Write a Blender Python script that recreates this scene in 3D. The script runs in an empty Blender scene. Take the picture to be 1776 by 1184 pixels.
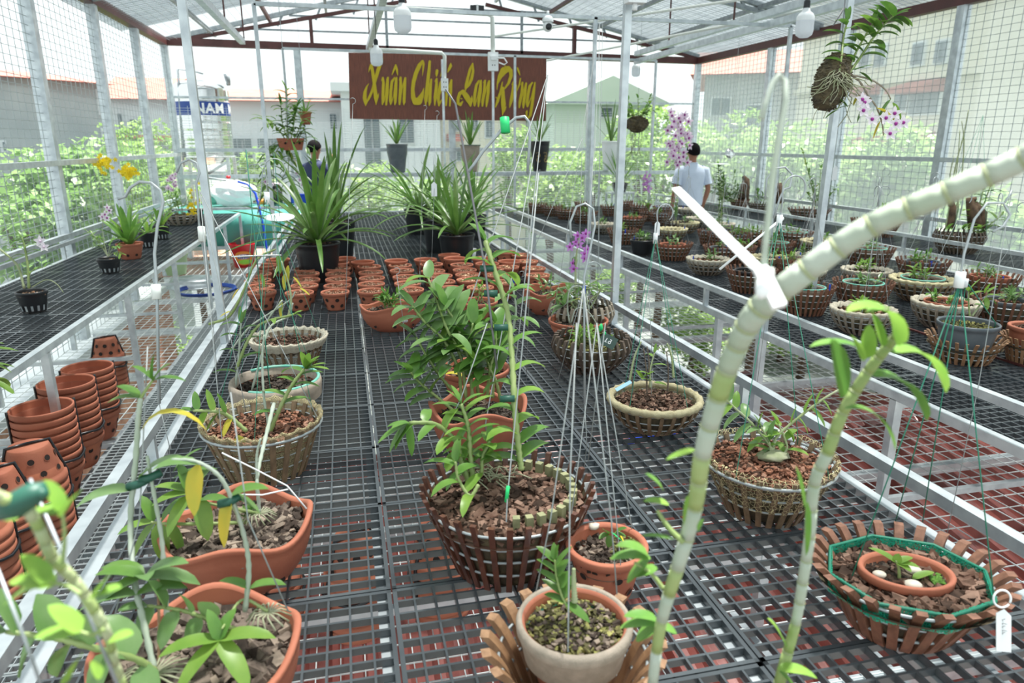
import bpy, math, random
from mathutils import Vector, Matrix

# ---------------------------------------------------------------- camera, light, exposure
sc = bpy.context.scene
PITCH, YAW, ZC, FPX = math.radians(15.8), math.radians(13.2), 1.68, 1215.0
FW = Vector((math.sin(YAW)*math.cos(PITCH), math.cos(YAW)*math.cos(PITCH), -math.sin(PITCH)))
RT = Vector((math.cos(YAW), -math.sin(YAW), 0)); UP = RT.cross(FW)
CP = Vector((0, 0, ZC))
cam = bpy.data.cameras.new('camera'); camo = bpy.data.objects.new('camera', cam)
sc.collection.objects.link(camo); sc.camera = camo
cam.sensor_width = 36.0; cam.lens = 36.0*FPX/1776.0
cam.clip_start = 0.02; cam.clip_end = 400
camo.matrix_world = Matrix.Translation(CP) @ Matrix((RT, UP, -FW)).transposed().to_4x4()
cam.dof.use_dof = True; cam.dof.focus_distance = 2.3; cam.dof.aperture_fstop = 4.5
sc.view_settings.view_transform = 'Standard'; sc.view_settings.look = 'None'
sc.view_settings.gamma = 1; sc.view_settings.use_curve_mapping = False
sc.view_settings.exposure = 0.66
w = bpy.data.worlds.new('sky'); sc.world = w; w.use_nodes = True
bg = w.node_tree.nodes['Background']; bg.inputs[0].default_value = (0.90, 0.985, 1.0, 1); bg.inputs[1].default_value = 0.92
sun = bpy.data.lights.new('sun', 'SUN'); sun.energy = 10.0; sun.angle = math.radians(6); sun.color = (1.0, .98, .93)
suno = bpy.data.objects.new('sun', sun); sc.collection.objects.link(suno)
suno.rotation_euler = (math.radians(-9), math.radians(13), 0)

# ---------------------------------------------------------------- helpers
def ray(px, py): return FW + RT*((px-888)/FPX) - UP*((py-592)/FPX)
def at(px, py, x=None, y=None, z=None, d=None):
    r = ray(px, py)
    if z is not None: t = (z-ZC)/r.z
    elif y is not None: t = y/r.y
    elif x is not None: t = x/r.x
    else: t = d
    return CP + r*t
def wid(px, py, wpx, z):
    return (at(px-wpx/2, py, z=z) - at(px+wpx/2, py, z=z)).length
R = random.Random(7)
COL = sc.collection
def V(*a): return Vector(a)

class MB:
    def __init__(s): s.v = []; s.f = []; s.m = []
    def add(s, vs, fs, mi=0):
        n = len(s.v); s.v += [tuple(p) for p in vs]
        s.f += [tuple(i+n for i in f) for f in fs]; s.m += [mi]*len(fs)
    def box(s, a, b, mi=0):
        x0, y0, z0 = a; x1, y1, z1 = b
        s.add([(x0,y0,z0),(x1,y0,z0),(x1,y1,z0),(x0,y1,z0),(x0,y0,z1),(x1,y0,z1),(x1,y1,z1),(x0,y1,z1)],
              [(3,2,1,0),(4,5,6,7),(0,1,5,4),(1,2,6,5),(2,3,7,6),(3,0,4,7)], mi)
    def bar(s, a, b, w, h, mi=0, up=(0,0,1)):
        a = Vector(a); b = Vector(b); d = (b-a).normalized(); up = Vector(up)
        if abs(d.dot(up)) > .98: up = Vector((0,1,0))
        sx = d.cross(up).normalized()*(w/2); sz = sx.cross(d).normalized()*(h/2)
        vs = [p+i*sx+j*sz for p in (a, b) for i, j in ((-1,-1),(1,-1),(1,1),(-1,1))]
        s.add(vs, [(3,2,1,0),(4,5,6,7),(0,1,5,4),(1,2,6,5),(2,3,7,6),(3,0,4,7)], mi)
    def tube(s, pts, r, n=6, mi=0, cap=True, closed=False):
        pts = [Vector(p) for p in pts]; N = len(pts); rs = r if isinstance(r, (list, tuple)) else [r]*N
        vs = []; side = None
        for i, p in enumerate(pts):
            if closed: d = pts[(i+1) % N]-pts[i-1]
            else: d = pts[min(i+1, N-1)]-pts[max(i-1, 0)]
            if d.length < 1e-9: d = Vector((0,0,1))
            d.normalize()
            if side is None:
                side = d.cross(Vector((0,0,1)) if abs(d.z) < .9 else Vector((0,1,0)))
            else: side = side - d*side.dot(d)
            side.normalize(); o = d.cross(side)
            for k in range(n):
                t = 2*math.pi*k/n; vs.append(p+(side*math.cos(t)+o*math.sin(t))*rs[i])
        fs = []
        for i in range(N if closed else N-1):
            j = (i+1) % N
            for k in range(n): fs.append((i*n+k, i*n+(k+1) % n, j*n+(k+1) % n, j*n+k))
        if cap and not closed: fs += [tuple(range(n-1, -1, -1)), tuple((N-1)*n+k for k in range(n))]
        s.add(vs, fs, mi)
    def lathe(s, prof, n=32, c=(0,0,0), ex=1, ey=1, mi=0, zmod=None, rmod=None, cap0=False, cap1=False):
        vs = []; fs = []; K = len(prof)
        for k in range(n):
            t = 2*math.pi*k/n
            for (r, z, *q) in prof:
                wz = q[0] if q else 1
                rr = r*(1+(rmod(t)*wz if rmod else 0)); zz = z+(zmod(t)*wz if zmod else 0)
                vs.append((c[0]+ex*rr*math.cos(t), c[1]+ey*rr*math.sin(t), c[2]+zz))
        for k in range(n):
            j = (k+1) % n
            for i in range(K-1): fs.append((k*K+i, j*K+i, j*K+i+1, k*K+i+1))
        if cap0: fs.append(tuple(k*K for k in range(n-1, -1, -1)))
        if cap1: fs.append(tuple(k*K+K-1 for k in range(n)))
        s.add(vs, fs, mi)
    def leaf(s, p, d, L, W, droop=.8, n=6, fold=.25, mi=0, up=(0,0,1), blunt=.5, twist=0):
        p = Vector(p); d = Vector(d).normalized(); up = Vector(up)
        vs = []
        for i in range(n+1):
            t = i/n
            w_ = W/2*(math.sin(math.pi*min(1, t**.75*.96+.04))**blunt if t < 1 else 0) if i else W*.10
            if i == n: w_ = W*.03
            sd = d.cross(up)
            if sd.length < 1e-3: sd = d.cross(Vector((1,0,0)))
            sd.normalize(); nm = sd.cross(d)
            if twist: sd = (sd*math.cos(twist)+nm*math.sin(twist)); nm = sd.cross(d)
            vs += [p-sd*w_+nm*w_*fold, p, p+sd*w_+nm*w_*fold]
            p = p + d*(L/n)
            d = (d + Vector((0,0,-1))*droop/n).normalized()
        fs = []
        for i in range(n):
            for k in (0, 1): fs.append((i*3+k, i*3+k+1, (i+1)*3+k+1, (i+1)*3+k))
        s.add(vs, fs, mi)
    def chip(s, p, sz, rnd, mi=0, flat=.45):
        ax = [sz*rnd.uniform(.6, 1.3), sz*rnd.uniform(.35, .9), sz*rnd.uniform(.2, .5)*flat*2]
        q = Matrix.Rotation(rnd.uniform(0, 6.3), 3, 'Z') @ Matrix.Rotation(rnd.uniform(-.7, .7), 3, 'X') @ Matrix.Rotation(rnd.uniform(-.5, .5), 3, 'Y')
        vs = []
        for i, j, k in ((-1,-1,-1),(1,-1,-1),(1,1,-1),(-1,1,-1),(-1,-1,1),(1,-1,1),(1,1,1),(-1,1,1)):
            vs.append(Vector(p)+q @ Vector((i*ax[0]*rnd.uniform(.6,1), j*ax[1]*rnd.uniform(.6,1), k*ax[2]*rnd.uniform(.6,1))))
        s.add(vs, [(3,2,1,0),(4,5,6,7),(0,1,5,4),(1,2,6,5),(2,3,7,6),(3,0,4,7)], mi)
    def blob(s, c, r, sc3=(1,1,1), seg=10, rings=7, mi=0, jit=0, rnd=R):
        vs = []; fs = []
        for i in range(rings+1):
            ph = math.pi*i/rings
            for k in range(seg):
                t = 2*math.pi*k/seg; j = 1+rnd.uniform(-jit, jit)
                vs.append((c[0]+r*j*sc3[0]*math.sin(ph)*math.cos(t), c[1]+r*j*sc3[1]*math.sin(ph)*math.sin(t), c[2]+r*j*sc3[2]*math.cos(ph)))
        for i in range(rings):
            for k in range(seg): fs.append((i*seg+k, (i+1)*seg+k, (i+1)*seg+(k+1) % seg, i*seg+(k+1) % seg))
        s.add(vs, fs, mi)
    def mesh(s, name, mats, smooth=True):
        me = bpy.data.meshes.new(name); me.from_pydata(s.v, [], s.f)
        for m in (mats if isinstance(mats, (list, tuple)) else [mats]): me.materials.append(M[m])
        if any(s.m): me.polygons.foreach_set('material_index', s.m)
        if smooth: me.polygons.foreach_set('use_smooth', [True]*len(s.f))
        me.update(); return me
    def build(s, name, mats, parent=None, smooth=True, loc=None):
        if not s.v: return None
        return link(name, s.mesh(name, mats, smooth), parent, loc)

def link(name, data, parent=None, loc=None):
    o = bpy.data.objects.new(name, data); COL.objects.link(o)
    if parent: o.parent = parent
    if loc is not None: o.location = loc
    return o
USED = set()
def tag(o, label, cat, group=None, kind=None):
    o['label'] = label; o['category'] = cat
    if group: o['group'] = group
    if kind: o['kind'] = kind
    return o
def thing(name, loc, label, cat, group=None, rz=0):
    o = bpy.data.objects.new(name, None); COL.objects.link(o); o.empty_display_size = .05
    o.location = loc; o.rotation_euler = (0, 0, rz)
    return tag(o, label, cat, group)
def struct(o): o['kind'] = 'structure'; return o
def copy_tree(o, parent=None):
    c = o.copy(); COL.objects.link(c)
    if parent: c.parent = parent
    for ch in o.children: copy_tree(ch, c)
    return c

# ---------------------------------------------------------------- materials
M = {}
def mat(name, col, rough=.6, metal=0, col2=None, ns=8, rnd=0, transl=0, spec=.5, bump=0, bs=60, coat=0, fac=(.35,.65), stretch=None):
    m = bpy.data.materials.new(name); m.use_nodes = True; nt = m.node_tree; N = nt.nodes; L = nt.links
    b = N['Principled BSDF']; b.inputs['Roughness'].default_value = rough; b.inputs['Metallic'].default_value = metal
    b.inputs['Specular IOR Level'].default_value = spec
    if coat: b.inputs['Coat Weight'].default_value = coat
    col = tuple(col)+(1,)
    tc = N.new('ShaderNodeTexCoord')
    src = tc.outputs['Object']
    if stretch:
        mp = N.new('ShaderNodeMapping'); mp.inputs['Scale'].default_value = stretch; L.new(src, mp.inputs[0]); src = mp.outputs[0]
    cur = None
    if col2:
        n = N.new('ShaderNodeTexNoise'); n.inputs['Scale'].default_value = ns; n.inputs['Detail'].default_value = 5
        L.new(src, n.inputs['Vector'])
        mr = N.new('ShaderNodeMapRange'); mr.inputs[1].default_value = fac[0]; mr.inputs[2].default_value = fac[1]
        L.new(n.outputs['Fac'], mr.inputs[0])
        mx = N.new('ShaderNodeMix'); mx.data_type = 'RGBA'; mx.inputs[6].default_value = col; mx.inputs[7].default_value = tuple(col2)+(1,)
        L.new(mr.outputs[0], mx.inputs[0]); cur = mx.outputs[2]
    if rnd:
        oi = N.new('ShaderNodeObjectInfo'); hs = N.new('ShaderNodeHueSaturation')
        mr2 = N.new('ShaderNodeMapRange'); mr2.inputs[3].default_value = 1-rnd; mr2.inputs[4].default_value = 1+rnd
        L.new(oi.outputs['Random'], mr2.inputs[0]); L.new(mr2.outputs[0], hs.inputs['Value'])
        if cur: L.new(cur, hs.inputs['Color'])
        else: hs.inputs['Color'].default_value = col
        cur = hs.outputs[0]
    if cur: L.new(cur, b.inputs['Base Color'])
    else: b.inputs['Base Color'].default_value = col
    if bump:
        n2 = N.new('ShaderNodeTexNoise'); n2.inputs['Scale'].default_value = bs; n2.inputs['Detail'].default_value = 6
        bp = N.new('ShaderNodeBump'); bp.inputs['Strength'].default_value = bump; bp.inputs['Distance'].default_value = .004
        L.new(src, n2.inputs['Vector']); L.new(n2.outputs['Fac'], bp.inputs['Height']); L.new(bp.outputs[0], b.inputs['Normal'])
    if transl:
        tr = N.new('ShaderNodeBsdfTranslucent'); ms = N.new('ShaderNodeMixShader'); ms.inputs[0].default_value = transl
        if cur: L.new(cur, tr.inputs[0])
        else: tr.inputs[0].default_value = col
        L.new(b.outputs[0], ms.inputs[1]); L.new(tr.outputs[0], ms.inputs[2])
        L.new(ms.outputs[0], N['Material Output'].inputs[0])
    M[name] = m; return m
def cloth(name, col, scale, hole, col2=None):
    """net cloth: voronoi cell edges are thread, cell middles are open"""
    m = mat(name, col, .8, col2=col2, ns=6, spec=.2); nt = m.node_tree; N = nt.nodes; L = nt.links
    tc = N.new('ShaderNodeTexCoord'); vo = N.new('ShaderNodeTexVoronoi'); vo.feature = 'DISTANCE_TO_EDGE'; vo.inputs['Scale'].default_value = scale
    L.new(tc.outputs['Object'], vo.inputs['Vector'])
    mt = N.new('ShaderNodeMath'); mt.operation = 'GREATER_THAN'; mt.inputs[1].default_value = hole; L.new(vo.outputs['Distance'], mt.inputs[0])
    tp = N.new('ShaderNodeBsdfTransparent'); ms = N.new('ShaderNodeMixShader')
    L.new(mt.outputs[0], ms.inputs[0]); L.new(N['Principled BSDF'].outputs[0], ms.inputs[1]); L.new(tp.outputs[0], ms.inputs[2])
    L.new(ms.outputs[0], N['Material Output'].inputs[0]); return m
mat('steel', (.62,.68,.70), .38, .55, (.45,.50,.53), 14, spec=.5)
mat('steel_dark', (.34,.38,.40), .5, .4, (.22,.25,.27), 20)
mat('wire', (.36,.40,.41), .42, .35)
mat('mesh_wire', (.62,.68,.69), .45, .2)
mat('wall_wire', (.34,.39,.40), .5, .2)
mat('string', (.30,.33,.33), .5, .2)
mat('wire_dark', (.16,.16,.17), .4, .5)
mat('grating', (.044,.053,.060), .26, 0, (.078,.092,.10), 3, bump=.0, spec=.6)
mat('grating_grey', (.26,.30,.31), .5, 0, (.19,.22,.23), 3, spec=.5)
mat('terra', (.41,.148,.088), .72, 0, (.33,.11,.066), 7, rnd=.10, spec=.3, bump=.15, bs=120)
mat('terra_in', (.46,.155,.08), .8, 0, (.38,.12,.07), 9)
mat('hole', (.02,.012,.01), .9)
mat('bark', (.20,.125,.09), .85, 0, (.09,.045,.03), 45, bump=.5, bs=150, spec=.25, fac=(.3,.7))
mat('bark_red', (.30,.135,.08), .85, 0, (.14,.06,.04), 45, bump=.5, bs=150, spec=.25, fac=(.3,.7))
mat('bark_grey', (.21,.165,.13), .8, 0, (.07,.052,.042), 40, bump=.5, bs=150, spec=.3, fac=(.3,.7))
mat('bark_dark', (.10,.075,.055), .85, 0, (.03,.024,.02), 40, bump=.5, bs=150, fac=(.3,.7))
mat('bark_tan', (.34,.20,.13), .85, 0, (.20,.11,.07), 45, bump=.4, bs=150)
mat('bark_pale', (.62,.40,.25), .85, 0, (.36,.20,.12), 45, bump=.4, bs=150)
mat('moss', (.24,.24,.07), .95, 0, (.11,.10,.04), 60, bump=.8, bs=200)
mat('mossg', (.10,.24,.03), .95, 0, (.05,.12,.02), 60, bump=.8, bs=200)
mat('wood_red', (.125,.045,.024), .42, 0, (.065,.024,.015), 12, rnd=.1, stretch=(6,6,1), coat=.25)
mat('wood_brown', (.225,.105,.062), .55, 0, (.14,.062,.036), 12, rnd=.15, stretch=(6,6,1))
mat('wood_tan', (.33,.19,.10), .5, 0, (.22,.12,.062), 14, stretch=(6,6,1), rnd=.1)
mat('wood_olive', (.24,.165,.095), .6, 0, (.14,.095,.055), 12, stretch=(6,6,1), rnd=.1)
mat('wood_grey', (.33,.29,.225), .75, 0, (.20,.17,.13), 14, stretch=(6,6,1), rnd=.12)
mat('wood_old', (.14,.105,.075), .8, 0, (.07,.05,.04), 14, stretch=(6,6,1))
mat('slat_end', (.30,.30,.16), .8, 0, (.20,.21,.11), 40)
cloth('net_olive', (.40,.35,.20), 300, .10, (.40,.35,.2))
cloth('net_hex', (.60,.54,.30), 85, .03)
cloth('net_grey', (.50,.49,.40), 300, .16, (.46,.45,.37))
cloth('net_green', (.02,.36,.22), 260, .12)
mat('net_rim', (.44,.40,.25), .85, 0, (.34,.30,.18), 50, bump=.6, bs=400)
mat('rim_grey', (.46,.43,.34), .9, 0, (.34,.31,.24), 40, bump=.7, bs=200)
mat('rim_pale', (.52,.48,.30), .9, 0, (.40,.36,.2), 40, bump=.8, bs=200)
mat('rim_teal', (.10,.42,.33), .6, 0, (.22,.45,.36), 30)
mat('rim_taupe', (.36,.30,.24), .7, 0, (.28,.24,.19), 60, bump=.4, bs=500)
mat('plastic_black', (.012,.014,.017), .35, rnd=.1)
mat('plastic_grey', (.085,.105,.12), .38, 0, (.11,.13,.145), 20)
mat('leaf', (.15,.30,.055), .36, 0, (.09,.22,.04), 18, rnd=.15, transl=.32, spec=.5)
mat('leaf_light', (.24,.40,.07), .38, 0, (.16,.32,.05), 20, rnd=.12, transl=.38)
mat('leaf_blue', (.21,.35,.13), .34, 0, (.14,.28,.08), 18, rnd=.12, transl=.3)
mat('leaf_strap', (.085,.20,.035), .32, 0, (.14,.28,.06), 9, rnd=.2, transl=.22)
mat('leaf_strap_pale', (.20,.31,.12), .35, 0, (.13,.24,.07), 9, transl=.25)
mat('leaf_yellow', (.66,.50,.045), .5, 0, (.45,.48,.06), 14, transl=.35)
mat('leaf_tree', (.20,.35,.09), .35, 0, (.34,.48,.15), 3, transl=.4)
mat('leaf_tree_pale', (.28,.44,.15), .4, 0, (.16,.30,.08), 2, transl=.4)
mat('cane_green', (.19,.27,.08), .5, 0, (.27,.34,.13), 12)
mat('cane_pale', (.34,.38,.24), .6, 0, (.24,.30,.12), 10)
mat('cane_white', (.38,.43,.37), .55, 0, (.29,.35,.26), 9)
mat('node', (.27,.31,.17), .7)
mat('root', (.38,.38,.27), .8, 0, (.24,.27,.15), 30)
mat('coco', (.055,.045,.03), .95, 0, (.12,.095,.05), 30, bump=1, bs=90)
mat('white', (.80,.83,.84), .45)
mat('white_soft', (.80,.83,.85), .6, transl=.3)
mat('bulb', (.93,.96,1.0), .35, transl=.6)
mat('ink', (.03,.04,.05), .6)
mat('tag_green', (.045,.09,.075), .5)
mat('tie_green', (.01,.075,.05), .5)
mat('cord_green', (.01,.17,.105), .5)
mat('green_bright', (.02,.62,.18), .5)
mat('blue', (.01,.07,.62), .45)
mat('blue_pale', (.28,.50,.68), .6)
mat('yellow', (.55,.42,.0), .45)
mat('flower_yellow', (.85,.68,.02), .6, transl=.3)
mat('petal_pink', (.84,.70,.83), .55, transl=.3)
mat('petal_white', (.86,.80,.86), .55, transl=.3)
mat('petal_purple', (.36,.03,.30), .5, transl=.2)
mat('petal_violet', (.60,.24,.68), .5, transl=.3)
mat('brown_paint', (.10,.03,.028), .45, 0, (.07,.022,.02), 8)
mat('roof_brown', (.20,.048,.038), .24, .1, (.30,.10,.085), 2.5, coat=.3)
mat('sheet', (.22,.26,.28), .5, .15, (.13,.16,.18), 1.5, transl=.30, stretch=(1,6,1))
mat('sheet_clear', (.55,.64,.68), .4, 0, (.42,.50,.54), 20, transl=.6)
mat('pebble', (.66,.62,.52), .5, 0, (.52,.48,.4), 30)
mat('concrete', (.22,.23,.22), .9, 0, (.09,.11,.10), .35, bump=.2, bs=8)
mat('plaster_grey', (.42,.46,.46), .9, 0, (.30,.34,.35), .6)
mat('plaster_white', (.66,.71,.72), .9, 0, (.58,.63,.65), .4)
mat('plaster_cream', (.70,.68,.55), .9, 0, (.62,.60,.48), .4)
mat('plaster_yellow', (.52,.42,.22), .9)
mat('plaster_green', (.55,.66,.57), .9, 0, (.48,.60,.50), .5)
mat('tile_red', (.50,.17,.13), .8, 0, (.38,.13,.10), 2)
mat('glass_dark', (.10,.14,.16), .2)
mat('terrace', (.55,.28,.16), .8)
mat('stainless', (.72,.74,.74), .12, 1.0)
mat('tank_blue', (.012,.05,.26), .4)
mat('tarp_teal', (.09,.40,.34), .7)
mat('brick', (.42,.20,.13), .9, 0, (.55,.32,.22), 6)
mat('red_plastic', (.62,.012,.025), .35)
mat('orange', (.80,.25,.03), .5)
mat('lime', (.30,.60,.05), .5)
mat('green_plastic', (.45,.62,.35), .5)
mat('pvc', (.70,.74,.70), .5)
mat('skin', (.36,.17,.11), .6, spec=.35)
mat('skin_body', (.36,.17,.11), .6, spec=.35)
mat('hair', (.008,.007,.008), .9, spec=.1)
mat('shirt_white', (.66,.74,.88), .8, 0, (.58,.66,.80), 5, bump=.3, bs=10)
mat('shirt_navy', (.018,.028,.085), .8)
mat('trousers', (.035,.04,.055), .85)
mat('gold', (.55,.40,.16), .4, .4)
mat('wood_panel', (.20,.062,.035), .5, 0, (.115,.034,.022), 5, stretch=(30,1,1.2), fac=(.4,.6))
mat('drift', (.16,.10,.06), .9, 0, (.05,.03,.02), 20, bump=1, bs=40)

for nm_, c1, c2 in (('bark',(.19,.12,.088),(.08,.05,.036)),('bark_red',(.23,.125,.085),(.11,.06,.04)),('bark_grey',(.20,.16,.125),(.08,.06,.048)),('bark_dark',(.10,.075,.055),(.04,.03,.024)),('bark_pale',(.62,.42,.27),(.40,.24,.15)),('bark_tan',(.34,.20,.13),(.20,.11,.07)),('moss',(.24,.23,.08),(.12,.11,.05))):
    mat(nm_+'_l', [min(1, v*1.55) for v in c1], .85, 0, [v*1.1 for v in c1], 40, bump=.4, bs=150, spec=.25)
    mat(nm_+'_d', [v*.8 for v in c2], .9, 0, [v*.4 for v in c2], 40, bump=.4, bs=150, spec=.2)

def perforate(name, a):
    """shade sheet: lets part of the daylight straight through its fine holes"""
    m = M[name]; nt = m.node_tree; N = nt.nodes; L = nt.links; out = N['Material Output']; src = out.inputs[0].links[0].from_socket
    tp = N.new('ShaderNodeBsdfTransparent'); ms = N.new('ShaderNodeMixShader'); ms.inputs[0].default_value = a
    L.new(src, ms.inputs[1]); L.new(tp.outputs[0], ms.inputs[2]); L.new(ms.outputs[0], out.inputs[0])
perforate('sheet', .34); perforate('sheet_clear', .3)
def veil(name, col, a):
    m = bpy.data.materials.new(name); m.use_nodes = True; nt = m.node_tree; N = nt.nodes; L = nt.links
    tp = N.new('ShaderNodeBsdfTransparent'); tr = N.new('ShaderNodeBsdfTranslucent'); di = N.new('ShaderNodeBsdfDiffuse')
    tr.inputs[0].default_value = tuple(col)+(1,); di.inputs[0].default_value = tuple(col)+(1,)
    m1 = N.new('ShaderNodeMixShader'); L.new(di.outputs[0], m1.inputs[1]); L.new(tr.outputs[0], m1.inputs[2]); m1.inputs[0].default_value = .6
    m2 = N.new('ShaderNodeMixShader'); m2.inputs[0].default_value = a; L.new(tp.outputs[0], m2.inputs[1]); L.new(m1.outputs[0], m2.inputs[2])
    L.new(m2.outputs[0], N['Material Output'].inputs[0]); M[name] = m
veil('veil', (.80,.90,.92), .32); veil('veil_thin', (.82,.92,.94), .09)  # right wall net, its whiteness doubling as haze; thin one is haze alone

# ---------------------------------------------------------------- the greenhouse shell
XL, XR, YB, YF = -2.35, 5.9, 11.5, -1.0
ZE, XA, ZA = 3.04, 1.68, 4.02
def roofz(x): return ZE+(ZA-ZE)*(1-abs(x-XA)/((XA-XL) if x < XA else (XR-XA)))
def grid_wall(name, horiz, lo, hi, z0, z1, dh, dv, r, fixed, axis):
    b = MB()
    n = int((hi-lo)/dh)
    for i in range(n+1):
        u = lo+i*dh
        p = (fixed, u, z0) if axis == 'x' else (u, fixed, z0); q = (p[0], p[1], z1)
        b.bar(p, q, r, r)
    for k in range(int((z1-z0)/dv)+1):
        z = z0+k*dv
        b.bar((fixed, lo, z) if axis == 'x' else (lo, fixed, z), (fixed, hi, z) if axis == 'x' else (hi, fixed, z), r, r)
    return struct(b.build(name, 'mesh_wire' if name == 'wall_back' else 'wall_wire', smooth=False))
grid_wall('wall_left', 1, 1.0, YB, 0, 3.0, .12, .066, .0038, XL, 'x')
grid_wall('wall_right', 1, 1.0, YB, 0, 2.98, .10, .066, .0038, XR, 'x')
grid_wall('wall_back', 1, XL, XR, 0, 2.2, .105, .035, .0042, YB, 'y')
for nm, vs, m_ in (('wall_right_net', [(XR+.03,1,.0),(XR+.03,YB,.0),(XR+.03,YB,2.98),(XR+.03,1,2.98)], 'veil'),
                ('wall_back_haze', [(XL,YB+.03,.0),(XR,YB+.03,.0),(XR,YB+.03,2.0),(XL,YB+.03,2.0)], 'veil_thin'),
                ('wall_left_haze', [(XL-.03,1,.0),(XL-.03,YB,.0),(XL-.03,YB,2.1),(XL-.03,1,2.1)], 'veil_thin')):  # back and left sheets are added haze, no net hangs there
    b = MB(); b.add(vs, [(0,1,2,3)]); struct(b.build(nm, m_, smooth=False))
# floor of welded mesh on steel joists
b = MB()
for i in range(int((XR-XL)/.08)+1): b.bar((XL+i*.08, .6, 0), (XL+i*.08, YB, 0), .0042, .0042)
for i in range(int((YB-.6)/.10)+1): b.bar((XL, .6+i*.10, -.004), (XR, .6+i*.10, -.004), .0042, .0042)
struct(b.build('floor', 'mesh_wire', smooth=False))
nt_ = 0
def trim(b, m, smooth=False):
    global nt_; nt_ += 1
    return struct(b.build('trim_%d' % nt_, m, smooth=smooth))
for y in (1.6, 2.9, 4.3, 5.6, 7.0, 8.4, 9.8, 11.2):
    b = MB(); b.bar((XL, y, -.04), (XR, y, -.04), .05, .05); trim(b, 'steel')
for x in (-1.44, -.61, 1.36, 2.05, 4.4, 1.72):
    b = MB(); b.bar((x, .6, -.075), (x, YB, -.075), .04, .04); trim(b, 'steel_dark')
# posts of the walls
for y in (1.2, 3.2, 5.0, 6.75, 8.4, 9.95, YB):
    b = MB(); b.bar((XL, y, 0), (XL, y, 3.05), .09, .09); trim(b, 'steel')
for y in (1.4, 3.0, 4.62, 6.15, 7.75, 9.35, YB):
    b = MB(); b.bar((XR, y, 0), (XR, y, 3.0), .09, .09); trim(b, 'steel')
for x in (-.55, 1.72, 4.02):
    b = MB(); b.bar((x, YB, 0), (x, YB, 3.0), .1, .08); trim(b, 'steel')
for (p, q, wd) in (((XL+.03, 1, 1.52), (XL+.03, YB, 1.52), .045), ((XR-.03, 1, 1.52), (XR-.03, YB, 1.52), .045), ((XL, YB-.04, 1.58), (XR, YB-.04, 1.58), .05),
                   ((XL, YB-.04, 1.20), (XR, YB-.04, 1.20), .06), ((XL+.03, 1, .92), (XL+.03, YB, .92), .04), ((XR-.03, 1, .93), (XR-.03, YB, .93), .04), ((XL,YB-.04,.62),(XR,YB-.04,.62),.05), ((XL,YB,2.42-.1),(XR,YB,2.42-.1),.03)):
    b = MB(); b.bar(p, q, wd, wd); trim(b, 'steel')
# eave beams and tie beam in brown paint
for (p, q) in (((XL, -1, 3.06), (XL, YB, 3.06)), ((XR, -1, 3.0), (XR, YB, 3.0)), ((XL, YB, 3.06), (XR, YB, 3.0))):
    b = MB(); b.bar(p, q, .10, .10); trim(b, 'brown_paint')
# trusses
for y in (YB, 8.3, 5.1):
    for side in (-1, 1):
        xe = XL if side < 0 else XR
        b = MB(); b.bar((xe, y, ZE+.04), (XA, y, ZA+.04), .06, .06); trim(b, 'steel_dark')
        b = MB(); b.bar((xe, y, ZE-.0), (XA+side*.6, y, ZA-.30), .05, .05); trim(b, 'brown_paint' if y == YB else 'steel_dark')
        b = MB()
        for k in range(1, 7):
            x = xe+(XA-xe)*k/7.4; zz = roofz(x); b.bar((x, y, zz+.02), (x+side*.08, y, zz-.02-.035*k), .03, .03)
        trim(b, 'steel_dark')
# gable bars and posts
for k, z in enumerate((3.26, 3.46, 3.64, 3.82)):
    f = (z-ZE)/(ZA-ZE); b = MB(); b.bar((XL+(XA-XL)*f, YB, z), (XR+(XA-XR)*f, YB, z), .025, .025); trim(b, 'steel_dark')
for px, m_, wd in ((541,'brown_paint',.05), (671,'steel_dark',.04), (904,'steel_dark',.04), (995,'brown_paint',.06)):
    x = at(px, 70, y=YB).x; b = MB(); b.bar((x, YB-.03, 3.03), (x, YB-.03, roofz(x)-.1), wd, wd); trim(b, m_)
# purlins
for x, m_ in ((-1.7,'steel_dark'), (-.9,'brown_paint'), (-.1,'steel_dark'), (.8,'steel_dark'), (1.62,'steel_dark'), (2.5,'steel_dark'), (3.3,'brown_paint'), (4.1,'steel_dark'), (5.0,'steel_dark')):
    b = MB(); b.bar((x, -1, roofz(x)), (x, YB+.3, roofz(x)), .04, .05); trim(b, m_)
# corrugated roof sheets
def corr(x0, x1, y0, y1, pitch, zf, amp, axis='y', seg=4):
    """waves run across y, sheet spans x0..x1"""
    b = MB(); n = int((y1-y0)/pitch*seg); vs = []
    for i in range(n+1):
        y = y0+i*pitch/seg; a = amp*math.sin(2*math.pi*i/seg+.4)
        vs += [(x0, y, zf(x0, y)+a), (x1, y, zf(x1, y)+a)]
    b.add(vs, [(2*i, 2*i+1, 2*i+3, 2*i+2) for i in range(n)]); return b
b = corr(XL-.25, XA-.02, 1.2, YB-1.1, .076, lambda x, y: roofz(x)+.06, .012); struct(b.build('ceiling', 'sheet'))
b = corr(XA+.3, XR+.25, 1.2, YB+.25, .076, lambda x, y: roofz(x)+.06, .012); struct(b.build('ceiling_right', 'sheet'))
b = corr(XA-.02, XA+.3, 1.2, YB+.25, .076, lambda x, y: roofz(x)+.062, .012); struct(b.build('ceiling_ridge', 'sheet_clear'))
# wire mesh slung under the roof
b = MB()
for side in (-1, 1):
    xe = XL if side < 0 else XR
    for k in range(0, 105): y = 2.0+k*.09; b.bar((xe, y, ZE+.01), (XA, y, ZA+.01), .003, .003)
    for k in range(0, 42): f = k/42; x = xe+(XA-xe)*f; b.bar((x, 2.0, roofz(x)+.005), (x, YB, roofz(x)+.005), .003, .003)
struct(b.build('ceiling_mesh', 'wire', smooth=False))
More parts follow.
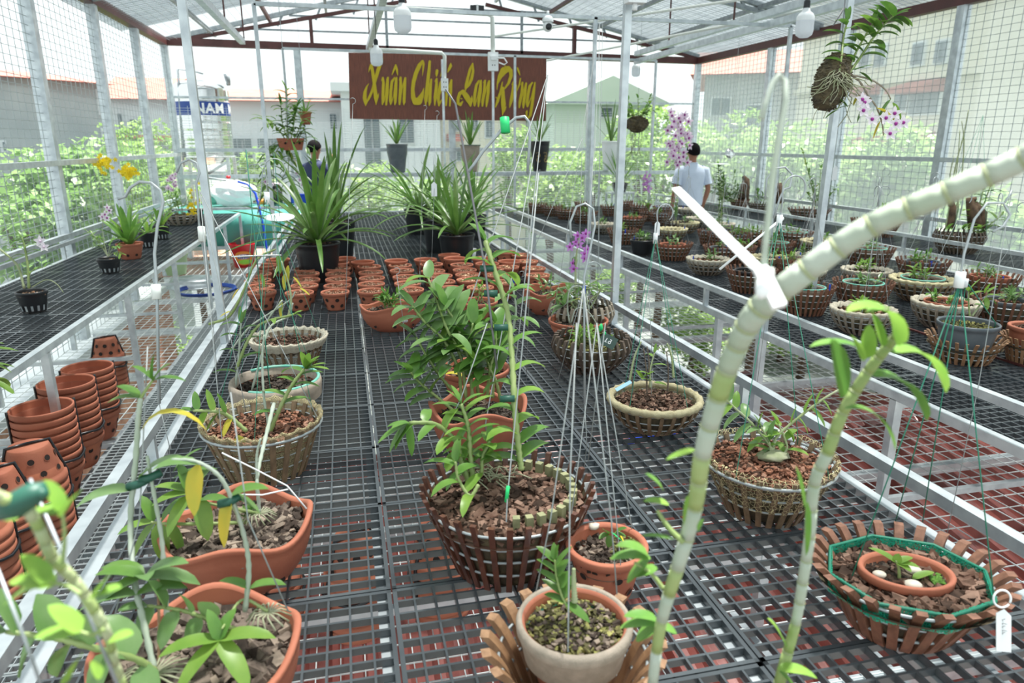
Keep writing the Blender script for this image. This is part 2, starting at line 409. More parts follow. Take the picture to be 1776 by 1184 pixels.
# long galvanised channels under the roof
for x, z, y1, yo in ((-1.06, 2.83, 9.4, 4.6), (.42, 2.86, 10.0, 4.5), (3.95, 2.84, 9.5, 2.0)):
    for zz in ((0, -.10) if x > 3 else (0,)):
        b = MB(); b.bar((x, yo, z+zz), (x, y1, z+zz), .06, .06); trim(b, 'steel')
    for y in [yo+.5+i*1.5 for i in range(int((y1-yo)/1.5)+1)]:
        b = MB(); b.bar((x, y, z), (x, y, roofz(x)), .015, .015); trim(b, 'brown_paint')
for (p, q) in (((2.9, 10.2, 2.80), (5.3, 2.2, 2.86)), ((1.9, 9.2, 2.95), (4.8, 6.0, 3.1))):
    b = MB(); b.tube([p, q], .014, 8); trim(b, 'pvc')
# brown metal roof below the deck: ribs run with the slope, ridge at y = 4.15
RY, RZ = 4.15, -.26
b = MB(); x = -2.6; vs = []; prof = []
while x < 6.4:
    prof += [(x, 0), (x+.022, .040), (x+.048, .040), (x+.07, 0), (x+.11, .005)]; x += .15
for (x, h) in prof: vs += [(x, RY, RZ+h), (x, -.6, RZ-(RY+.6)*math.tan(math.radians(10.7))+h)]
b.add(vs, [(2*i, 2*i+1, 2*i+3, 2*i+2) for i in range(len(prof)-1)])
t = thing('lower_roof', (0,0,0), 'brown ribbed metal roof lying below the wire mesh deck', 'roof')
b.build('ribbed_sheet', 'roof_brown', t, smooth=False)
b = MB(); vs = []
for (x, h) in prof: vs += [(x, RY, RZ+h), (x, RY+1.1, RZ-.22+h)]
b.add(vs, [(2*i+2, 2*i+3, 2*i+1, 2*i) for i in range(len(prof)-1) if 1.9 < prof[i][0] < 4.2]); b.build('far_sheet', 'roof_brown', t, smooth=False)
b = MB(); b.add([(-2.6,RY-.16,RZ-.02),(6.4,RY-.16,RZ-.02),(6.4,RY,RZ+.05),(-2.6,RY,RZ+.05),(6.4,RY+.16,RZ-.02),(-2.6,RY+.16,RZ-.02)], [(0,1,2,3),(3,2,4,5)]); b.build('ridge_cap', 'roof_brown', t, smooth=False)
# brown posts and the odd steel bar lying under the mesh
for i, (x0, y0, x1, y1) in enumerate(((-.2,1.35,.35,1.0), (.45,1.2,.95,1.5), (-2.2,3.9,-1.2,3.9), (1.6,4.6,3.2,4.9))):
    b = MB(); b.bar((x0, y0, -.16), (x1, y1, -.16), .06, .06); trim(b, 'brown_paint')
# ground far below
b = MB(); b.add([(-90,-20,-3.6),(90,-20,-3.6),(90,160,-3.6),(-90,160,-3.6)], [(0,1,2,3)]); g = struct(b.build('ground', 'concrete'))

# ---------------------------------------------------------------- benches
def grate_mesh(W, Lg, nx, ny, hx=.016, hy=.016, wx=.0055, wy=.0045, m='grating'):
    b = MB(); e = .009
    for x in (e/2, W-e/2): b.box((x-e/2, 0, -hy), (x+e/2, Lg, 0))
    for y in (e/2, Lg-e/2): b.box((0, y-e/2, -hx), (W, y+e/2, 0))
    for i in range(1, nx): x = W*i/nx; b.box((x-wy/2, 0, -hy), (x+wy/2, Lg, -.0004))
    for i in range(1, ny): y = Lg*i/ny; b.box((0, y-wx/2, -hx), (W, y+wx/2, -.0008))
    return b.mesh('grating', m, False)
GR = grate_mesh(.655, .378, 15, 9)
GR2 = grate_mesh(.655, .378, 15, 9, .02, .01, .012, .003, 'grating_grey')
def bench(name_label, x0, x1, y0, y1, ncol, railz, front_rail, back_rail, group=None, yoff=0, legs=None, low=True):
    t = thing('plant_bench', ((x0+x1)/2, (y0+y1)/2, 0), name_label, 'bench', group)
    ox, oy = -(x0+x1)/2, -(y0+y1)/2
    W = (x1-x0)/ncol; nrow = int((y1-y0)/.381)
    for i in range(ncol):
        for j in range(nrow):
            o = link('grating_tile', GR, t, (x0+W*i+.001+ox, y0+j*.381+yoff+oy, .75)); o.scale.x = W*.995/.655
            o.rotation_euler.x = R.uniform(-.0015, .0015)
    for x, on in ((x0, front_rail), (x1, back_rail)):
        b = MB(); b.bar((x+ox, y0+oy, .735), (x+ox, y1+oy, .735), .035, .035); b.build('edge_bar', 'steel', t, False)
        if on:
            b = MB(); b.bar((x+ox, y0+oy, railz), (x+ox, y1+oy, railz), .03, .03); b.build('rail', 'steel', t, False)
            y = y0+.2
            while y < y1: b = MB(); b.bar((x+ox, y+oy, .75), (x+ox, y+oy, railz), .025, .025); b.build('rail_stub', 'steel', t, False); y += 1.35
    for k in range(1, ncol*2):
        x = x0+W*k/2; b = MB(); b.bar((x+ox-.02, y0+oy, .72), (x+ox-.02, y1+oy, .72), .025, .025); b.build('runner', 'steel', t, False)
    y = y1-.02
    while y > y0:
        b = MB(); b.bar((x0+ox, y+oy, .70), (x1+ox, y+oy, .70), .03, .03); b.build('crossbar', 'steel', t, False)
        b = MB(); b.bar((x0+ox, y+oy, .28), (x1+ox, y+oy, .28), .025, .025)
        if low: b.build('brace', 'steel', t, False)
        for x in (x0, x1):
            b = MB(); b.bar((x+ox, y+oy, 0), (x+ox, y+oy, .72), .035, .035); b.build('leg', 'steel', t, False)
        y -= 1.37
    for x in (x0, x1):
        b = MB(); b.bar((x+ox, y0+oy, .28), (x+ox, y1+oy, .28), .025, .025)
    return t
bench('long centre plant bench with black plastic grating top and grey steel rails', -.61, 1.36, .58, 10.15, 3, .855, True, True)
bench('narrow plant bench along the left wall topped with black grating', -2.3, -1.44, .9, 10.5, 1, .87, True, False)
rbn = bench('wide right plant bench crowded with slatted wooden orchid baskets', 2.05, 4.4, .8, 10.4, 4, .87, True, False)
b = MB(); q0 = at(1430, 522, z=.757); b.bar((q0.x-rbn.location.x, .9-rbn.location.y, .757), (q0.x-rbn.location.x, 3.6-rbn.location.y, .757), .012, .008); b.build('rusty_seam_strip', 'brown_paint', rbn, False)
bench('farthest plant bench beside the right wall behind a low double rail', 4.98, 5.84, 1.2, 10.9, 1, .87, True, False)
# plastic walkway tiles between left and centre bench
t = thing('walkway_deck', (-1.02, 5, 0), 'grey slatted plastic walkway laid between left and centre benches', 'walkway')
for j in range(26):
    o = link('deck_tile', GR2, t, (-.36, -4.3+j*.381, .018)); o.scale.x = 1.22
# slatted grey deck at the far end of the right aisle
t = thing('walkway_deck', (1.7, 7.5, 0), 'grey slatted walkway section at the back of the right aisle', 'walkway')
for j in range(9):
    o = link('deck_tile', GR2, t, (-.32, -1.2+j*.381, .018)); o.scale.x = 1.0

# hanging frames over the benches
def frame(label, pts, wd, m='steel'):
    t = thing('plant_rack', (0,0,0), label, 'frame')
    for (p, q) in pts:
        b = MB(); b.bar(p, q, wd, wd); b.build('upright' if abs(p[2]-q[2]) > .5 else 'crossbar', m, t, False)
    return t
frame('steel hanging frame nearest the camera, uprights on both centre bench edges', [((1.36,3.42,.75),(1.37,3.42,2.9)), ((-.61,3.5,.75),(-.63,3.5,2.9)), ((-.63,3.46,2.9),(1.37,3.46,2.9)), ((1.36,3.42,.75),(1.36,3.42,0))], .034)
p0 = at(440, 6, y=6.4); p1 = at(1372, 45, y=6.4)
pm = at(1033, 30, y=6.4)
frame('middle steel hanging frame spanning the centre and right benches', [((-.61,6.4,.75),(p0.x,6.4,p0.z)), (p0, p1), (p1, (p1.x,6.4,.75)), ((pm.x,6.4,.75),(pm.x,6.4,pm.z))], .03)
p0 = at(490, 84, y=9.35); p1 = at(1138, 105, y=9.35); pm = at(893, 96, y=9.35)
frame('rear steel hanging frame in front of the brown sign', [((p0.x,9.35,.75),p0), (p0, p1), (p1, (p1.x,9.35,.75)), ((pm.x,9.35,.75),pm)], .028)
# free standing posts
def post(label, p, q, wd, name='steel_post', cat='post'):
    o = thing(name, (p[0],p[1],p[2]), label, cat); b = MB()
    b.bar((0,0,0), Vector(q)-Vector(p), wd, wd); b.build('post_tube', 'steel', o, False); return o
a = at(1360, 510, y=5.3); post('slim steel post standing in front of the right bench baskets', (2.55,3.42,.75), (2.58,3.42,2.95), .035)
bpx = at(1346, 600, z=.0); post('right aisle steel support post with short rail brackets', (2.05,3.1,0), (2.05,3.1,.87), .04)
a = at(772, 300, y=7.6); post('thin conduit pole carrying the lower white wall socket', (a.x,7.6,.75), (a.x,7.6,2.5), .022)
a = at(856, 300, y=7.2); post('thin conduit pole carrying the upper white socket with plugs', (a.x,7.2,.75), (a.x,7.2,2.7), .022)
# ---------------------------------------------------------------- pots and baskets
def fill(t, z, rx, ry, m, n, sz, rnd, dome=.0, hole=0, name='bark'):
    """bed of bark chips inside a pot; a countless heap, so one part"""
    b = MB(); b.lathe([(0, z-.012+dome), (.5, z-.014+dome*.7), (1, z-.022)], 20, ex=rx, ey=ry)
    n = int(n*1.3); sz *= .86
    for i in range(n):
        a = rnd.uniform(0, 6.283); r = math.sqrt(rnd.uniform(hole*hole, 1))*.97
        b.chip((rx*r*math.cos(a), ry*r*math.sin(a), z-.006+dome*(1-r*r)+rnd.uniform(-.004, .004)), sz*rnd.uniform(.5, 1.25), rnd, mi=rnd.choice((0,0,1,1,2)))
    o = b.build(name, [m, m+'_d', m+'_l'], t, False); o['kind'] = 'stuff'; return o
def pot_mesh(R0, H, rb=.66, lip=.010, wave=0, lobes=4, ex=1, ey=1, mats=('terra','hole'), holes=10, hr=.009, rows=2, n=40, ribs=0, thick=.007, inner=.6, rimh=.02, curve=0):
    b = MB(); zm = (lambda t: wave*math.cos(lobes*t)) if wave else None
    prof = [(.001, 0, 0), (R0*rb*.96, 0, 0), (R0*rb, .004, 0)]
    K = 9
    for i in range(1, K+1):
        f = i/K; ff = f**(1-curve*.5) if curve else f
        r = R0*rb+(R0-lip-R0*rb)*(math.sin(ff*math.pi/2) if curve else ff)
        r += (ribs*.5*math.sin(f*math.pi*2*4) if ribs else 0)
        prof.append((r, (H-rimh)*f, max(0, (f-.35)/.65)**1.5))
    prof += [(R0-.001, H-rimh+.003, 1), (R0, H-.003, 1), (R0-.002, H, 1), (R0-thick, H, 1), (R0-thick-.003, H-.006, 1)]
    b.lathe(prof, n, ex=ex, ey=ey, zmod=zm)
    pin = [(R0-thick-.003, H-.006, 1), (R0-thick-.006, H*.7, .6), (R0*rb*.9, .01, 0), (.001, .008, 0)]
    b.lathe(pin, n, ex=ex, ey=ey, zmod=zm, mi=2 if len(mats) > 2 else 0)
    for row in range(rows):
        f = .28+.34*row; z = H*f
        for k in range(holes):
            t = 2*math.pi*(k+.5*row)/holes
            rr = R0*rb+(R0-lip-R0*rb)*(math.sin(f*1.12**0*math.pi/2) if curve else f*H/(H-rimh))
            if curve: rr = R0*rb+(R0-lip-R0*rb)*math.sin((f*H/(H-rimh))**(1-curve*.5)*math.pi/2)
            c = Vector((ex*rr*math.cos(t), ey*rr*math.sin(t), z)); nrm = Vector((math.cos(t)/ex, math.sin(t)/ey, -.25)).normalized()
            sd = Vector((-math.sin(t), math.cos(t), 0)); u = nrm.cross(sd).normalized()
            vs = [c+nrm*.0022+(sd*math.cos(q)+u*math.sin(q))*hr for q in [2*math.pi*j/12 for j in range(12)]]
            b.add(vs, [tuple(range(12))], 1)
            vs = [c+nrm*.0028+(sd*math.cos(q)+u*math.sin(q))*rr_ for rr_ in (hr, hr*1.16) for q in [2*math.pi*j/12 for j in range(12)]]
            b.add(vs, [(j, (j+1) % 12, 12+(j+1) % 12, 12+j) for j in range(12)], 0)
    return b
def basket(t, R0, H, rb=.7, n=28, w=.011, th=.006, m='wood_brown', flare='straight', ex=1, ey=1, hoops=(.35,.62,.88), hm='wire', tops=None, hoopr=.0022, over=.012, dark=True):
    """ring of upright wooden slats threaded on wire hoops"""
    def prof(f):
        if flare == 'straight': return R0*(rb+(1-rb)*f)
        if flare == 'bowl': return R0*(rb+(1-rb)*math.sin(min(1, f)*math.pi/2)**.8)
        if flare == 'lotus':
            return R0*(rb+(1.03-rb)*(.72*f**.8+.28*f**5))
        if flare == 'belly': return R0*(rb+(1-rb)*math.sin(min(f*1.25, 1)*math.pi/2)-.10*max(0, f-.72)/.28)
    K = 11 if flare == 'lotus' else 7; b = MB()
    for k in range(n):
        a = 2*math.pi*k/n; c, s_ = math.cos(a), math.sin(a); vs = []
        for i in range(K+1):
            f = i/K
            r = prof(f); z = f*(H+over)
            thk = th*(.75+.5*f)
            for rr, ww in ((r-thk/2, -w/2), (r+thk/2, -w/2), (r+thk/2, w/2), (r-thk/2, w/2)):
                vs.append((ex*rr*c-ww*s_, ey*rr*s_+ww*c, z))
        fs = [(3,2,1,0), tuple(K*4+j for j in range(4))]
        for i in range(K):
            for j in range(4): fs.append((i*4+j, i*4+(j+1) % 4, i*4+4+(j+1) % 4, i*4+4+j))
        b.add(vs, fs)
    b.build('slat_ring', m, t, False)
    b = MB()
    for f in hoops:
        r = prof(f*H/(H+over)); b.tube([(ex*r*math.cos(q), ey*r*math.sin(q), f*H) for q in [2*math.pi*j/36 for j in range(36)]], hoopr, 5, closed=True)
    b.build('wire_hoops', hm, t)
    b = MB(); b.lathe([(.001, .012), (rb*R0*.97, .012)], 24, ex=ex, ey=ey)
    if dark: b.lathe([(prof(f)*.955-.003, .012+f*(H-.03)) for f in (0, .25, .5, .75, 1)], 28, ex=ex, ey=ey)
    b.build('liner', 'coco', t)
    return prof
def lining(t, R0, H, rb, m, rim=None, rimh=.0, ex=1, ey=1, outer=False, sc_=None, rr=.012, amp=.0, name='net_lining'):
    b = MB(); k = 1.012 if outer else .965
    f0 = .35 if outer else .1
    zm = (lambda t_: amp*math.cos(22*t_)) if amp else None
    b.lathe([(R0*(rb+(1-rb)*f)*k+.002*(1 if outer else 0), H*f, f) for f in (f0, .5, .7, .85, 1.0)]+[(R0*1.01, H+.012, 1), (R0*.97, H+.016, 1), (R0*.93, H+.004, 0)], 66 if amp else 32, ex=ex, ey=ey, zmod=zm)
    b.build(name, m, t)
    if rim:
        b = MB(); b.tube([((R0*ex)*math.cos(q), R0*ey*math.sin(q), H+.004+rimh) for q in [2*math.pi*j/72 for j in range(72)]],
                         [rr*(1+.22*math.cos(j*math.pi*2/72*26)) for j in range(72)], 7, closed=True); b.build('net_rim', rim, t)
def hanger(t, R0, z0, top, m='string', r=.0010, n=3, hook=True, ph=.5, clip=None, hr=.03):
    """wires rising from the rim to one hook"""
    b = MB(); top = Vector(top)
    for k in range(n):
        a = ph+2*math.pi*k/n; b.tube([(R0*math.cos(a), R0*math.sin(a), z0-.02), (R0*math.cos(a), R0*math.sin(a), z0+.005), top], r, 4)
    b.build('hanging_wires', 'string' if m == 'wire' else m, t)
    if hook:
        b = MB(); pts = [top, top+Vector((.004,0,.05))]
        for k in range(11): q = math.pi*(1.05-1.35*k/10); pts.append(top+Vector((-hr*.0+hr*math.cos(q)+hr, 0, .05+.03+hr*math.sin(q))))
        b.tube(pts, r*1.9, 6); b.build('wire_hook', 'wire', t)
    if clip:
        b = MB(); b.tube([top-Vector((0,0,.025)), top+Vector((0,0,.012))], .008, 8); b.build('clip', clip, t)

# ---------------------------------------------------------------- plants
class Plant:
    def __init__(s, t, leaf='leaf', cane='cane_green', rnd=None):
        s.t = t; s.L = MB(); s.S = MB(); s.leafm = leaf if isinstance(leaf, list) else [leaf]; s.canem = cane if isinstance(cane, list) else [cane]; s.rnd = rnd or R; s.X = []
    def cane(s, pts, r, leaves=0, L=.06, W=.02, start=.2, droop=1.0, seg=14, mi=0, spread=.9, upk=.35, tip=True, nodes=True, taper=.6, fold=.3, end=1.0, lmi=None, side=None):
        pts = [Vector(p) for p in pts]
        # Catmull-Rom through the given points
        P = [pts[0]*2-pts[1]]+pts+[pts[-1]*2-pts[-2]]; out = []
        for i in range(len(pts)-1):
            p0, p1, p2, p3 = P[i:i+4]; m_ = max(2, seg//(len(pts)-1))
            for k in range(m_):
                u = k/m_; out.append(.5*((2*p1)+(p2-p0)*u+(2*p0-5*p1+4*p2-p3)*u*u+(3*p1-p0-3*p2+p3)*u**3))
        out.append(pts[-1]); N = len(out); rs = []
        dense = []; drs = []
        for i in range(N):
            f = i/(N-1); rr = r*(1-(1-taper)*f)
            dense.append(out[i]); drs.append(rr*(.82 if nodes else 1))
            if nodes and i < N-1:
                dense.append(out[i].lerp(out[i+1], .5)); drs.append(rr*1.08)
        s.S.tube(dense, drs, 7, mi=mi)
        if leaves:
            for k in range(leaves):
                f = start+(end-start)*(k+.5)/leaves; i = min(N-2, int(f*(N-1))); u = f*(N-1)-i
                p = out[i].lerp(out[i+1], u); d = (out[i+1]-out[i]).normalized()
                sd = d.cross(Vector((0,0,1)))
                if sd.length < .2: sd = Vector((math.cos(s.rnd.uniform(0,6)), math.sin(s.rnd.uniform(0,6)), 0)) if side is None else Vector(side)
                if side is not None: sd = Vector(side)
                sd.normalize(); sg = 1 if k % 2 else -1
                q = Matrix.Rotation(s.rnd.uniform(-.6, .6), 3, d); dd = (q @ (sd*sg*spread)+d*upk+Vector((0,0,.15))).normalized()
                s.leaf(p, dd, L*s.rnd.uniform(.75, 1.15), W*s.rnd.uniform(.8, 1.15), droop*s.rnd.uniform(.6, 1.2), fold=fold, mi=s.rnd.randrange(len(s.leafm)) if lmi is None else lmi)
            if tip:
                d = (out[-1]-out[-2]).normalized()
                for k in range(2): s.leaf(out[-1], (d+Vector((s.rnd.uniform(-.5,.5), s.rnd.uniform(-.5,.5), .1))).normalized(), L*.7, W*.7, droop*.5, mi=0 if lmi is None else lmi)
        return out
    def leaf(s, p, d, L, W, droop=.8, mi=0, **k): s.L.leaf(p, d, L, W, droop, mi=mi, **k)
    def flower(s, c, r, pm=0, n=5, face=None):
        if not hasattr(s, 'FL'): s.FL = []
        s.F = MB(); s.FL.append(s.F)
        c = Vector(c); face = Vector(face) if face else Vector((s.rnd.uniform(-.5,.5), -1, s.rnd.uniform(-.3,.4)))
        face.normalize(); a = face.cross(Vector((0,0,1))).normalized(); b_ = a.cross(face)
        for k in range(n):
            q = 2*math.pi*k/n+.3; d = a*math.cos(q)+b_*math.sin(q)
            s.F.leaf(c, (d+face*.25), r, r*.55, .2, n=3, mi=pm, up=face, blunt=.6)
        s.F.blob(c+face*r*.12, r*.24, (1,1,1), 6, 4, mi=1)
    def done(s, stem='cane', fol='foliage', fm=('petal_pink', 'petal_purple')):
        if s.S.v: s.S.build(stem, s.canem, s.t)
        if s.L.v: s.L.build(fol, s.leafm, s.t)
        for f_ in getattr(s, 'FL', []): f_.build('flower', list(fm), s.t)
def seedling(t, z, n=3, h=.07, L=.05, W=.018, rnd=R, leaf='leaf', spread=.03, nl=4, r=.0035, droop=.9, cane='cane_green'):
    P = Plant(t, leaf, cane, rnd)
    for k in range(n):
        a = rnd.uniform(0, 6.28); b0 = Vector((spread*math.cos(a)*rnd.random(), spread*math.sin(a)*rnd.random(), z-.01))
        tp = b0+Vector((rnd.uniform(-.35,.35)*h, rnd.uniform(-.35,.35)*h, h*rnd.uniform(.6, 1.15)))
        P.cane([b0, b0.lerp(tp, .5)+Vector((rnd.uniform(-.1,.1)*h, 0, 0)), tp], r, nl, L, W, start=.3, droop=droop, seg=6, taper=.7)
    P.done(); return P
def strap(t, z, n=26, L=.5, W=.028, rnd=R, m=['leaf_strap','leaf_strap_pale'], tilt=(.15,1.1), droop=.9, up=0):
    P = Plant(t, m, rnd=rnd)
    for k in range(n):
        a = rnd.uniform(0, 6.28); el = rnd.uniform(*tilt); u = k/n; el = tilt[0]+(tilt[1]-tilt[0])*u
        a = k*2.4+rnd.uniform(-.3, .3)
        d = Vector((math.sin(el)*math.cos(a), math.sin(el)*math.sin(a), math.cos(el)))
        P.L.leaf((.015*math.cos(a), .015*math.sin(a), z-.01), d, L*rnd.uniform(.7, 1.1), W*rnd.uniform(.8, 1.15), droop*rnd.uniform(.5, 1.3), n=9, fold=.45, blunt=.38, mi=0 if rnd.random() < .68 else len(m)-1)
    P.done('stem', 'foliage'); return P

# ---------------------------------------------------------------- rows of small terracotta pots of bark
ZB = .752
def small_pot(full, mtl='bark_red', label='', rnd=random.Random(3), R0=.082, H=.105):
    t = thing('terracotta_pot', (0,0,0), label or 'x', 'plant pot')
    pot_mesh(R0, H, .62, holes=7, hr=.0115, rows=2, mats=('terra','hole','terra_in'), n=36, thick=.005).build('pot_body', ('terra','hole','terra_in'), t)
    if full: fill(t, H-.003, R0*.91, R0*.91, mtl, 80, .0075, rnd)
    return t
protos = {'full': small_pot(True, 'bark_tan'), 'pale': small_pot(True, 'bark_pale', rnd=random.Random(5)), 'empty': small_pot(False, R0=.084, H=.12)}
first = {k: True for k in protos}
cols = [('first', [(454,505,1),(452,495,1),(447,485,1),(449,474,1),(455,465,1),(460,459,0),(482,449,0)]),
        ('second', [(519,506,1),(528,494,1),(532,484,1),(532,473,1),(531,465,1),(539,456,0),(547,448,0)]),
        ('third', [(581,505,1),(585,494,1),(587,483,1),(586,473,1),(587,464,1),(585,454,0),(597,447,0)]),
        ('fourth', [(644,503,1),(644,491,1),(645,481,1),(643,471,1),(640,461,1),(629,453,0)]),
        ('fifth', [(711,501,1),(707,490,1),(703,479,1),(697,468,1),(694,459,1),(687,451,0)]),
        ('sixth', [(780,499,2),(767,487,1),(763,477,1),(751,469,1),(748,457,1),(738,449,0)]),
        ('seventh', [(833,497,2),(814,484,2),(811,475,2),(806,467,1),(801,458,1),(789,447,0),(779,441,0)]),
        ('eighth', [(872,488,2),(862,476,2),(853,466,2),(845,456,0),(838,447,0)]),
        ('ninth', [(880,462,2),(884,452,0),(876,436,0)])]
ordn = ['front','second from front','third from front','fourth from front','fifth from front','sixth from front','rearmost','hindmost']
for cn, items in cols:
    for i, (px, py, ty) in enumerate(items):
        k = ('empty','full','pale')[ty]; src = protos[k]
        t = src if first[k] else copy_tree(src); first[k] = False
        p = at(px, py, z=ZB+(.12 if ty == 0 else .105)); t.location = (p.x, p.y, ZB); t.rotation_euler = (0, 0, R.uniform(0, 6))
        what = {'empty':'empty small terracotta pot','full':'small terracotta pot of brown bark','pale':'small terracotta pot of pale bark'}[k]
        tag(t, '%s, %s in the %s column from left' % (what, ordn[i], cn), 'plant pot', 'small terracotta pots in rows on the centre bench')
for i, (px, py, lb) in enumerate(((933,476,'small terracotta pot of pale bark just behind the wavy oval pot'), (926,464,'small terracotta pot of pale bark, second back along the right rail'), (914,452,'small terracotta pot heaped with pale bark chips beside the right rail'), (905,441,'rearmost heaped pot of pale bark beside the right rail'))):
    t = copy_tree(protos['pale']); p = at(px, py, z=ZB+.105); t.location = (p.x, p.y, ZB); tag(t, lb, 'plant pot', 'small terracotta pots in rows on the centre bench')
# ---------------------------------------------------------------- centre bench, larger pots
def basept(cx, cy, h): p = at(cx, cy, z=ZB+h); return Vector((p.x, p.y, ZB))
def lp(t, px, py, d=None, z=None, y=None):
    """a point of the photograph as a point in the thing's own frame"""
    p = at(px, py, d=d, z=z, y=y); return p-Vector(t.location)
def dep(t, h=0): return (Vector(t.location)+Vector((0,0,h))-CP).dot(FW)
def orchid(name, cx, cy, h, label, cat='potted orchid', grp=None):
    return thing(name, basept(cx, cy, h), label, cat, grp)
rn = random.Random(21)

# 1 grey-rimmed net basket, back left
t = orchid('slatted_basket', 500, 588, .12, 'slatted wooden basket with grey net rim, tall yellowing cane tied upright, behind the teal-rimmed pot')
basket(t, .155, .12, .68, 26, m='wood_olive'); lining(t, .155, .12, .68, 'net_grey', amp=.004)
b = MB(); b.lathe([(.150,.098),(.160,.118),(.166,.134),(.158,.136),(.146,.112)], 78, zmod=lambda q: .004*math.cos(26*q), rmod=lambda q: .018*math.cos(26*q)); b.build('folded_rim', 'rim_grey', t)
fill(t, .108, .14, .14, 'bark', 300, .010, rn)
D = dep(t, .15)
P = Plant(t, ['leaf_yellow','leaf_light'], ['cane_white','cane_green','cane_pale'])
P.cane([lp(t,398,612,D), lp(t,430,570,D), lp(t,465,545,D), lp(t,503,520,D), lp(t,512,505,D)], .005, 0, mi=0)
P.cane([lp(t,455,600,D-.1), lp(t,470,565,D-.05), lp(t,500,548,D), lp(t,508,525,D)], .006, mi=0)
P.cane([lp(t,500,550,D), lp(t,505,520,D), lp(t,500,490,D), lp(t,488,452,D)], .006, mi=2)
P.cane([lp(t,362,562,D), lp(t,398,548,D), lp(t,424,500,D), lp(t,445,450,D), lp(t,478,432,D)], .0065, 0, mi=1)
for (px, py, dx, dz, L, mi) in ((482,440,.05,-1,.085,1),(500,460,-.1,-1,.08,0),(494,475,-.1,-1,.07,0),(508,480,.6,-.8,.06,0),(488,520,-.1,-1,.08,0),(415,500,-.5,-.6,.06,0),(400,540,-.6,-.2,.05,0),(452,475,.2,-1,.06,1),(520,500,.6,-.4,.05,0)):
    P.leaf(lp(t,px,py,D), (dx,-.1,dz), L, .026, .3, mi)
P.done()
hanger(t, .14, .12, lp(t, 476, 372, D), 'cord_green', .0009, 3, False)

# 2 teal-rimmed terracotta
t = orchid('orchid_pot', 478, 660, .13, 'terracotta pot wrapped in taupe net with teal rim, in the left column of centre bench')
pot_mesh(.15, .13, .66, mats=('terra','hole','terra_in'), n=44).build('pot_body', ('terra','hole','terra_in'), t)
b = MB(); b.lathe([(.152,.075),(.1535,.10),(.156,.122),(.152,.138),(.142,.136),(.134,.11)], 44); b.build('net_cover', 'rim_taupe', t)
b = MB(); b.tube([(.146*math.cos(q), .146*math.sin(q), .137) for q in [j*math.pi/18 for j in range(-12, 14)]], .006, 6); b.build('teal_rim', 'rim_teal', t)
fill(t, .112, .135, .135, 'bark_dark', 300, .011, rn)
D = dep(t, .15); P = Plant(t, ['leaf','leaf_light'], ['cane_white','cane_green'])
P.cane([lp(t,400,720,D), lp(t,412,640,D), lp(t,416,590,D), lp(t,418,560,D)], .005, 7, .085, .024, start=.25, side=(1,0,.1), droop=1)
P.cane([lp(t,430,700,D), lp(t,455,610,D), lp(t,462,560,D), lp(t,490,520,D)], .0045, mi=0)
P.cane([lp(t,410,640,D), lp(t,430,590,D), lp(t,455,560,D), lp(t,500,548,D), lp(t,510,545,D)], .006, 3, .05, .02, mi=1, lmi=1)
P.done(); hanger(t, .14, .14, lp(t, 438, 372, D), 'cord_green', .0009, 3, False)

# 3 net lined basket with plant
t = orchid('slatted_basket', 455, 733, .15, 'slatted basket lined with olive net, leafy orchid over red-brown bark, left on centre bench')
basket(t, .165, .15, .66, 24, w=.016, m='wood_olive'); lining(t, .170, .155, .66, 'net_olive', amp=.006)
b = MB(); b.tube([(.166*math.cos(q), .166*math.sin(q), .148) for q in [j*math.pi/24 for j in range(48)]], .004, 6, closed=True); b.build('rim_hoop', 'wire', t)
fill(t, .135, .152, .152, 'bark_red', 500, .010, rn)
D = dep(t, .18); P = Plant(t, ['leaf','leaf_light','leaf_yellow'], ['cane_white','cane_green'])
P.cane([lp(t,463,765,D), lp(t,480,720,D), lp(t,505,670,D), lp(t,528,640,D)], .0075, 7, .085, .026, start=.3, mi=1, lmi=0, side=(1,-.2,.1))
P.cane([lp(t,470,760,D), lp(t,458,690,D), lp(t,455,620,D), lp(t,458,580,D)], .0045)
for k in range(5): P.leaf(lp(t,532,640,D), (.5+.2*k-.6, -.3, .8-.15*k), .07, .022, .5, mi=1)
P.cane([lp(t,428,748,D-.08), lp(t,395,720,D-.1), lp(t,370,713,D-.12), lp(t,335,712,D-.12)], .0065, 6, .065, .024, mi=1, side=(.1,0,1), droop=.4)
P.leaf(lp(t,412,755,D-.08), (.2,-.3,-.6), .06, .03, .3, mi=2)
P.done(); hanger(t, .155, .155, lp(t, 463, 340, D+.1), 'cord_green', .0009, 3, True, clip='white')
hanger(t, .155, .155, lp(t, 346, 330, D-.1), 'wire', .0012, 3, False, ph=2)

def oval_pot(name, cx, cy, h, label, a, bb, wave=.016, lob=4, rb=.55, rz=0, bark='bark_grey', n=350, sz=.013, holes=8, ribs=0, hr=.010):
    t = orchid(name, cx, cy, h, label); t.rotation_euler = (0, 0, rz)
    pot_mesh(a, h, rb, ex=1, ey=bb/a, wave=wave, lobes=lob, mats=('terra','hole','terra_in'), holes=holes, rows=1, hr=hr, n=72, curve=.35, ribs=ribs, rimh=.014, thick=.010, lip=.004).build('pot_body', ('terra','hole','terra_in'), t)
    fill(t, h-wave-.012, a*.90, bb*.90, bark, n, sz, random.Random(int(cx)), dome=.006)
    return t
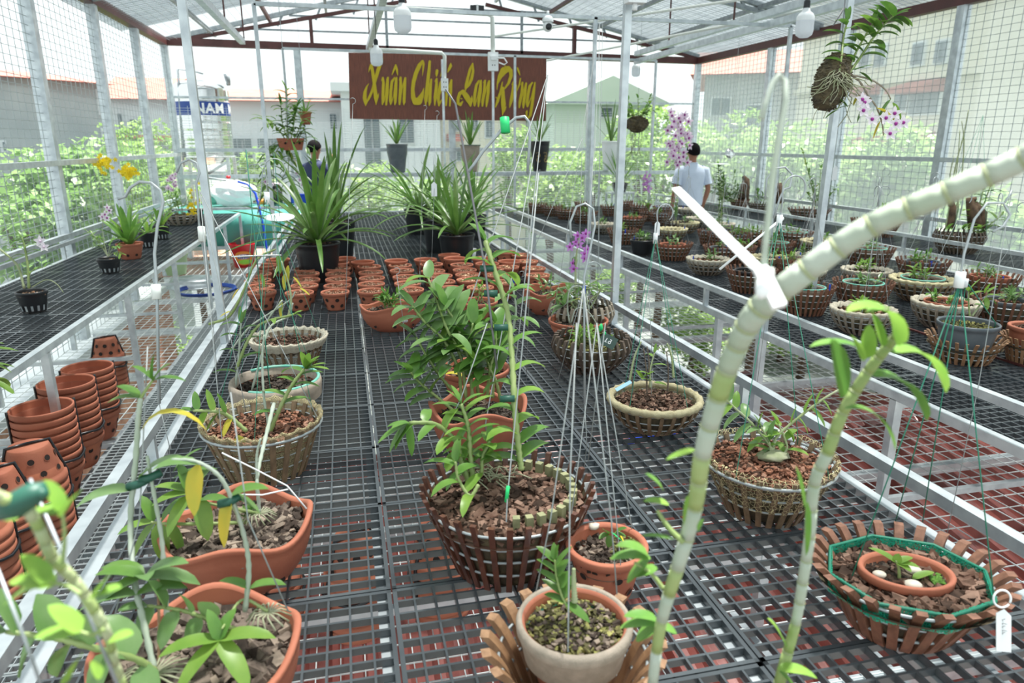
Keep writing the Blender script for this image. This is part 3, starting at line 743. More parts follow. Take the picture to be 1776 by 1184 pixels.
# 4 wavy oval with embossed side
t = oval_pot('wavy_orchid_pot', 412, 900, .15, 'large wavy-rimmed terracotta pot with grey bark, clumps of glossy leaves at its left edge', .158, .152, .015, 4, .52, rz=.75, n=520, sz=.016)
t.rotation_euler = (0,0,0)
D = dep(t, .16); P = Plant(t, ['leaf_light','leaf'], ['cane_white','cane_green'])
base = lp(t,450,890,D)
P.cane([base, lp(t,400,880,D-.03), lp(t,345,868,D-.06), lp(t,325,850,D-.06)], .004, 0, mi=1)
P.cane([lp(t,430,905,D), lp(t,360,908,D-.06), lp(t,290,908,D-.08), lp(t,262,905,D-.1)], .0045, 0, mi=1)
for (px, py, dx, dy, dz, L, Wd, mi) in ((330,855,-.9,-.2,.15,.075,.032,0),(330,858,-.5,-.5,-.5,.09,.036,0),(345,862,.2,-.5,-.8,.09,.036,0),(328,850,-.2,.2,.9,.06,.026,1),(335,850,.5,.3,.8,.06,.026,1),(325,852,-.9,.3,.4,.075,.028,0),(345,868,.7,-.3,.3,.07,.03,1),
        (268,905,-.8,-.3,.2,.07,.03,0),(268,908,-.6,-.3,-.6,.08,.032,0),(275,906,.1,-.4,-.9,.08,.034,0),(266,903,-.3,.3,.9,.06,.026,1),(280,905,.5,.2,.7,.07,.028,1),(290,908,.4,-.2,-.8,.07,.03,0),(300,820,.6,0,.8,.08,.02,1),(300,830,.8,0,.4,.09,.02,1)):
    P.leaf(lp(t,px,py,D-.07), (dx,dy,dz), L, Wd, .8, mi)
P.cane([lp(t,475,700,D+.3), lp(t,458,770,D+.1), lp(t,446,830,D), lp(t,450,885,D)], .0055, 0, mi=0)
P.cane([base, lp(t,445,800,D), lp(t,452,760,D)], .004, 0, mi=0)
P.done()
b = MB()
for k in range(16): a_ = k*.4; b.tube([base, base+Vector((.02*math.cos(a_), .02*math.sin(a_), .004)), base+Vector((.035*math.cos(a_+.3), .035*math.sin(a_+.3), -.012))], .0016, 4)
b.build('roots', 'root', t)
b = MB()
for k in range(60): a_ = R.uniform(0,6.3); q = R.random()*.02; c_ = lp(t,430,888,D)+Vector((q*math.cos(a_), q*math.sin(a_), -.004)); b.leaf(c_, (math.cos(a_),math.sin(a_),1.5), .014, .005, .6, n=2)
b.build('moss_tuft', 'mossg', t)
b = MB(); b.tube([lp(t,385,785,D-.05), lp(t,440,812,D-.02), lp(t,498,842,D), lp(t,532,882,D)], .0018, 5); b.tube([lp(t,410,857,D-.05), lp(t,455,858,D-.03), lp(t,500,848,D)], .0018, 5); b.build('white_tie_wires', 'white', t)

# 5 big wavy pot bottom left
t = oval_pot('wavy_orchid_pot', 345, 1118, .15, 'wavy-rimmed terracotta pot nearest the camera at bottom left, coarse grey bark and glossy leaves', .160, .152, .015, 4, .55, n=420, sz=.021)
D = dep(t, .16); P = Plant(t, ['leaf_light','leaf','leaf_blue','leaf_yellow'], ['cane_white','cane_green'], random.Random(4))
def lcluster(px, py, d, specs, P=P):
    for (dx, dy, dz, L, Wd, mi) in specs: P.leaf(lp(P.t,px,py,d), (dx,dy,dz), L, Wd, .9, mi)
P.cane([lp(t,465,1060,D), lp(t,420,1040,D), lp(t,385,1090,D-.07)], .003, 0, mi=1)
lcluster(380,1110,D-.07, ((-.9,-.2,.35,.085,.030,0),(-.5,-.55,-.1,.09,.026,0),(.45,-.6,-.2,.09,.030,0),(.9,-.1,.3,.085,.030,0),(.3,.4,.7,.05,.022,1),(-.2,.3,.8,.05,.02,1)))
P.cane([lp(t,412,1092,D), lp(t,365,1075,D-.03), lp(t,315,1058,D-.05), lp(t,255,1050,D-.06)], .0042, 7, .055, .03, start=.15, mi=1, lmi=2, side=(.1,.2,1), droop=.9)
P.cane([lp(t,270,1165,D-.1), lp(t,235,1142,D-.13), lp(t,150,1120,D-.18), lp(t,90,1105,D-.2), lp(t,10,1095,D-.22)], .0055, 8, .075, .040, start=.1, mi=1, lmi=2, side=(.1,.2,1), droop=1.1)
P.cane([lp(t,268,1165,D-.1), lp(t,248,1075,D-.08), lp(t,232,1000,D-.04), lp(t,226,900,D), lp(t,235,800,D), lp(t,240,720,D), lp(t,244,690,D)], .0050, 0, mi=0, seg=18, taper=.9)
lcluster(250,1000,D-.05, ((-.8,0,.5,.07,.028,1),(.7,-.2,.6,.08,.034,2),(.9,-.1,.1,.085,.034,2),(-.6,.3,.3,.08,.03,1),(.2,-.5,.5,.06,.03,2),(-.9,-.2,-.1,.08,.028,1)))
lcluster(236,1030,D-.06, ((-.9,0,.15,.085,.03,2),(.8,0,.3,.075,.03,1)))
lcluster(228,850,D, ((-.9,-.1,.15,.085,.040,2),))
lcluster(240,830,D, ((.8,-.1,.75,.085,.034,2),))
lcluster(242,690,D, ((-.9,0,.25,.05,.02,1),(-.5,.1,.6,.04,.024,1)))
P.cane([lp(t,244,690,D), lp(t,256,672,D), lp(t,268,655,D)], .003, 0, mi=1)
lcluster(266,660,D, ((.1,0,1,.045,.022,1),(.9,0,.25,.05,.018,1),(-.5,0,.8,.04,.022,1),(.5,0,.8,.04,.02,1)))
P.leaf(lp(t,246,745,D), (.6,0,.75), .12, .022, 2.6, 3)
P.cane([lp(t,290,1075,D), lp(t,285,1000,D), lp(t,280,930,D), lp(t,264,840,D), lp(t,255,790,D)], .0045, 0, mi=0)
P.cane([lp(t,425,1060,D), lp(t,432,990,D), lp(t,425,935,D), lp(t,404,870,D-.02), lp(t,380,825,D-.04), lp(t,340,800,D-.05), lp(t,298,797,D-.05)], .0046, 0, mi=0, seg=18)
lcluster(400,860,D-.02, ((-.25,-.2,-.9,.085,.034,3),(.5,.1,-.3,.06,.03,2),(.8,0,.4,.06,.03,1)))
lcluster(345,805,D-.05, ((-.2,-.3,-.9,.08,.034,3),(-.9,0,.3,.07,.03,2)))
lcluster(432,1020,D, ((.8,-.1,.35,.06,.022,1),(-.4,.1,.3,.05,.02,1)))
P.done()
for (qx, qy, dd) in ((240,838,D), (262,826,D), (398,868,D-.02)):
    b = MB(); c_ = lp(t,qx,qy,dd); b.tube([c_+Vector((-.016,0,-.004)), c_+Vector((0,-.004,0)), c_+Vector((.016,0,.006))], .007, 6); b.build('twist_clip', 'tie_green', t)
b = MB(); base = lp(t,265,1168,D-.1)
for k in range(22): a_ = k*.29; b.tube([base, base+Vector((.03*math.cos(a_), .03*math.sin(a_), .003)), base+Vector((.055*math.cos(a_+.2), .055*math.sin(a_+.2), -.012))], .0017, 4)
b.build('roots', 'root', t); b = MB(); base = lp(t,465,1062,D)
for k in range(16): a_ = k*.4; b.tube([base, base+Vector((.02*math.cos(a_), .02*math.sin(a_), .004)), base+Vector((.035*math.cos(a_+.3), .035*math.sin(a_+.3), -.012))], .0015, 4)
b.build('roots', 'root', t)
b = MB()
for (ax_, ay_, bx_, by_) in ((290,1060,370,500),(560,1060,420,760),(10,880,110,1184)):
    pass
b.tube([lp(t,500,1060,D), lp(t,430,900,D-.02), lp(t,400,680,D-.04)], .0012, 4); b.tube([lp(t,178,1150,D-.1), lp(t,242,900,D), lp(t,256,600,D)], .0012, 4); b.build('hanging_wires', 'string', t)
b = MB(); b.tube([lp(t,275,1160,D-.08), lp(t,276,1090,D-.05), lp(t,274,1000,D-.05)], .0022, 6); b.build('bamboo_stake', 'bark_pale', t)

# 6 big dark basket
t = orchid('slatted_basket', 880, 842, .19, 'biggest dark red slatted basket at the centre, double ring of slats and spreading green orchid')
basket(t, .192, .185, .62, 32, w=.0125, th=.008, m='wood_red', over=.01, hoopr=.0032, hoops=(.28,.5,.7,.9))
fill(t, .158, .178, .178, 'bark', 700, .0135, rn, dome=.008)
b = MB()
for k in range(15):
    a_ = -1.75+k*.2; r_ = .137; c_ = Vector((r_*math.cos(a_)+.015, r_*math.sin(a_)+.01, .170)); u_ = Vector((-math.sin(a_), math.cos(a_), 0))*.0075; n_ = Vector((math.cos(a_), math.sin(a_), 0))*.008
    b.add([c_+i*u_+j*n_+Vector((0,0,z_)) for z_ in (-.03,.012) for i, j in ((-1,-1),(1,-1),(1,1),(-1,1))], [(4,5,6,7),(0,1,5,4),(1,2,6,5),(2,3,7,6),(3,0,4,7)])
b.build('inner_slat_ends', 'slat_end', t, False)
D = dep(t, .2); rq = random.Random(9); P = Plant(t, ['leaf','leaf_light'], ['cane_green','cane_pale'], rq)
P.cane([lp(t,815,840,D), lp(t,800,800,D), lp(t,790,765,D), lp(t,755,735,D-.02), lp(t,710,733,D-.04)], .0075, 9, .07, .027, start=.1, side=(.6,.5,.6), droop=1.2)
for (dx, dz) in ((-.9,-.3),(-.6,-.7),(.1,-.9)): P.leaf(lp(t,706,735,D-.04), (dx,-.1,dz), .075, .026, .5, 0)
P.cane([lp(t,820,830,D), lp(t,816,790,D), lp(t,812,740,D), lp(t,800,700,D)], .007, 16, .07, .020, start=.15, side=(1,0,.1), droop=1.3, upk=.5)
P.cane([lp(t,835,820,D), lp(t,838,790,D), lp(t,850,765,D)], .005, 7, .06, .025, start=.05, droop=1.2)
P.cane([lp(t,905,815,D), lp(t,900,780,D), lp(t,893,710,D), lp(t,888,620,D+.05), lp(t,880,540,D+.1), lp(t,858,470,D+.12), lp(t,842,418,D+.15)], .0075, 22, .10, .034, start=.04, side=(1,-.1,0), droop=1.7, seg=24, upk=.55, taper=.9)
P.cane([lp(t,830,840,D-.05), lp(t,815,860,D-.06), lp(t,795,830,D-.05), lp(t,790,800,D-.05)], .005, 5, .07, .028, droop=1.4)
P.done()
b = MB()
for k in range(34):
    a_ = rq.uniform(0, 6.3); c_ = lp(t, rq.uniform(800,905), rq.uniform(812,835), z=ZB+.178); q_ = rq.uniform(.02,.055)
    b.tube([c_, c_+Vector((q_*.5*math.cos(a_), q_*.5*math.sin(a_), .010)), c_+Vector((q_*math.cos(a_+.5), q_*math.sin(a_+.5), .0))], .0017, 4)
b.build('roots', 'root', t)
b = MB(); c_ = lp(t,878,870,D-.12); b.tube([c_, c_+Vector((.004,0,.035))], .004, 6); b.build('green_sleeve', 'green_bright', t)
b = MB(); b.tube([lp(t,878,905,D-.16), lp(t,880,860,D-.12), lp(t,906,600,D-.1), lp(t,934,300,D-.05)], .0016, 5); b.tube([lp(t,745,800,D), lp(t,800,690,D), lp(t,845,560,D)], .0014, 4); b.tube([lp(t,1020,800,D+.1), lp(t,1050,560,D)], .0012, 4); b.build('hanging_wires', 'string', t)
b = MB(); b.tube([lp(t,862,640,D+.05), lp(t,842,470,D+.1), lp(t,790,180,D+.2), lp(t,773,155,D+.2)], .0028, 6); b.build('support_rod', 'wire_dark', t)
b = MB(); c_ = lp(t,1022,850,D+.02); b.add([c_+Vector(v) for v in ((-.012,0,.02),(.012,0,.02),(.020,0,-.022),(-.006,0,-.03),(-.012,.001,.02),(.012,.001,.02),(.020,.001,-.022),(-.006,.001,-.03))], [(0,1,2,3),(7,6,5,4),(0,4,5,1),(1,5,6,2),(2,6,7,3),(3,7,4,0)]); b.build('white_tag', 'white', t, False)
for (qx, qy, dd) in ((873,567,D+.07),(848,465,D+.12),(855,508,D+.1),(884,690,D)):
    b = MB(); c_ = lp(t,qx,qy,dd); b.tube([c_+Vector((-.022,0,0)), c_+Vector((.01,-.006,0))], .008, 8); b.build('twist_clip', 'tie_green', t)

# 7 oval terracotta with dense plant
t = oval_pot('wavy_orchid_pot', 829, 700, .16, 'oval wavy terracotta pot packed with tall broad-leaved orchid, behind the biggest dark basket', .152, .140, .018, 4, .5, bark='bark_dark', n=420, sz=.007, rz=0)
D = dep(t, .2); rq = random.Random(12); P = Plant(t, ['leaf','leaf_blue','leaf_light'], ['cane_green','cane_white'], rq)
def fan(pts, n, L=.085, Wd=.034, r=.006, mi=0, lmi=None, sd=(.8,.3,.5), dr=1.0, st=.35):
    P.cane([lp(t,x_,y_,D+dd) for (x_, y_, dd) in pts], r, n, L*1.12, Wd*1.22, start=st, side=sd, droop=dr, mi=mi, lmi=lmi, seg=15, upk=.5)
fan(((790,715,0),(760,690,-.02),(730,665,-.04),(712,645,-.06)), 9, .075, .034, lmi=0)
fan(((800,690,.02),(770,660,.0),(745,625,-.02),(722,585,-.02)), 9, .085, .034, lmi=0)
fan(((800,690,.02),(795,640,.0),(770,590,-.02),(738,560,-.03),(715,530,-.03)), 9, .09, .036, lmi=1)
fan(((808,690,.02),(800,620,0),(775,570,-.02),(760,530,0),(743,483,.02)), 7, .10, .040, lmi=1)
fan(((820,690,.02),(812,620,0),(790,560,0),(772,530,0)), 10, .10, .042, lmi=None)
fan(((830,690,.05),(825,640,0),(815,600,0),(820,560,0)), 9, .10, .04, lmi=0)
fan(((845,690,.05),(850,640,0),(860,600,0),(858,560,0)), 9, .09, .038, lmi=0)
fan(((855,690,.05),(850,640,.04),(800,610,.0),(770,600,0)), 8, .09, .036, lmi=0)
fan(((870,700,.05),(860,660,0),(850,640,0),(840,610,-.04)), 8, .09, .036, lmi=0)
for k in range(14):
    P.leaf(lp(t,rq.uniform(770,880),rq.uniform(560,650),D+rq.uniform(-.08,.08)), (rq.uniform(-.8,.8), rq.uniform(-.6,.2), rq.uniform(-.3,.9)), .09, .036, 1.2, rq.randrange(3))
for (qx, qy) in ((745,483),(755,515),(780,560)): P.leaf(lp(t,qx,qy,D), (-.5,-.2,.2 if qy < 500 else -.8), .085, .036, 1.0, 2)
P.done(); hanger(t, .14, .15, lp(t, 950, 130, D+.2), 'wire', .0018, 3, False)

# 7b pot behind
t = orchid('orchid_pot', 822, 636, .12, 'terracotta pot half hidden behind the broad-leaved orchid')
pot_mesh(.135, .12, .66, mats=('terra','hole','terra_in'), n=40).build('pot_body', ('terra','hole','terra_in'), t); fill(t, .105, .12, .12, 'bark', 200, .010, rn)
D = dep(t,.15); P = Plant(t, ['leaf_yellow','leaf_blue'], ['cane_white','cane_green'], rq)
P.cane([lp(t,780,640,D), lp(t,775,590,D), lp(t,772,540,D)], .006, 4, .07, .028, lmi=1)
P.cane([lp(t,868,640,D), lp(t,885,590,D), lp(t,895,540,D), lp(t,890,500,D)], .006, 8, .11, .045, lmi=1, droop=1.4)
P.leaf(lp(t,770,650,D-.1), (.5,-.2,.2), .09, .03, 1.2, 0); P.leaf(lp(t,760,615,D-.1), (.2,-.2,.8), .06, .02, 2, 0)
P.done()

# 8 small round pot, dark mix
t = orchid('orchid_pot', 830, 521, .11, 'small round terracotta pot of dark mix just behind the tall centre cane')
pot_mesh(.105, .11, .6, mats=('terra','hole','terra_in'), n=36, holes=7).build('pot_body', ('terra','hole','terra_in'), t); fill(t, .096, .092, .092, 'bark_grey', 200, .006, rn)
seedling(t, .1, 3, .09, .05, .016, random.Random(2), 'leaf_light')
# 9 oval with seedling and white writing
t = oval_pot('wavy_orchid_pot', 681, 528, .13, 'oval wavy terracotta pot with white scrawl and low seedling, before the small pot rows', .168, .12, .010, 4, .55, bark='bark_grey', n=250, sz=.008, ribs=.003)
seedling(t, .115, 7, .085, .07, .022, random.Random(11), 'leaf', .07, 5); D = dep(t)
b = MB()
for k in range(9): a_ = -1.33+k*.022; r_ = (.1545, .112); c_ = Vector((r_[0]*math.cos(a_), r_[1]*math.sin(a_)-.001, .065)); b.tube([c_+Vector((0,0,-.008 if k%2 else .006)), c_+Vector((.003,0,.006 if k%2 else -.004))], .0012, 4)
b.build('white_scrawl', 'white', t)
# 10 oval right
t = oval_pot('wavy_orchid_pot', 948, 500, .14, 'ribbed oval terracotta pot with blue clip, beside the right rail of centre bench', .155, .11, .014, 4, .5, rz=.5, bark='bark_grey', n=250, sz=.008, ribs=.005)
seedling(t, .125, 3, .09, .06, .018, random.Random(13), 'leaf_blue', .04, 4)
b = MB(); c_ = lp(t,917,482,z=ZB+.16); b.box(c_-Vector((.007,.004,.018)), c_+Vector((.007,.004,.018))); b.build('blue_clip', 'blue', t)
# 11 grey bowl with purple flowers
t = orchid('slatted_basket', 1008, 532, .15, 'weathered grey slatted bowl holding an orchid with violet flowers')
basket(t, .165, .16, .45, 26, w=.016, m='wood_grey', flare='belly'); fill(t, .14, .13, .13, 'bark_dark', 150, .012, rn)
D = dep(t, .2); rq = random.Random(31); P = Plant(t, ['leaf_blue','leaf'], ['cane_pale'], rq)
P.cane([lp(t,1000,530,D), lp(t,998,480,D), lp(t,1000,440,D), lp(t,1005,410,D)], .0065, 0)
for (qx, qy) in ((1002,408),(1016,405),(1010,412),(1018,432),(1014,440),(998,420),(988,428),(1004,424),(1015,448),(993,456),(995,466)): P.flower(lp(t,qx,qy,D), .026)
P.leaf(lp(t,996,445,D), (0,-.2,-1), .05, .03, .2, 0)
for k in range(9):
    a_ = rq.uniform(0,6.28); P.cane([lp(t,1008+rq.uniform(-20,20),535,D), lp(t,1008+rq.uniform(-45,45),500,D+rq.uniform(-.1,.1)), lp(t,1008+rq.uniform(-60,55),480+rq.uniform(0,40),D+rq.uniform(-.1,.1))], .005, 5, .06, .022, droop=1.2)
P.done(fm=('petal_violet','petal_purple')); hanger(t, .13, .15, lp(t,1040,40,D+.3), 'wire', .0012, 3, False)
# 12 round terracotta
t = orchid('orchid_pot', 1003, 553, .13, 'round terracotta pot with arching bare roots, behind the open-topped dark basket')
pot_mesh(.142, .13, .62, mats=('terra','hole','terra_in'), n=44, holes=8).build('pot_body', ('terra','hole','terra_in'), t); fill(t, .112, .125, .125, 'bark_dark', 250, .010, rn)
D = dep(t,.15); P = Plant(t, ['leaf_blue','leaf_yellow'], ['cane_pale','cane_white'], rq)
P.cane([lp(t,988,560,D), lp(t,984,530,D), lp(t,990,500,D), lp(t,1012,500,D), lp(t,1022,540,D)], .0045, mi=1)
P.cane([lp(t,990,560,D), lp(t,1000,535,D), lp(t,1020,540,D), lp(t,1040,570,D)], .004, mi=1)
for (dx, dz) in ((-.9,.1),(-.5,.6),(.1,1),(.6,.5),(-.8,-.2)): P.leaf(lp(t,978,530,D), (dx,-.2,dz), .075, .03, .6, 0)
P.leaf(lp(t,990,530,D), (.3,-.1,.9), .09, .014, 3, 1); P.done(); hanger(t, .13, .13, lp(t,1013,500,D-.1), 'wire', .0014, 3, True, clip='blue', hr=.04)
# 13 dark open basket with 12 tag
t = orchid('slatted_basket', 1026, 590, .13, 'dark brown curved-slat basket of mossy canes with a dark green numbered tag')
basket(t, .165, .14, .48, 26, w=.013, th=.014, m='wood_old', flare='belly', over=.015); fill(t, .11, .13, .13, 'moss', 260, .010, rn)
seedling(t, .12, 14, .06, .045, .014, random.Random(15), 'leaf_light', .09, 4); D = dep(t,.1)
b = MB(); c_ = lp(t,1055,591,D-.17); ux = (RT*.88-UP*.47).normalized(); uy = (RT*.47+UP*.88).normalized(); nz = ux.cross(uy)
b.add([c_+ux*i*.033+uy*j*.024+nz*k for k in (0,.0015) for i, j in ((-1,-1),(1,-1),(1,1),(-1,1))], [(3,2,1,0),(4,5,6,7),(0,1,5,4),(1,2,6,5),(2,3,7,6),(3,0,4,7)]); tg = b.build('number_tag', 'tag_green', t, False)
b = MB()
def stroke(b, pts, wd, o_=c_, nz=nz): 
    for p_, q_ in zip(pts[:-1], pts[1:]): b.bar(o_+ux*p_[0]+uy*p_[1]+nz*.0022, o_+ux*q_[0]+uy*q_[1]+nz*.0022, wd, .001, up=nz)
stroke(b, [(-.014,-.008),(-.004,-.008)], .003); stroke(b, [(-.010,-.008),(-.009,.008)], .0034)
stroke(b, [(.004,.009),(.012,.008)], .003); stroke(b, [(.010,.008),(.011,-.007),(.004,-.009),(.001,-.004),(.004,.001),(.011,.001)], .0032)
o = b.build('number', 'white', tg, False)
b = MB(); b.blob(lp(t,1042,568,D-.16), .009, (1,1,1.6), 8, 6, jit=.3); b.blob(lp(t,1049,578,D-.17), .005, (1,1,1.6), 8, 6); b.build('green_knot', 'green_bright', t)
b = MB(); b.tube([lp(t,962,680,D-.12), lp(t,1012,500,D-.1), lp(t,1032,240,D)], .0016, 5); b.tube([lp(t,1048,700,D-.14), lp(t,1043,590,D-.16)], .0014, 4); b.build('hanging_wires', 'string', t)
# 14 and 15 net baskets, right
t = orchid('slatted_basket', 1135, 693, .10, 'net-rimmed slatted bowl with sprouting sticks and pale blue tab, right part of centre bench')
basket(t, .150, .105, .5, 24, w=.012, m='wood_olive', flare='bowl', over=0); lining(t, .148, .10, .62, 'net_olive', rim='net_rim', rr=.0125)
fill(t, .098, .128, .128, 'bark', 400, .0095, rn); D = dep(t,.12); P = Plant(t, ['leaf_light'], ['wood_old','cane_pale'] , rq)
for (x0_, y0_, x1_, y1_) in ((1097,683,1093,640),(1122,683,1116,604),(1158,678,1156,610),(1125,650,1122,600)): P.cane([lp(t,x0_,y0_,D), lp(t,(x0_+x1_)/2+2,(y0_+y1_)/2,D), lp(t,x1_,y1_,D)], .003, 0, mi=0)
P.cane([lp(t,1092,660,D), lp(t,1100,620,D), lp(t,1112,592,D)], .0045, 0, mi=1); P.cane([lp(t,1168,655,D), lp(t,1165,620,D), lp(t,1157,595,D)], .0045, 0, mi=1)
P.cane([lp(t,1128,672,D), lp(t,1128,640,D), lp(t,1135,612,D)], .004, 3, .05, .015, mi=1)
for (qx, qy, dx, dz) in ((1112,655,-.4,.7),(1115,655,.5,.5),(1128,660,-.5,.3),(1135,664,.7,.0)): P.leaf(lp(t,qx,qy,D), (dx,-.2,dz), .045, .024, .5)
P.done()
b = MB(); c_ = lp(t,1083,670,D-.03); b.bar(c_-RT*.028-UP*.012, c_+RT*.022+UP*.016, .016, .0015, up=(0,-.3,1)); b.build('blue_tab', 'blue_pale', t, False)
hanger(t, .13, .105, lp(t,1137,410,D+.1), 'cord_green', .0012, 4, True, clip='white', hr=.03)
t = orchid('slatted_basket', 1333, 795, .145, 'slatted basket wrapped in hexagonal yellow net, leafy branching orchid on red bark')
basket(t, .166, .15, .58, 25, w=.014, m='wood_olive', over=.006, hoopr=.003); lining(t, .168, .15, .58, 'net_hex', outer=True)
b = MB(); b.tube([(.165*math.cos(q), .165*math.sin(q), .14) for q in [j*math.pi/24 for j in range(48)]], .0038, 6, closed=True); b.build('rim_hoop', 'wire', t)
fill(t, .140, .152, .152, 'bark_red', 650, .0095, rn, dome=.01); D = dep(t,.17); P = Plant(t, ['leaf_blue','leaf_light'], ['cane_pale','cane_green'], random.Random(8))
P.cane([lp(t,1345,790,D), lp(t,1330,765,D), lp(t,1300,730,D), lp(t,1272,705,D), lp(t,1255,688,D)], .0045, 11, .062, .024, side=(.5,.2,.8), start=.1)
P.cane([lp(t,1340,790,D), lp(t,1345,760,D), lp(t,1365,740,D), lp(t,1400,712,D), lp(t,1430,690,D), lp(t,1458,674,D)], .0045, 7, .06, .024, side=(-.2,.1,1), start=.35, end=.8, lmi=1, tip=False)
P.cane([lp(t,1335,795,D), lp(t,1335,770,D), lp(t,1320,740,D)], .004, 7, .055, .02)
P.cane([lp(t,1350,795,D), lp(t,1365,775,D), lp(t,1350,735,D)], .004, 6, .055, .022, lmi=1)
P.done()
b = MB(); b.blob(lp(t,1342,790,D), .030, (1.3,1,.5), 12, 7, jit=.2); b.build('root_mat', 'net_hex' if 0 else 'root', t)
hanger(t, .155, .15, lp(t,1352,380,D+.1), 'cord_green', .0013, 4, True, clip='white', hr=.035)
# 16 small round pot
t = orchid('orchid_pot', 1052, 952, .105, 'plain round terracotta pot with yellow and green stakes, right of the biggest basket')
pot_mesh(.087, .12, .62, mats=('terra','hole','terra_in'), n=48, thick=.011, holes=6).build('pot_body', ('terra','hole','terra_in'), t); fill(t, .098, .074, .074, 'bark_grey', 200, .011, rn); 
D = dep(t,.12); P = Plant(t, ['leaf'], rnd=rq)
for (qx, qy, dx, dz) in ((1055,925,-.5,.7),(1055,925,-.8,.0),(1058,928,-.2,-.9),(1065,925,.7,.0),(1068,922,.6,.5)): P.leaf(lp(t,qx,qy,D), (dx,-.3,dz), .026, .016, .4)
P.done(); b = MB()
for k in range(60): b.chip(lp(t,rq.uniform(1060,1105),rq.uniform(930,968),z=ZB+.107), .005, rq)
b.build('moss', 'moss', t)
b = MB(); b.bar(lp(t,1082,940,z=ZB+.11), lp(t,1070,915,z=ZB+.13), .003, .0015); b.build('yellow_stake', 'flower_yellow', t, False)
b = MB(); b.bar(lp(t,1078,937,z=ZB+.11), lp(t,1060,922,z=ZB+.125), .003, .0015); b.build('green_stake', 'green_bright', t, False)
b = MB(); b.blob(lp(t,1030,912,z=ZB+.118), .011, (1.2,1,.7), 8, 6, jit=.15); b.build('pebble', 'pebble', t)
hanger(t, .082, .12, lp(t,1035,560,D-.05), 'wire', .0012, 3, False)
# 17 netted pot in lotus basket
t = orchid('slatted_basket', 990, 1100, .115, 'tan basket of outward-curling slats at the bottom, sheltering the netted pot')
basket(t, .142, .12, .50, 20, w=.020, th=.012, m='wood_tan', flare='lotus', over=.02, dark=False, hoopr=.003, hoops=(.3,.6,.93))
t2 = orchid('orchid_pot', 996, 1068, .175, 'terracotta pot with brown net over its rim, standing inside the tan curled basket')
t.location = (t2.location.x-.005, t2.location.y-.01, ZB); t2.location.z = ZB+.014
t = t2; HH = .155
pot_mesh(.092, HH, .55, mats=('terra','hole','terra_in'), n=48, holes=6, rows=1, hr=.011).build('pot_body', ('terra','hole','terra_in'), t)
b = MB(); b.lathe([(.083,.088),(.087,.11),(.0925,.132),(.096,.138),(.097,.150),(.093,.159),(.087,.157),(.080,.125)], 48); b.build('net_cover', 'rim_taupe', t)
b = MB(); b.lathe([(.0845,.150),(.079,.125)], 48); b.build('net_inside', 'rim_teal', t)
fill(t, .143, .082, .082, 'moss', 260, .0065, rn, dome=.006); fill(t, .144, .076, .076, 'bark_grey', 150, .007, rn, dome=.006, name='pebble_mix')
D = dep(t,.16); P = Plant(t, ['leaf'], ['cane_pale','cane_green'], rq)
P.cane([lp(t,987,1058,D), lp(t,975,1035,D), lp(t,965,1000,D), lp(t,962,970,D)], .0028, 9, .04, .018, mi=1, start=.15, side=(1,-.2,.2), upk=.9, droop=.4)
P.cane([lp(t,997,1045,D), lp(t,995,1010,D), lp(t,995,985,D)], .0055, 0, mi=0)
P.leaf(lp(t,980,1045,D), (.6,-.5,-.3), .05, .022, .3); P.done()
b = MB(); b.tube([lp(t,985,1130,D-.1), lp(t,986,1050,D-.08), lp(t,989,820,D-.08), lp(t,1000,560,D)], .0013, 5); b.tube([lp(t,930,1025,D), lp(t,955,900,D), lp(t,1012,500,D)], .0012, 4); b.tube([lp(t,1070,1030,D), lp(t,1060,900,D), lp(t,1012,500,D)], .0012, 4); b.build('hanging_wires', 'string', t)
# 18 octagonal basket
t = orchid('slatted_basket', 1575, 990, .125, 'low wide brown slatted basket with green net band, bottom right of centre bench')
t.rotation_euler = (0, 0, -.2)
R8 = .175
basket(t, R8*1.0, .125, .50, 26, w=.018, th=.013, m='wood_brown', flare='lotus', over=.016, hoopr=.0036, hoops=(.3,.6,.90), ex=1.0, ey=.88)
b = MB(); pr = [(.985,.085),(.99,.120),(.95,.124),(.94,.085)]; b.lathe([(R8*.90*a_, z_) for a_, z_ in pr], 8, ex=1, ey=.86); b.build('green_net_band', 'net_green', t, False)
b = MB(); q8 = [(R8*.885*math.cos(j*math.pi/4), R8*.885*.86*math.sin(j*math.pi/4), .122) for j in range(8)]; b.tube(q8, .0035, 6, closed=True); b.build('green_cord', 'cord_green', t)
fill(t, .112, R8*.80, R8*.69, 'bark', 330, .019, rn)
tt = thing('orchid_pot', t.location+Vector((-.005,.0,.05)), 'shallow oval terracotta dish with white pebbles sunk in the octagonal netted basket', 'potted orchid'); tt.rotation_euler = (0,0,-.35)
pot_mesh(.088, .080, .6, ex=1, ey=.74, mats=('terra','hole','terra_in'), n=48, holes=0, rows=0, thick=.009).build('pot_body', ('terra','hole','terra_in'), tt)
fill(tt, .064, .076, .056, 'bark_dark', 200, .008, rn)
b = MB()
for (x_, y_, r_) in ((-.050,-.005,.012),(.022,.018,.014),(.0,-.034,.016)): b.blob((x_, y_, .068), r_, (1.1,.85,.55), 12, 8)
b.build('pebbles', 'pebble', tt)
b = MB()
for k in range(90): b.chip((R.uniform(.045,.065), R.uniform(-.02,.012), .066), .005, R)
b.build('moss', 'mossg', tt)
P = Plant(tt, ['leaf_light','leaf_blue'], ['cane_green'], rq)
P.cane([(-.012,-.005,.06), (-.014,.0,.08), (-.02,.004,.095)], .0035, 0)
for (d_, L_) in (((-.8,.5,.5),.055),((.7,.2,.4),.035),((.8,-.2,.2),.04),((.1,.1,1),.02),((.5,-.6,.1),.03)): P.leaf((-.018,.003,.09), d_, L_, .018, .6, 0)
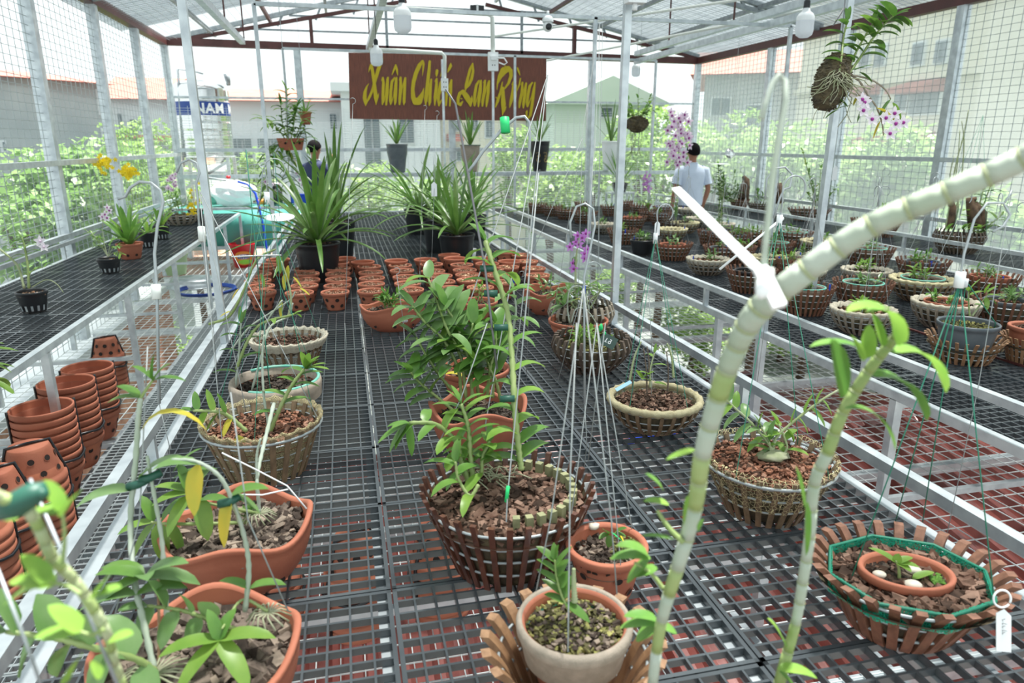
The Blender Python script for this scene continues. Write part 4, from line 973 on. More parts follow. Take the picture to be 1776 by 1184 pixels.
P.leaf((.01,-.01,.066), (.8,.2,.4), .045, .018, .5, 0); P.done()
b = MB(); D = dep(t,.12)
hx = lp(t,1665,490,D-.05)
q_ = Matrix.Rotation(.2, 3, 'Z')
for (ax_, ay_) in ((1478,998),(1552,908),(1725,1050),(1600,905)): b.tube([q_ @ lp(t,ax_,ay_,z=ZB+.125), q_ @ hx], .0013, 5)
b.build('hanging_cords', 'cord_green', t)
b = MB(); c_ = q_ @ lp(t,1665,482,D-.05); b.tube([c_-Vector((0,0,.018)), c_+Vector((0,0,.012))], .009, 10); b.build('clip', 'white', t)
b = MB(); pts = [c_+Vector((0,0,.012)), q_ @ lp(t,1672,440,D-.05), q_ @ lp(t,1690,380,D-.05), q_ @ lp(t,1712,352,D-.05), q_ @ lp(t,1740,352,D-.05), q_ @ lp(t,1752,372,D-.05), q_ @ lp(t,1740,392,D-.05), q_ @ lp(t,1722,402,D-.05)]; b.tube(pts, .0024, 6); b.build('wire_hook', 'wire', t)
# white ring tag
tg = thing('plant_tag', at(1741,1110,d=D-.16), 'white plastic hanging tag with ring, at bottom right over the grating', 'tag')
b = MB(); c0 = Vector(tg.location); z_ = (0,0,0)
def tp(px, py, dz=0): return at(px, py, d=D-.16)-c0+FW*dz
out = [(1728,1063),(1742,1056),(1754,1068),(1754,1131),(1728,1129)]
b.add([tp(x_,y_) for x_,y_ in out]+[tp(x_,y_,.0012) for x_,y_ in out], [(0,1,2,3,4),(9,8,7,6,5)]+[(i,(i+1)%5,5+(i+1)%5,5+i) for i in range(5)])
b.build('tag_plate', 'white', tg, False)
b = MB(); b.tube([tp(1738+15*math.cos(q), 1038-15*math.sin(q)) for q in [-.5+2*math.pi*j/24*.97 for j in range(25)]], .0019, 6); b.build('ring', 'white', tg)
b = MB()
for k, yy in enumerate((1074,1080,1086,1092,1097)): b.bar(tp(1738,yy,-.0006), tp(1743+(k%2)*3,yy+(2 if k%2 else -1),-.0006), .0006, .0004); b.bar(tp(1738,yy,-.0006), tp(1739,yy+3,-.0006), .0006, .0004)
b.build('pencil_writing', 'ink', tg, False)
# ---------------------------------------------------------------- right bench: slatted baskets
rb_ = random.Random(77)
def rbasket(cx, cy, wpx, label, kind='brown', inner=None, plant=1, h=.125, hang=None, name='slatted_basket', big=1.0, grp=None, leafm='leaf', ph=.07, clip=None):
    z = ZB+h; p = at(cx, cy, z=z); R0 = wid(cx, cy, wpx, z)/2
    R0 = min(max(R0, .10), .22)
    t = thing(name, (p.x, p.y, ZB), label, 'potted orchid', grp, rz=rb_.uniform(0, 6))
    far = p.y > 5.5
    m = {'brown':'wood_brown','grey':'wood_grey','olive':'wood_olive','old':'wood_old','tan':'wood_tan'}[kind]
    bk = rb_.choice(['bark','bark_red','bark_dark'])
    if inner == 'black_only':
        pot_mesh(R0, h, .72, mats=('plastic_black','hole'), n=24, rows=0, lip=.004).build('pot_body', ('plastic_black','hole'), t); fill(t, h-.012, R0*.9, R0*.9, 'bark_grey', 60, .01, rb_)
    elif kind in ('grey','olive') and inner != 'slats':
        basket(t, R0, h, .52, 20 if far else 24, w=.013, m=m, flare='bowl', over=0, hoopr=.0026)
        b = MB(); b.lathe([(R0*.95,h-.028),(R0*1.02,h-.006),(R0*1.03,h+.006),(R0*.92,h+.010),(R0*.84,h-.012)], 60, rmod=lambda q: .02*math.cos(20*q), zmod=lambda q: .004*math.cos(20*q)); b.build('folded_rim', 'rim_grey' if kind == 'grey' else 'rim_pale', t)
        fill(t, h-.014, R0*.85, R0*.85, bk, 50 if far else 160, .011, rb_)
    else:
        basket(t, R0, h, .66, 22 if far else 26, w=.013, th=.007, m=m, flare='lotus' if inner == 'lotus' else 'straight', over=.02, hoopr=.0028)
        if not inner: fill(t, h-.02, R0*.85, R0*.85, bk, 50 if far else 160, .012, rb_)
    zz = h-.01
    if inner and inner not in ('slats','lotus','black_only'):
        pm, rmc = {'grey':('plastic_grey',None),'terra':('terra',None),'teal':('rim_taupe','rim_teal'),'black':('plastic_black',None)}[inner]
        ri = R0*.66; b = pot_mesh(ri, h*.95, .7, mats=(pm,'hole'), n=28, rows=0, lip=.004, thick=.006); o = b.build('inner_pot', (pm,'hole'), t, loc=(0,0,.015))
        if rmc: b = MB(); b.tube([(ri*math.cos(q), ri*math.sin(q), h*.95+.016) for q in [j*math.pi/14 for j in range(28)]], .005, 6, closed=True); b.build('coloured_rim', rmc, t)
        fill(t, h*.95+.005, ri*.9, ri*.9, bk, 40 if far else 110, .008, rb_); zz = h*.95
    if plant: 
        seedling(t, zz, 2+int(plant*1.5), ph, .058, .020, rb_, rb_.choice(['leaf','leaf_light','leaf_blue','leaf']), R0*.45, 5)
    if hang: hanger(t, R0*.85, h, (rb_.uniform(-.02,.02), rb_.uniform(-.02,.02), h+hang), rb_.choice(['wire','wire','wire_dark']), .0012, 3, True, clip=clip, hr=.028)
    if rb_.random() < .45:
        b = MB(); a_ = rb_.uniform(0,6); c_ = Vector((R0*.8*math.cos(a_), R0*.8*math.sin(a_), h+.01)); b.box(c_-Vector((.005,.002,.018)), c_+Vector((.005,.002,.018))); b.build('blue_tag', 'blue', t, False)
    return t
G1 = 'slatted orchid baskets on the right bench'
for a in (
 (1228,449,72,'olive-grey scalloped bowl with a star-shaped seedling, beside the front rail of the right bench','grey',None,1,.11,.5),
 (1167,424,68,'brown slatted basket holding a mossy terracotta liner, behind the white tag','brown','terra',1,.12,.45),
 (1303,470,86,'light brown flared basket with a black inner pot, next to the front rail','brown','black',1,.13,None),
 (1333,446,62,'yellow-green net-lined basket just behind the black-lined flared one','olive',None,1,.12,.5),
 (1252,430,64,'brown basket with taupe inner pot, right of the scalloped star-seedling bowl','brown','grey',1,.12,.4),
 (1232,402,44,'small brown basket with grey pot, two rows behind the scalloped bowl','brown','grey',1,.12,None),
 (1115,415,44,'black ribbed plastic pot with a leafy clump, near the tall steel upright','brown','black_only',3,.13,None),
 (1080,400,54,'pale brown slatted basket of bark, immediately left of the black ribbed pot','brown',None,1,.12,.5),
 (1044,388,44,'small grey scalloped bowl on the front edge of the right bench, far back','grey',None,1,.10,.4),
 (1166,397,52,'pale olive-rimmed bowl directly behind the terracotta-lined basket','olive',None,0,.11,.4),
 (1097,377,50,'brown basket with an orange inner pot, far part of the right bench','brown','terra',1,.12,.4),
 (1188,386,48,'pale scalloped basket in the far middle of the right bench','olive',None,1,.11,.5),
 (1014,369,46,'brown slatted basket with bright seedling, fourth from the far left corner','brown',None,2,.12,.4),
 (984,363,44,'brown slatted basket, third from the far left corner of the right bench','brown',None,1,.12,.4),
 (958,358,38,'brown slatted basket, second from the far left corner','brown',None,1,.12,.35),
 (932,354,34,'brown slatted basket at the far left corner of the right bench','brown',None,1,.12,.35),
 (1146,372,40,'grey plastic-lined brown basket behind the orange-lined one','brown','grey',1,.12,.4),
 (1213,378,44,'grey scalloped bowl near the man in the white shirt','grey',None,1,.10,None),
 (1252,388,44,'grey scalloped bowl behind the long white tape strip','grey',None,1,.10,.4),
 (1278,408,50,'brown basket with grey inner pot, left of the tall leafy column plant','brown','grey',2,.12,.5),
 (1306,404,50,'brown slatted basket with pale bark, beneath the tall leafy column plant','brown','slats',2,.12,.4),
 (1282,430,58,'brown basket with grey net lining, crossing under the white tape strip','brown',None,2,.12,.4),
 (1347,422,60,'brown basket with two fresh shoots, behind the green cords and clip','brown','teal',1,.12,None),
 (1379,404,60,'wide brown basket lined with a green-rimmed pot, right of the slim post','brown','teal',1,.12,.4),
 (1426,418,70,'olive mossy basket with small seedlings, behind the thick foreground cane','olive',None,2,.12,.45),
 (1402,442,56,'grey scalloped bowl below the olive mossy basket','grey',None,1,.10,.5),
 (1398,468,66,'grey-brown scalloped bowl half hidden by the thick foreground cane','grey',None,0,.11,.4),
 (1399,500,92,'brown flared basket with a teal-rimmed pot, by the front rail under the cane','brown','teal',1,.14,.5),
 (1509,432,80,'tall brown basket holding a green-rimmed pot with white flower bud','brown','teal',1,.14,.5),
 (1503,468,80,'pale grey folded-rim bowl with blue tags at its rim','grey',None,2,.11,.5),
 (1497,492,98,'brown flared basket with bright teal pot rim, in front of the pale folded-rim bowl','brown','teal',2,.14,.45),
 (1601,454,86,'brown basket with a grey inner pot and forked leafy shoot','brown','grey',3,.13,.5),
 (1600,484,102,'wide straw-coloured basket with mossy rim and teal pot, two seedlings','olive','teal',2,.13,.5),
 (1497,536,104,'grey bowl with rippled slats and curled rim, near the front rail','grey',None,2,.12,.5),
 (1641,524,106,'grey-brown bowl with a terracotta dish set inside, behind the big grey pot','grey','terra',1,.13,.45),
 (1717,480,94,'brown basket holding a potted yellow-striped orchid, right edge, back','brown','terra',3,.13,.4),
 (1747,522,108,'brown flared basket at the right edge with a grey pot inside','brown','grey',3,.13,.4),
 (1372,452,50,'brown slatted basket partly behind the slim post','brown',None,1,.12,None),
 (1060,358,38,'far brown basket in the back row, left of the lilac flower spike','brown',None,1,.12,.3),
 (1110,356,38,'far brown basket in the back row, right of the lilac flower spike','brown',None,1,.12,.3),
 (1150,360,36,'far brown basket in the back row beside the man','brown','grey',0,.12,.3),
 (1195,362,40,'far grey scalloped bowl in front of the man in the white shirt','grey',None,0,.10,.3),
 (1012,352,32,'rearmost brown basket of the right bench, left group','brown',None,0,.12,.3),
 (1082,350,32,'rearmost brown basket of the right bench, middle group','brown',None,0,.12,.3),
): rbasket(*a[:4], kind=a[4], inner=a[5], plant=a[6], h=a[7], hang=a[8], grp=G1)
# big grey pot in the curled basket and its neighbour
t = rbasket(1674, 590, 120, 'brown basket of curled slats supporting the big grey plastic pot, right bench front', 'tan', 'lotus', 0, .09, None)
z = ZB+.175; p = at(1684, 562, z=z)
t2 = thing('orchid_pot', (t.location.x, t.location.y, ZB+.014), 'smooth dark grey plastic pot with glossy young orchid, hung on green cords at the right', 'potted orchid')
pot_mesh(.122, .16, .72, mats=('plastic_grey','hole'), n=48, rows=0, lip=.006, thick=.006).build('pot_body', ('plastic_grey','hole'), t2); fill(t2, .145, .112, .112, 'moss', 300, .007, rb_)
D = dep(t2, .18); P = Plant(t2, ['leaf_light','leaf'], ['cane_green','cane_pale'], rb_)
P.cane([lp(t2,1682,548,D), lp(t2,1680,525,D), lp(t2,1680,505,D)], .0045, 0)
P.cane([lp(t2,1686,548,D), lp(t2,1700,528,D), lp(t2,1712,512,D)], .0045, 0, mi=1)
for (qx, qy, dx, dz, L, mi) in ((1680,505,-.6,.6,.05,0),(1680,505,.3,.9,.07,0),(1682,512,.8,.5,.06,0),(1684,520,-.8,.2,.045,1),(1690,528,.7,.0,.06,1),(1712,512,.95,.1,.08,0),(1712,514,.6,-.4,.055,1),(1710,515,.0,-1,.06,0),(1708,508,.1,1,.055,0),(1712,508,.5,.7,.05,0)): P.leaf(lp(t2,qx,qy,D), (dx,-.3,dz), L, .030, .5, mi)
P.done(); hanger(t2, .10, .16, lp(t2, 1676, 488, D-.1), 'cord_green', .0024, 3, False, ph=3.6, clip='white')
t = rbasket(1790, 590, 90, 'curled tan basket cut by the right picture edge, with terracotta pot', 'tan', 'lotus', 0, .10, None)
b = pot_mesh(.10, .15, .7, n=36, rows=0, thick=.012); t2 = thing('orchid_pot', (t.location.x, t.location.y, ZB+.014), 'thick-rimmed terracotta pot at the right picture edge inside a curled basket', 'potted orchid'); b.build('pot_body', ('terra','hole'), t2); fill(t2, .14, .085, .085, 'bark', 120, .01, rb_)

# tall plants standing among the right baskets
def tallplant(px, py, h, label, fn, R0=.13, kind='brown', hh=.12):
    t = rbasket(px, py, 10, label, kind, None, 0, hh, None); fn(t); return t
def spike(t, base, top, m=('petal_pink','petal_purple'), n=26, fr=.035, D=None, start=.35, leafn=5, rf=.07):
    P = Plant(t, ['leaf'], ['cane_green'], rb_)
    b0, b1 = Vector(base), Vector(top)
    P.cane([b0, b0.lerp(b1,.5)+Vector((.02,0,0)), b1], .005, 0)
    for k in range(n):
        f = start+(.97-start)*k/n; c = b0.lerp(b1, f)+Vector((rb_.uniform(-rf,rf), rb_.uniform(-.05,.02), rb_.uniform(-.02,.02))); P.flower(c, fr)
    for k in range(leafn): P.leaf(b0.lerp(b1, .05+.05*k), (rb_.uniform(-1,1), rb_.uniform(-.6,.2), .7), .16, .035, 1.2)
    P.done(fm=m)
t = rbasket(1172, 384, 44, 'basket bearing the tall arching spike of pale pink and purple orchid blooms', 'old', None, 0, .12, None)
t.rotation_euler = (0,0,0)
D = dep(t, .3); spike(t, (0,0,.1), lp(t,1176,190,D), n=44, fr=.055, start=.52, rf=.12)
t = rbasket(1125, 366, 36, 'basket with a slender lilac flower spike leaning over the far rail', 'brown', None, 0, .12, None)
t.rotation_euler = (0,0,0); D = dep(t, .3); spike(t, (0,0,.1), lp(t,1120,298,D), ('petal_violet','petal_pink'), n=30, fr=.022, start=.55, rf=.05)
t = rbasket(1250, 406, 46, 'basket with the tall leafy column orchid climbing to a white disc', 'brown', None, 0, .12, None)
t.rotation_euler = (0,0,0); D = dep(t, .3); P = Plant(t, ['leaf','leaf_strap'], ['cane_green'], rb_)
for k in range(3): P.cane([(rb_.uniform(-.04,.04),0,.1), lp(t,1251+k*3-3,340,D), lp(t,1250+k*4-4,288+k*12,D)], .006, 26, .075, .028, start=.05, side=(1,rb_.uniform(-.5,.5),0), droop=.8)
P.done()
b = MB(); c_ = lp(t,1248,284,D-.05); b.lathe([(.001,.004),(.09,.0),(.09,-.003),(.001,.001)], 28, c=c_); b.build('white_disc', 'white', t)
b = MB(); b.tube([c_, c_+Vector((0,0,.1))], .003, 5); b.build('disc_hanger', 'wire', t)
# ---------------------------------------------------------------- farthest bench
def fbasket(cx, cy, wpx, label, kind='brown', h=.14, flare='straight', n=26, ex=1):
    z = ZB+h; p = at(cx, cy, z=z); R0 = wid(cx, cy, wpx, z)/2
    t = thing('slatted_basket', (min(p.x, 5.62), p.y, ZB), label, 'potted orchid'); basket(t, R0, h, .62, n, w=.014, m={'brown':'wood_brown','old':'wood_old','olive':'wood_olive'}[kind], flare=flare, over=.012, hoopr=.003)
    fill(t, h-.02, R0*.82, R0*.82, 'bark_dark', 80, .014, rb_); return t
t = fbasket(1420, 362, 72, 'wide brown basket with a tall leafy orchid clump on the farthest bench')
D = dep(t,.3); P = Plant(t, ['leaf','leaf_light','leaf_yellow'], ['cane_green','cane_pale'], rb_)
for (x1, y1) in ((1392,262),(1403,300),(1410,318),(1440,305),(1424,292),(1432,335),(1400,335),(1480,295),(1450,325)): P.cane([lp(t,1418+rb_.uniform(-10,10),358,D), lp(t,(1418+x1)/2,(360+y1)/2,D), lp(t,x1,y1,D)], .006, 9, .09, .034, start=.15, lmi=rb_.choice((0,0,1)))
P.leaf(lp(t,1396,275,D),(.2,0,-1),.08,.03,.2,2); P.leaf(lp(t,1414,325,D),(.5,0,.5),.07,.03,.4,2); P.done()
t = fbasket(1500, 380, 46, 'small brown basket beneath its pair on the farthest bench, left half hidden by cane')
t2 = fbasket(1532, 386, 56, 'brown basket with a few thin shoots right of the small one, on the farthest bench'); seedling(t2, .13, 4, .16, .07, .02, rb_, 'leaf_light', .06, 5)
t = fbasket(1665, 402, 82, 'large dark bulging basket with driftwood and bare roots near the right wall', 'old', .18, 'belly', 30)
D = dep(t,.3); rw = random.Random(3)
b = MB()
for (pts, r) in ((((1648,395),(1652,360),(1646,340),(1655,318)), .03), (((1692,395),(1686,360),(1682,345),(1692,345)), .05), (((1700,395),(1705,370),(1690,352)), .035)):
    q = [lp(t,x_,y_,D) for x_,y_ in pts]; b.tube(q, [r*(1-.25*i)+.008 for i in range(len(q))], 9)
b.build('driftwood', 'drift', t)
P = Plant(t, ['leaf_light','leaf'], ['cane_pale','cane_green'], rw)
for (pts) in (((1640,395),(1650,340),(1660,290),(1665,225)), ((1645,395),(1655,300),(1670,240),(1680,190)), ((1650,395),(1665,330),(1672,250),(1668,210)), ((1655,395),(1662,350),(1648,310),(1655,270))): P.cane([lp(t,x_,y_,D) for x_,y_ in pts], .008, 0, taper=.4)
for (x1,y1) in ((1705,330),(1722,310),(1735,375),(1715,395),(1680,360)): P.cane([lp(t,1685,398,D), lp(t,(1685+x1)/2,(400+y1)/2+6,D), lp(t,x1,y1,D)], .007, 6, .11, .04, start=.5, mi=1)
for k in range(10): P.leaf(lp(t,rw.uniform(1640,1710),398,D-.1), (rw.uniform(-1,1),-.4,.6), .12, .03, 1.2, rw.randrange(2))
P.done(); hanger(t, .2, .18, lp(t,1705,200,D), 'cord_green', .002, 4, False)
t = fbasket(1358, 352, 42, 'dark bowl with an upright slab of blackened driftwood, far end by the right wall', 'old', .12)
D = dep(t,.3); b = MB(); b.tube([lp(t,1352,352,D), lp(t,1352,330,D), lp(t,1350,318,D)], [.06,.05,.045], 8); b.build('driftwood', 'drift', t); seedling(t, .1, 5, .2, .09, .03, rb_, 'leaf', .1, 5)
t = fbasket(1283, 346, 34, 'far brown basket with a jagged dark driftwood stump, beyond the man', 'brown', .14)
D = dep(t,.3); b = MB(); b.tube([lp(t,1288,345,D), lp(t,1292,325,D), lp(t,1294,312,D), lp(t,1289,305,D)], [.09,.07,.05,.02], 8); b.build('driftwood', 'drift', t)
P = Plant(t, ['leaf_blue','leaf'], ['cane_pale'], rb_)
for k in range(16): P.cane([lp(t,1255+rb_.uniform(-12,20),350,D-.2), lp(t,1255+rb_.uniform(-30,25),rb_.uniform(300,335),D-.2)], .006, 9, .10, .03, start=.1)
P.done()
# ---------------------------------------------------------------- left bench
def blackpot(cx, cy, wpx, label, h=.12, m='plastic_black', slots=True, y=None, name='orchid_pot', rb=.72, z0=ZB, R0=None, cat='potted orchid', p=None, bark='bark_pale'):
    if p is None: p = at(cx, cy, z=z0+h)
    if R0 is None: R0 = (at(cx-wpx/2, cy, y=p.y)-at(cx+wpx/2, cy, y=p.y)).length/2
    t = thing(name, (p[0], p[1], z0), label, cat)
    holes = 0 if m != 'terra' else 8
    pot_mesh(R0, h, rb, mats=(m,'hole'), n=36, rows=1 if holes else 0, holes=holes or 1, hr=.012, lip=.005, thick=.006).build('pot_body', (m,'hole'), t)
    if slots:
        b = MB()
        for k in range(14):
            a = 2*math.pi*k/14; r = R0*(rb+(1-rb)*.22)+.0015; c, s_ = math.cos(a), math.sin(a); ww = R0*.07
            vs = [(r*c-u*s_+dr*c, r*s_+u*c+dr*s_, z_) for z_, dr in ((.012,0),(h*.36,R0*(1-rb)*.28)) for u in (-ww, ww)]
            b.add(vs, [(0,1,3,2)])
        b.build('drain_slots', 'steel', t, False)
    fill(t, h-.015, R0*.9, R0*.9, bark, 90, .008, rb_); return t, R0
t, r0 = blackpot(54, 504, 56, 'black slotted pot nearest the camera on the left bench, drooping palm-like orchid')
D = dep(t,.2); P = Plant(t, ['leaf','leaf_light'], ['cane_green','cane_pale'], rb_)
P.cane([lp(t,50,500,D), lp(t,48,460,D), lp(t,42,425,D), lp(t,38,412,D)], .008, 12, .10, .024, start=.45, droop=1.8)
P.cane([lp(t,42,500,D), lp(t,30,460,D), lp(t,0,432,D), lp(t,-15,415,D)], .008, 0, mi=1)
P.cane([lp(t,55,498,D), lp(t,80,485,D), lp(t,98,492,D), lp(t,110,507,D)], .003, 0, mi=1)
P.cane([lp(t,48,495,D), lp(t,55,470,D), lp(t,80,462,D)], .003, 5, .07, .015, droop=1.5); P.flower(lp(t,70,418,D), .035, face=(0,-1,.2)); P.flower(lp(t,76,428,D), .03, face=(.3,-1,.2)); P.done(fm=('petal_white','petal_pink'))
t, r0 = blackpot(188, 447, 42, 'black slotted pot with wispy shoots and a tall bare stem, left bench, second from camera', h=.11)
D = dep(t,.2); P = Plant(t, ['leaf_light','leaf'], ['cane_pale','cane_green'], rb_)
P.cane([lp(t,185,443,D), lp(t,178,400,D), lp(t,178,330,D), lp(t,165,300,D)], .003, 0)
for (x1,y1) in ((160,405),(150,400),(205,425),(195,415),(175,415),(210,440),(168,425)): P.cane([lp(t,187,445,D), lp(t,(187+x1)/2,(443+y1)/2-4,D), lp(t,x1,y1,D)], .003, 6, .055, .018, start=.4)
for (qx,qy) in ((182,372),(187,360),(190,365),(178,376),(186,378)): P.flower(lp(t,qx,qy,D), .032)
P.done(fm=('petal_white','petal_purple'))
t, r0 = blackpot(224, 421, 48, 'terracotta pot with a broad bright green leaf clump on the left bench', h=.13, m='terra', slots=False, rb=.7)
strap(t, .12, 16, .34, .050, rb_, ['leaf','leaf_light'], (.1,.95), .8)
t, r0 = blackpot(256, 402, 34, 'black pot half behind the terracotta one on the left bench, hanging leaves', h=.14); strap(t, .13, 9, .20, .03, rb_, ['leaf','leaf_light'], (.2,1.2), 1.3)
t, r0 = blackpot(279, 390, 30, 'smaller black pot with upright leaf, right behind the half hidden one', h=.14); strap(t, .13, 6, .28, .05, rb_, ['leaf','leaf_light'], (.1,.8), .6)
t = thing('slatted_basket', at(313, 372, z=ZB+.12), 'weathered hanging basket of flat slats at the far end of the left bench', 'potted orchid'); t.location.z = ZB+.01
basket(t, .20, .12, .6, 16, w=.035, th=.008, m='wood_grey', flare='bowl', over=.0); seedling(t, .12, 7, .22, .09, .028, rb_, 'leaf', .12, 6)
D = dep(t,.2); P = Plant(t, ['leaf_yellow'], ['cane_green'], rb_); P.cane([lp(t,318,360,D), lp(t,330,335,D), lp(t,336,350,D), lp(t,340,370,D)], .004, 0)
for k in range(26): P.flower(lp(t,rb_.uniform(325,346),rb_.uniform(345,378) if k > 4 else rb_.uniform(318,345),D), .026)
P.done(fm=('flower_yellow','flower_yellow'))
t, r0 = blackpot(0,0,0, 'dark square pot beside the weathered basket, sprouting a slim stem with yellow bloom', p=at(336,340,y=9.3), R0=.09, h=.15, slots=False)
# oncidium yellow sprays rising behind
t, r0 = blackpot(0,0,0, 'slim dark pot at the left wall carrying the tall spray of bright yellow blooms', p=(-2.12, 7.6), R0=.09, h=.12)
D = dep(t,.6); P = Plant(t, ['leaf'], ['cane_green'], rb_)
for (cx_, cy_, n_, sx_, sy_) in ((180,283,46,15,9),(222,297,40,16,8)):
    P.cane([(0,0,.1), lp(t,cx_+8,cy_+60,D), lp(t,cx_,cy_,D)], .003, 0)
    for k in range(n_): P.flower(lp(t,cx_+rb_.gauss(0,sx_*.55),cy_+rb_.gauss(0,sy_*.7),D+rb_.uniform(-.06,.06)), .026)
P.done(fm=('flower_yellow','flower_yellow')); strap(t, .1, 8, .3, .03, rb_, ['leaf','leaf_light'], (.2,.9), .8)
# pink spray by the left wall
t, r0 = blackpot(0,0,0, 'small black pot at the left wall with a pale pink flower spray', p=(-2.05, 9.0), R0=.08, h=.12)
D = dep(t,.5); P = Plant(t, ['leaf'], ['cane_pale'], rb_); P.cane([(0,0,.1), lp(t,300,345,D), lp(t,300,312,D)], .003, 0)
for k in range(16): P.flower(lp(t,rb_.uniform(288,306),rb_.uniform(300,330),D), .03)
P.done()
# light yellow-green clump bottom left of the bench
t, r0 = blackpot(0,0,0, 'pot at the left picture edge with drooping pale yellow-green leaves', p=(-1.56, 2.95), R0=.10, h=.12)
strap(t, .12, 22, .30, .04, random.Random(4), ['leaf_light','leaf_light'], (.5,1.3), 1.2)
P = Plant(t, ['leaf_light'], ['cane_pale'], rb_); P.cane([(0,0,.1), (.08,-.02,.15), (.16,-.04,.12), (.22,-.05,.06)], .006, 5, .12, .045, start=.5); P.done('side_cane','side_leaves')
# ---------------------------------------------------------------- back of the centre bench: big strap-leaved clumps
def bigpot(px, py, hpx, label, R0=.14, h=.27, seed=1, n=44, L=.75, m=['leaf_strap','leaf_strap_pale'], tilt=(.08,1.15), w_=.036):
    z = ZB+h; p = at(px, py, z=z)
    t, r0 = blackpot(0,0,0, label, p=(p.x, p.y), R0=R0, h=h, rb=.78, slots=False, bark='bark')
    strap(t, h, n, L, w_, random.Random(seed), m, tilt, 1.0); return t
bigpot(550, 420, 0, 'large black pot with the fullest strap-leaved clump, behind the small pot rows on the left', .155, .27, 3, 50, .66, tilt=(.12,1.35), w_=.040)
bigpot(583, 382, 0, 'large black pot with upright strap leaves, half behind the fullest clump', .16, .30, 4, 13, .80, tilt=(.02,.6))
bigpot(792, 405, 0, 'large black pot with white rim clips and dark strap leaves, right of bench centre', .145, .24, 5, 36, .62, tilt=(.12,1.3))
bigpot(762, 385, 0, 'large black pot of dark strap leaves just behind the clipped one', .15, .26, 6, 30, .66, tilt=(.1,1.25))
bigpot(725, 362, 0, 'large black pot of long spreading leaves at the back left of the dark cluster', .15, .26, 7, 38, .80, tilt=(.4,1.4))
bigpot(820, 372, 0, 'large black pot of fine upright leaves at the back right of the dark cluster', .14, .24, 8, 30, .62)
t = thing('plastic_cup', (0,0,ZB), 'frosted white plastic cup beside the rear small terracotta pots', 'cup'); p = at(812, 440, z=ZB+.06); t.location = (p.x, p.y, ZB)
b = MB(); b.lathe([(.001,0),(.055,0),(.068,.10),(.066,.10),(.053,.004),(.001,.004)], 24); b.build('cup_wall', 'white_soft', t)
# back shelf pots
def shelfpot(px, label, R0, h, m, y=11.15, z0=1.25, seed=1, n=12, L=.32, deco=None):
    p = at(px, 290, y=y); t, r = blackpot(0,0,0, label, p=(p.x, y), R0=R0, h=h, m=m, slots=False, z0=z0, rb=.66, bark='bark')
    strap(t, h, n, L, .035, random.Random(seed), ['leaf_strap','leaf_strap_pale'], (.05,.75), .5); return t
sh = thing('plant_shelf', (1.8, 11.15, 1.235), 'narrow steel shelf rail along the back mesh wall carrying four pots', 'shelf')
b = MB(); b.box((-2.4,-.09,-.012), (2.4,.09,.012)); b.build('shelf_plate', 'steel', sh, False)
for x in (-2.3, 0, 2.3): b = MB(); b.bar((x,.04,-1.235), (x,.04,-.012), .03, .03); b.build('shelf_leg', 'steel', sh, False)
shelfpot(690, 'tall dark grey pot with a short leaf fan, leftmost on the back shelf', .165, .42, 'plastic_grey', seed=2, n=13, L=.42)
t = shelfpot(816, 'green-rimmed netted pot with drooping strap leaves on the back shelf, under the sign', .155, .40, 'rim_taupe', seed=3, n=11, L=.5)
b = MB(); b.tube([(.158*math.cos(q), .158*math.sin(q), .40) for q in [j*math.pi/12 for j in range(24)]], .008, 6, closed=True); b.build('green_rim', 'tag_green', t)
t = shelfpot(936, 'black tapered pot with gold swirls and stiff leaf fan on the back shelf', .16, .46, 'plastic_black', seed=4, n=12, L=.45)
b = MB()
for s_ in (-.06, .06):
    for k in range(3):
        pts = []
        for j in range(12): q = j*.55+k*2; rr_ = .008+.0035*j; x_ = s_+rr_*math.cos(q)*.7; pts.append((x_, -math.sqrt(max(.0004,(.137)**2-x_*x_))-.004, .18+k*.06+rr_*math.sin(q)))
        b.tube(pts, .004, 4)
b.build('gold_swirls', 'gold', t)
t = shelfpot(1058, 'pale grey pot with long arching leaves at the right end of the back shelf', .155, .46, 'white', seed=5, n=10, L=.62)
t, r = blackpot(0,0,0, 'low pot of tall fine grassy leaves below the pale shelf pot', p=(at(1075,330,y=10.8).x, 10.8), R0=.13, h=.14, z0=.93); strap(t, .13, 30, .55, .022, random.Random(9), ['leaf_strap','leaf'], (.05,.8), .5)
st = thing('plant_stand', (t.location.x, 10.8, 0), 'small steel stand under the grassy-leaved pot at the back', 'stand'); b = MB(); b.box((-.2,-.15,.9), (.2,.15,.925)); b.build('stand_top', 'steel', st, False)
for sx_ in (-.18,.18):
    for sy_ in (-.13,.13): b = MB(); b.bar((sx_,sy_,0), (sx_,sy_,.9), .025, .025); b.build('leg', 'steel', st, False)
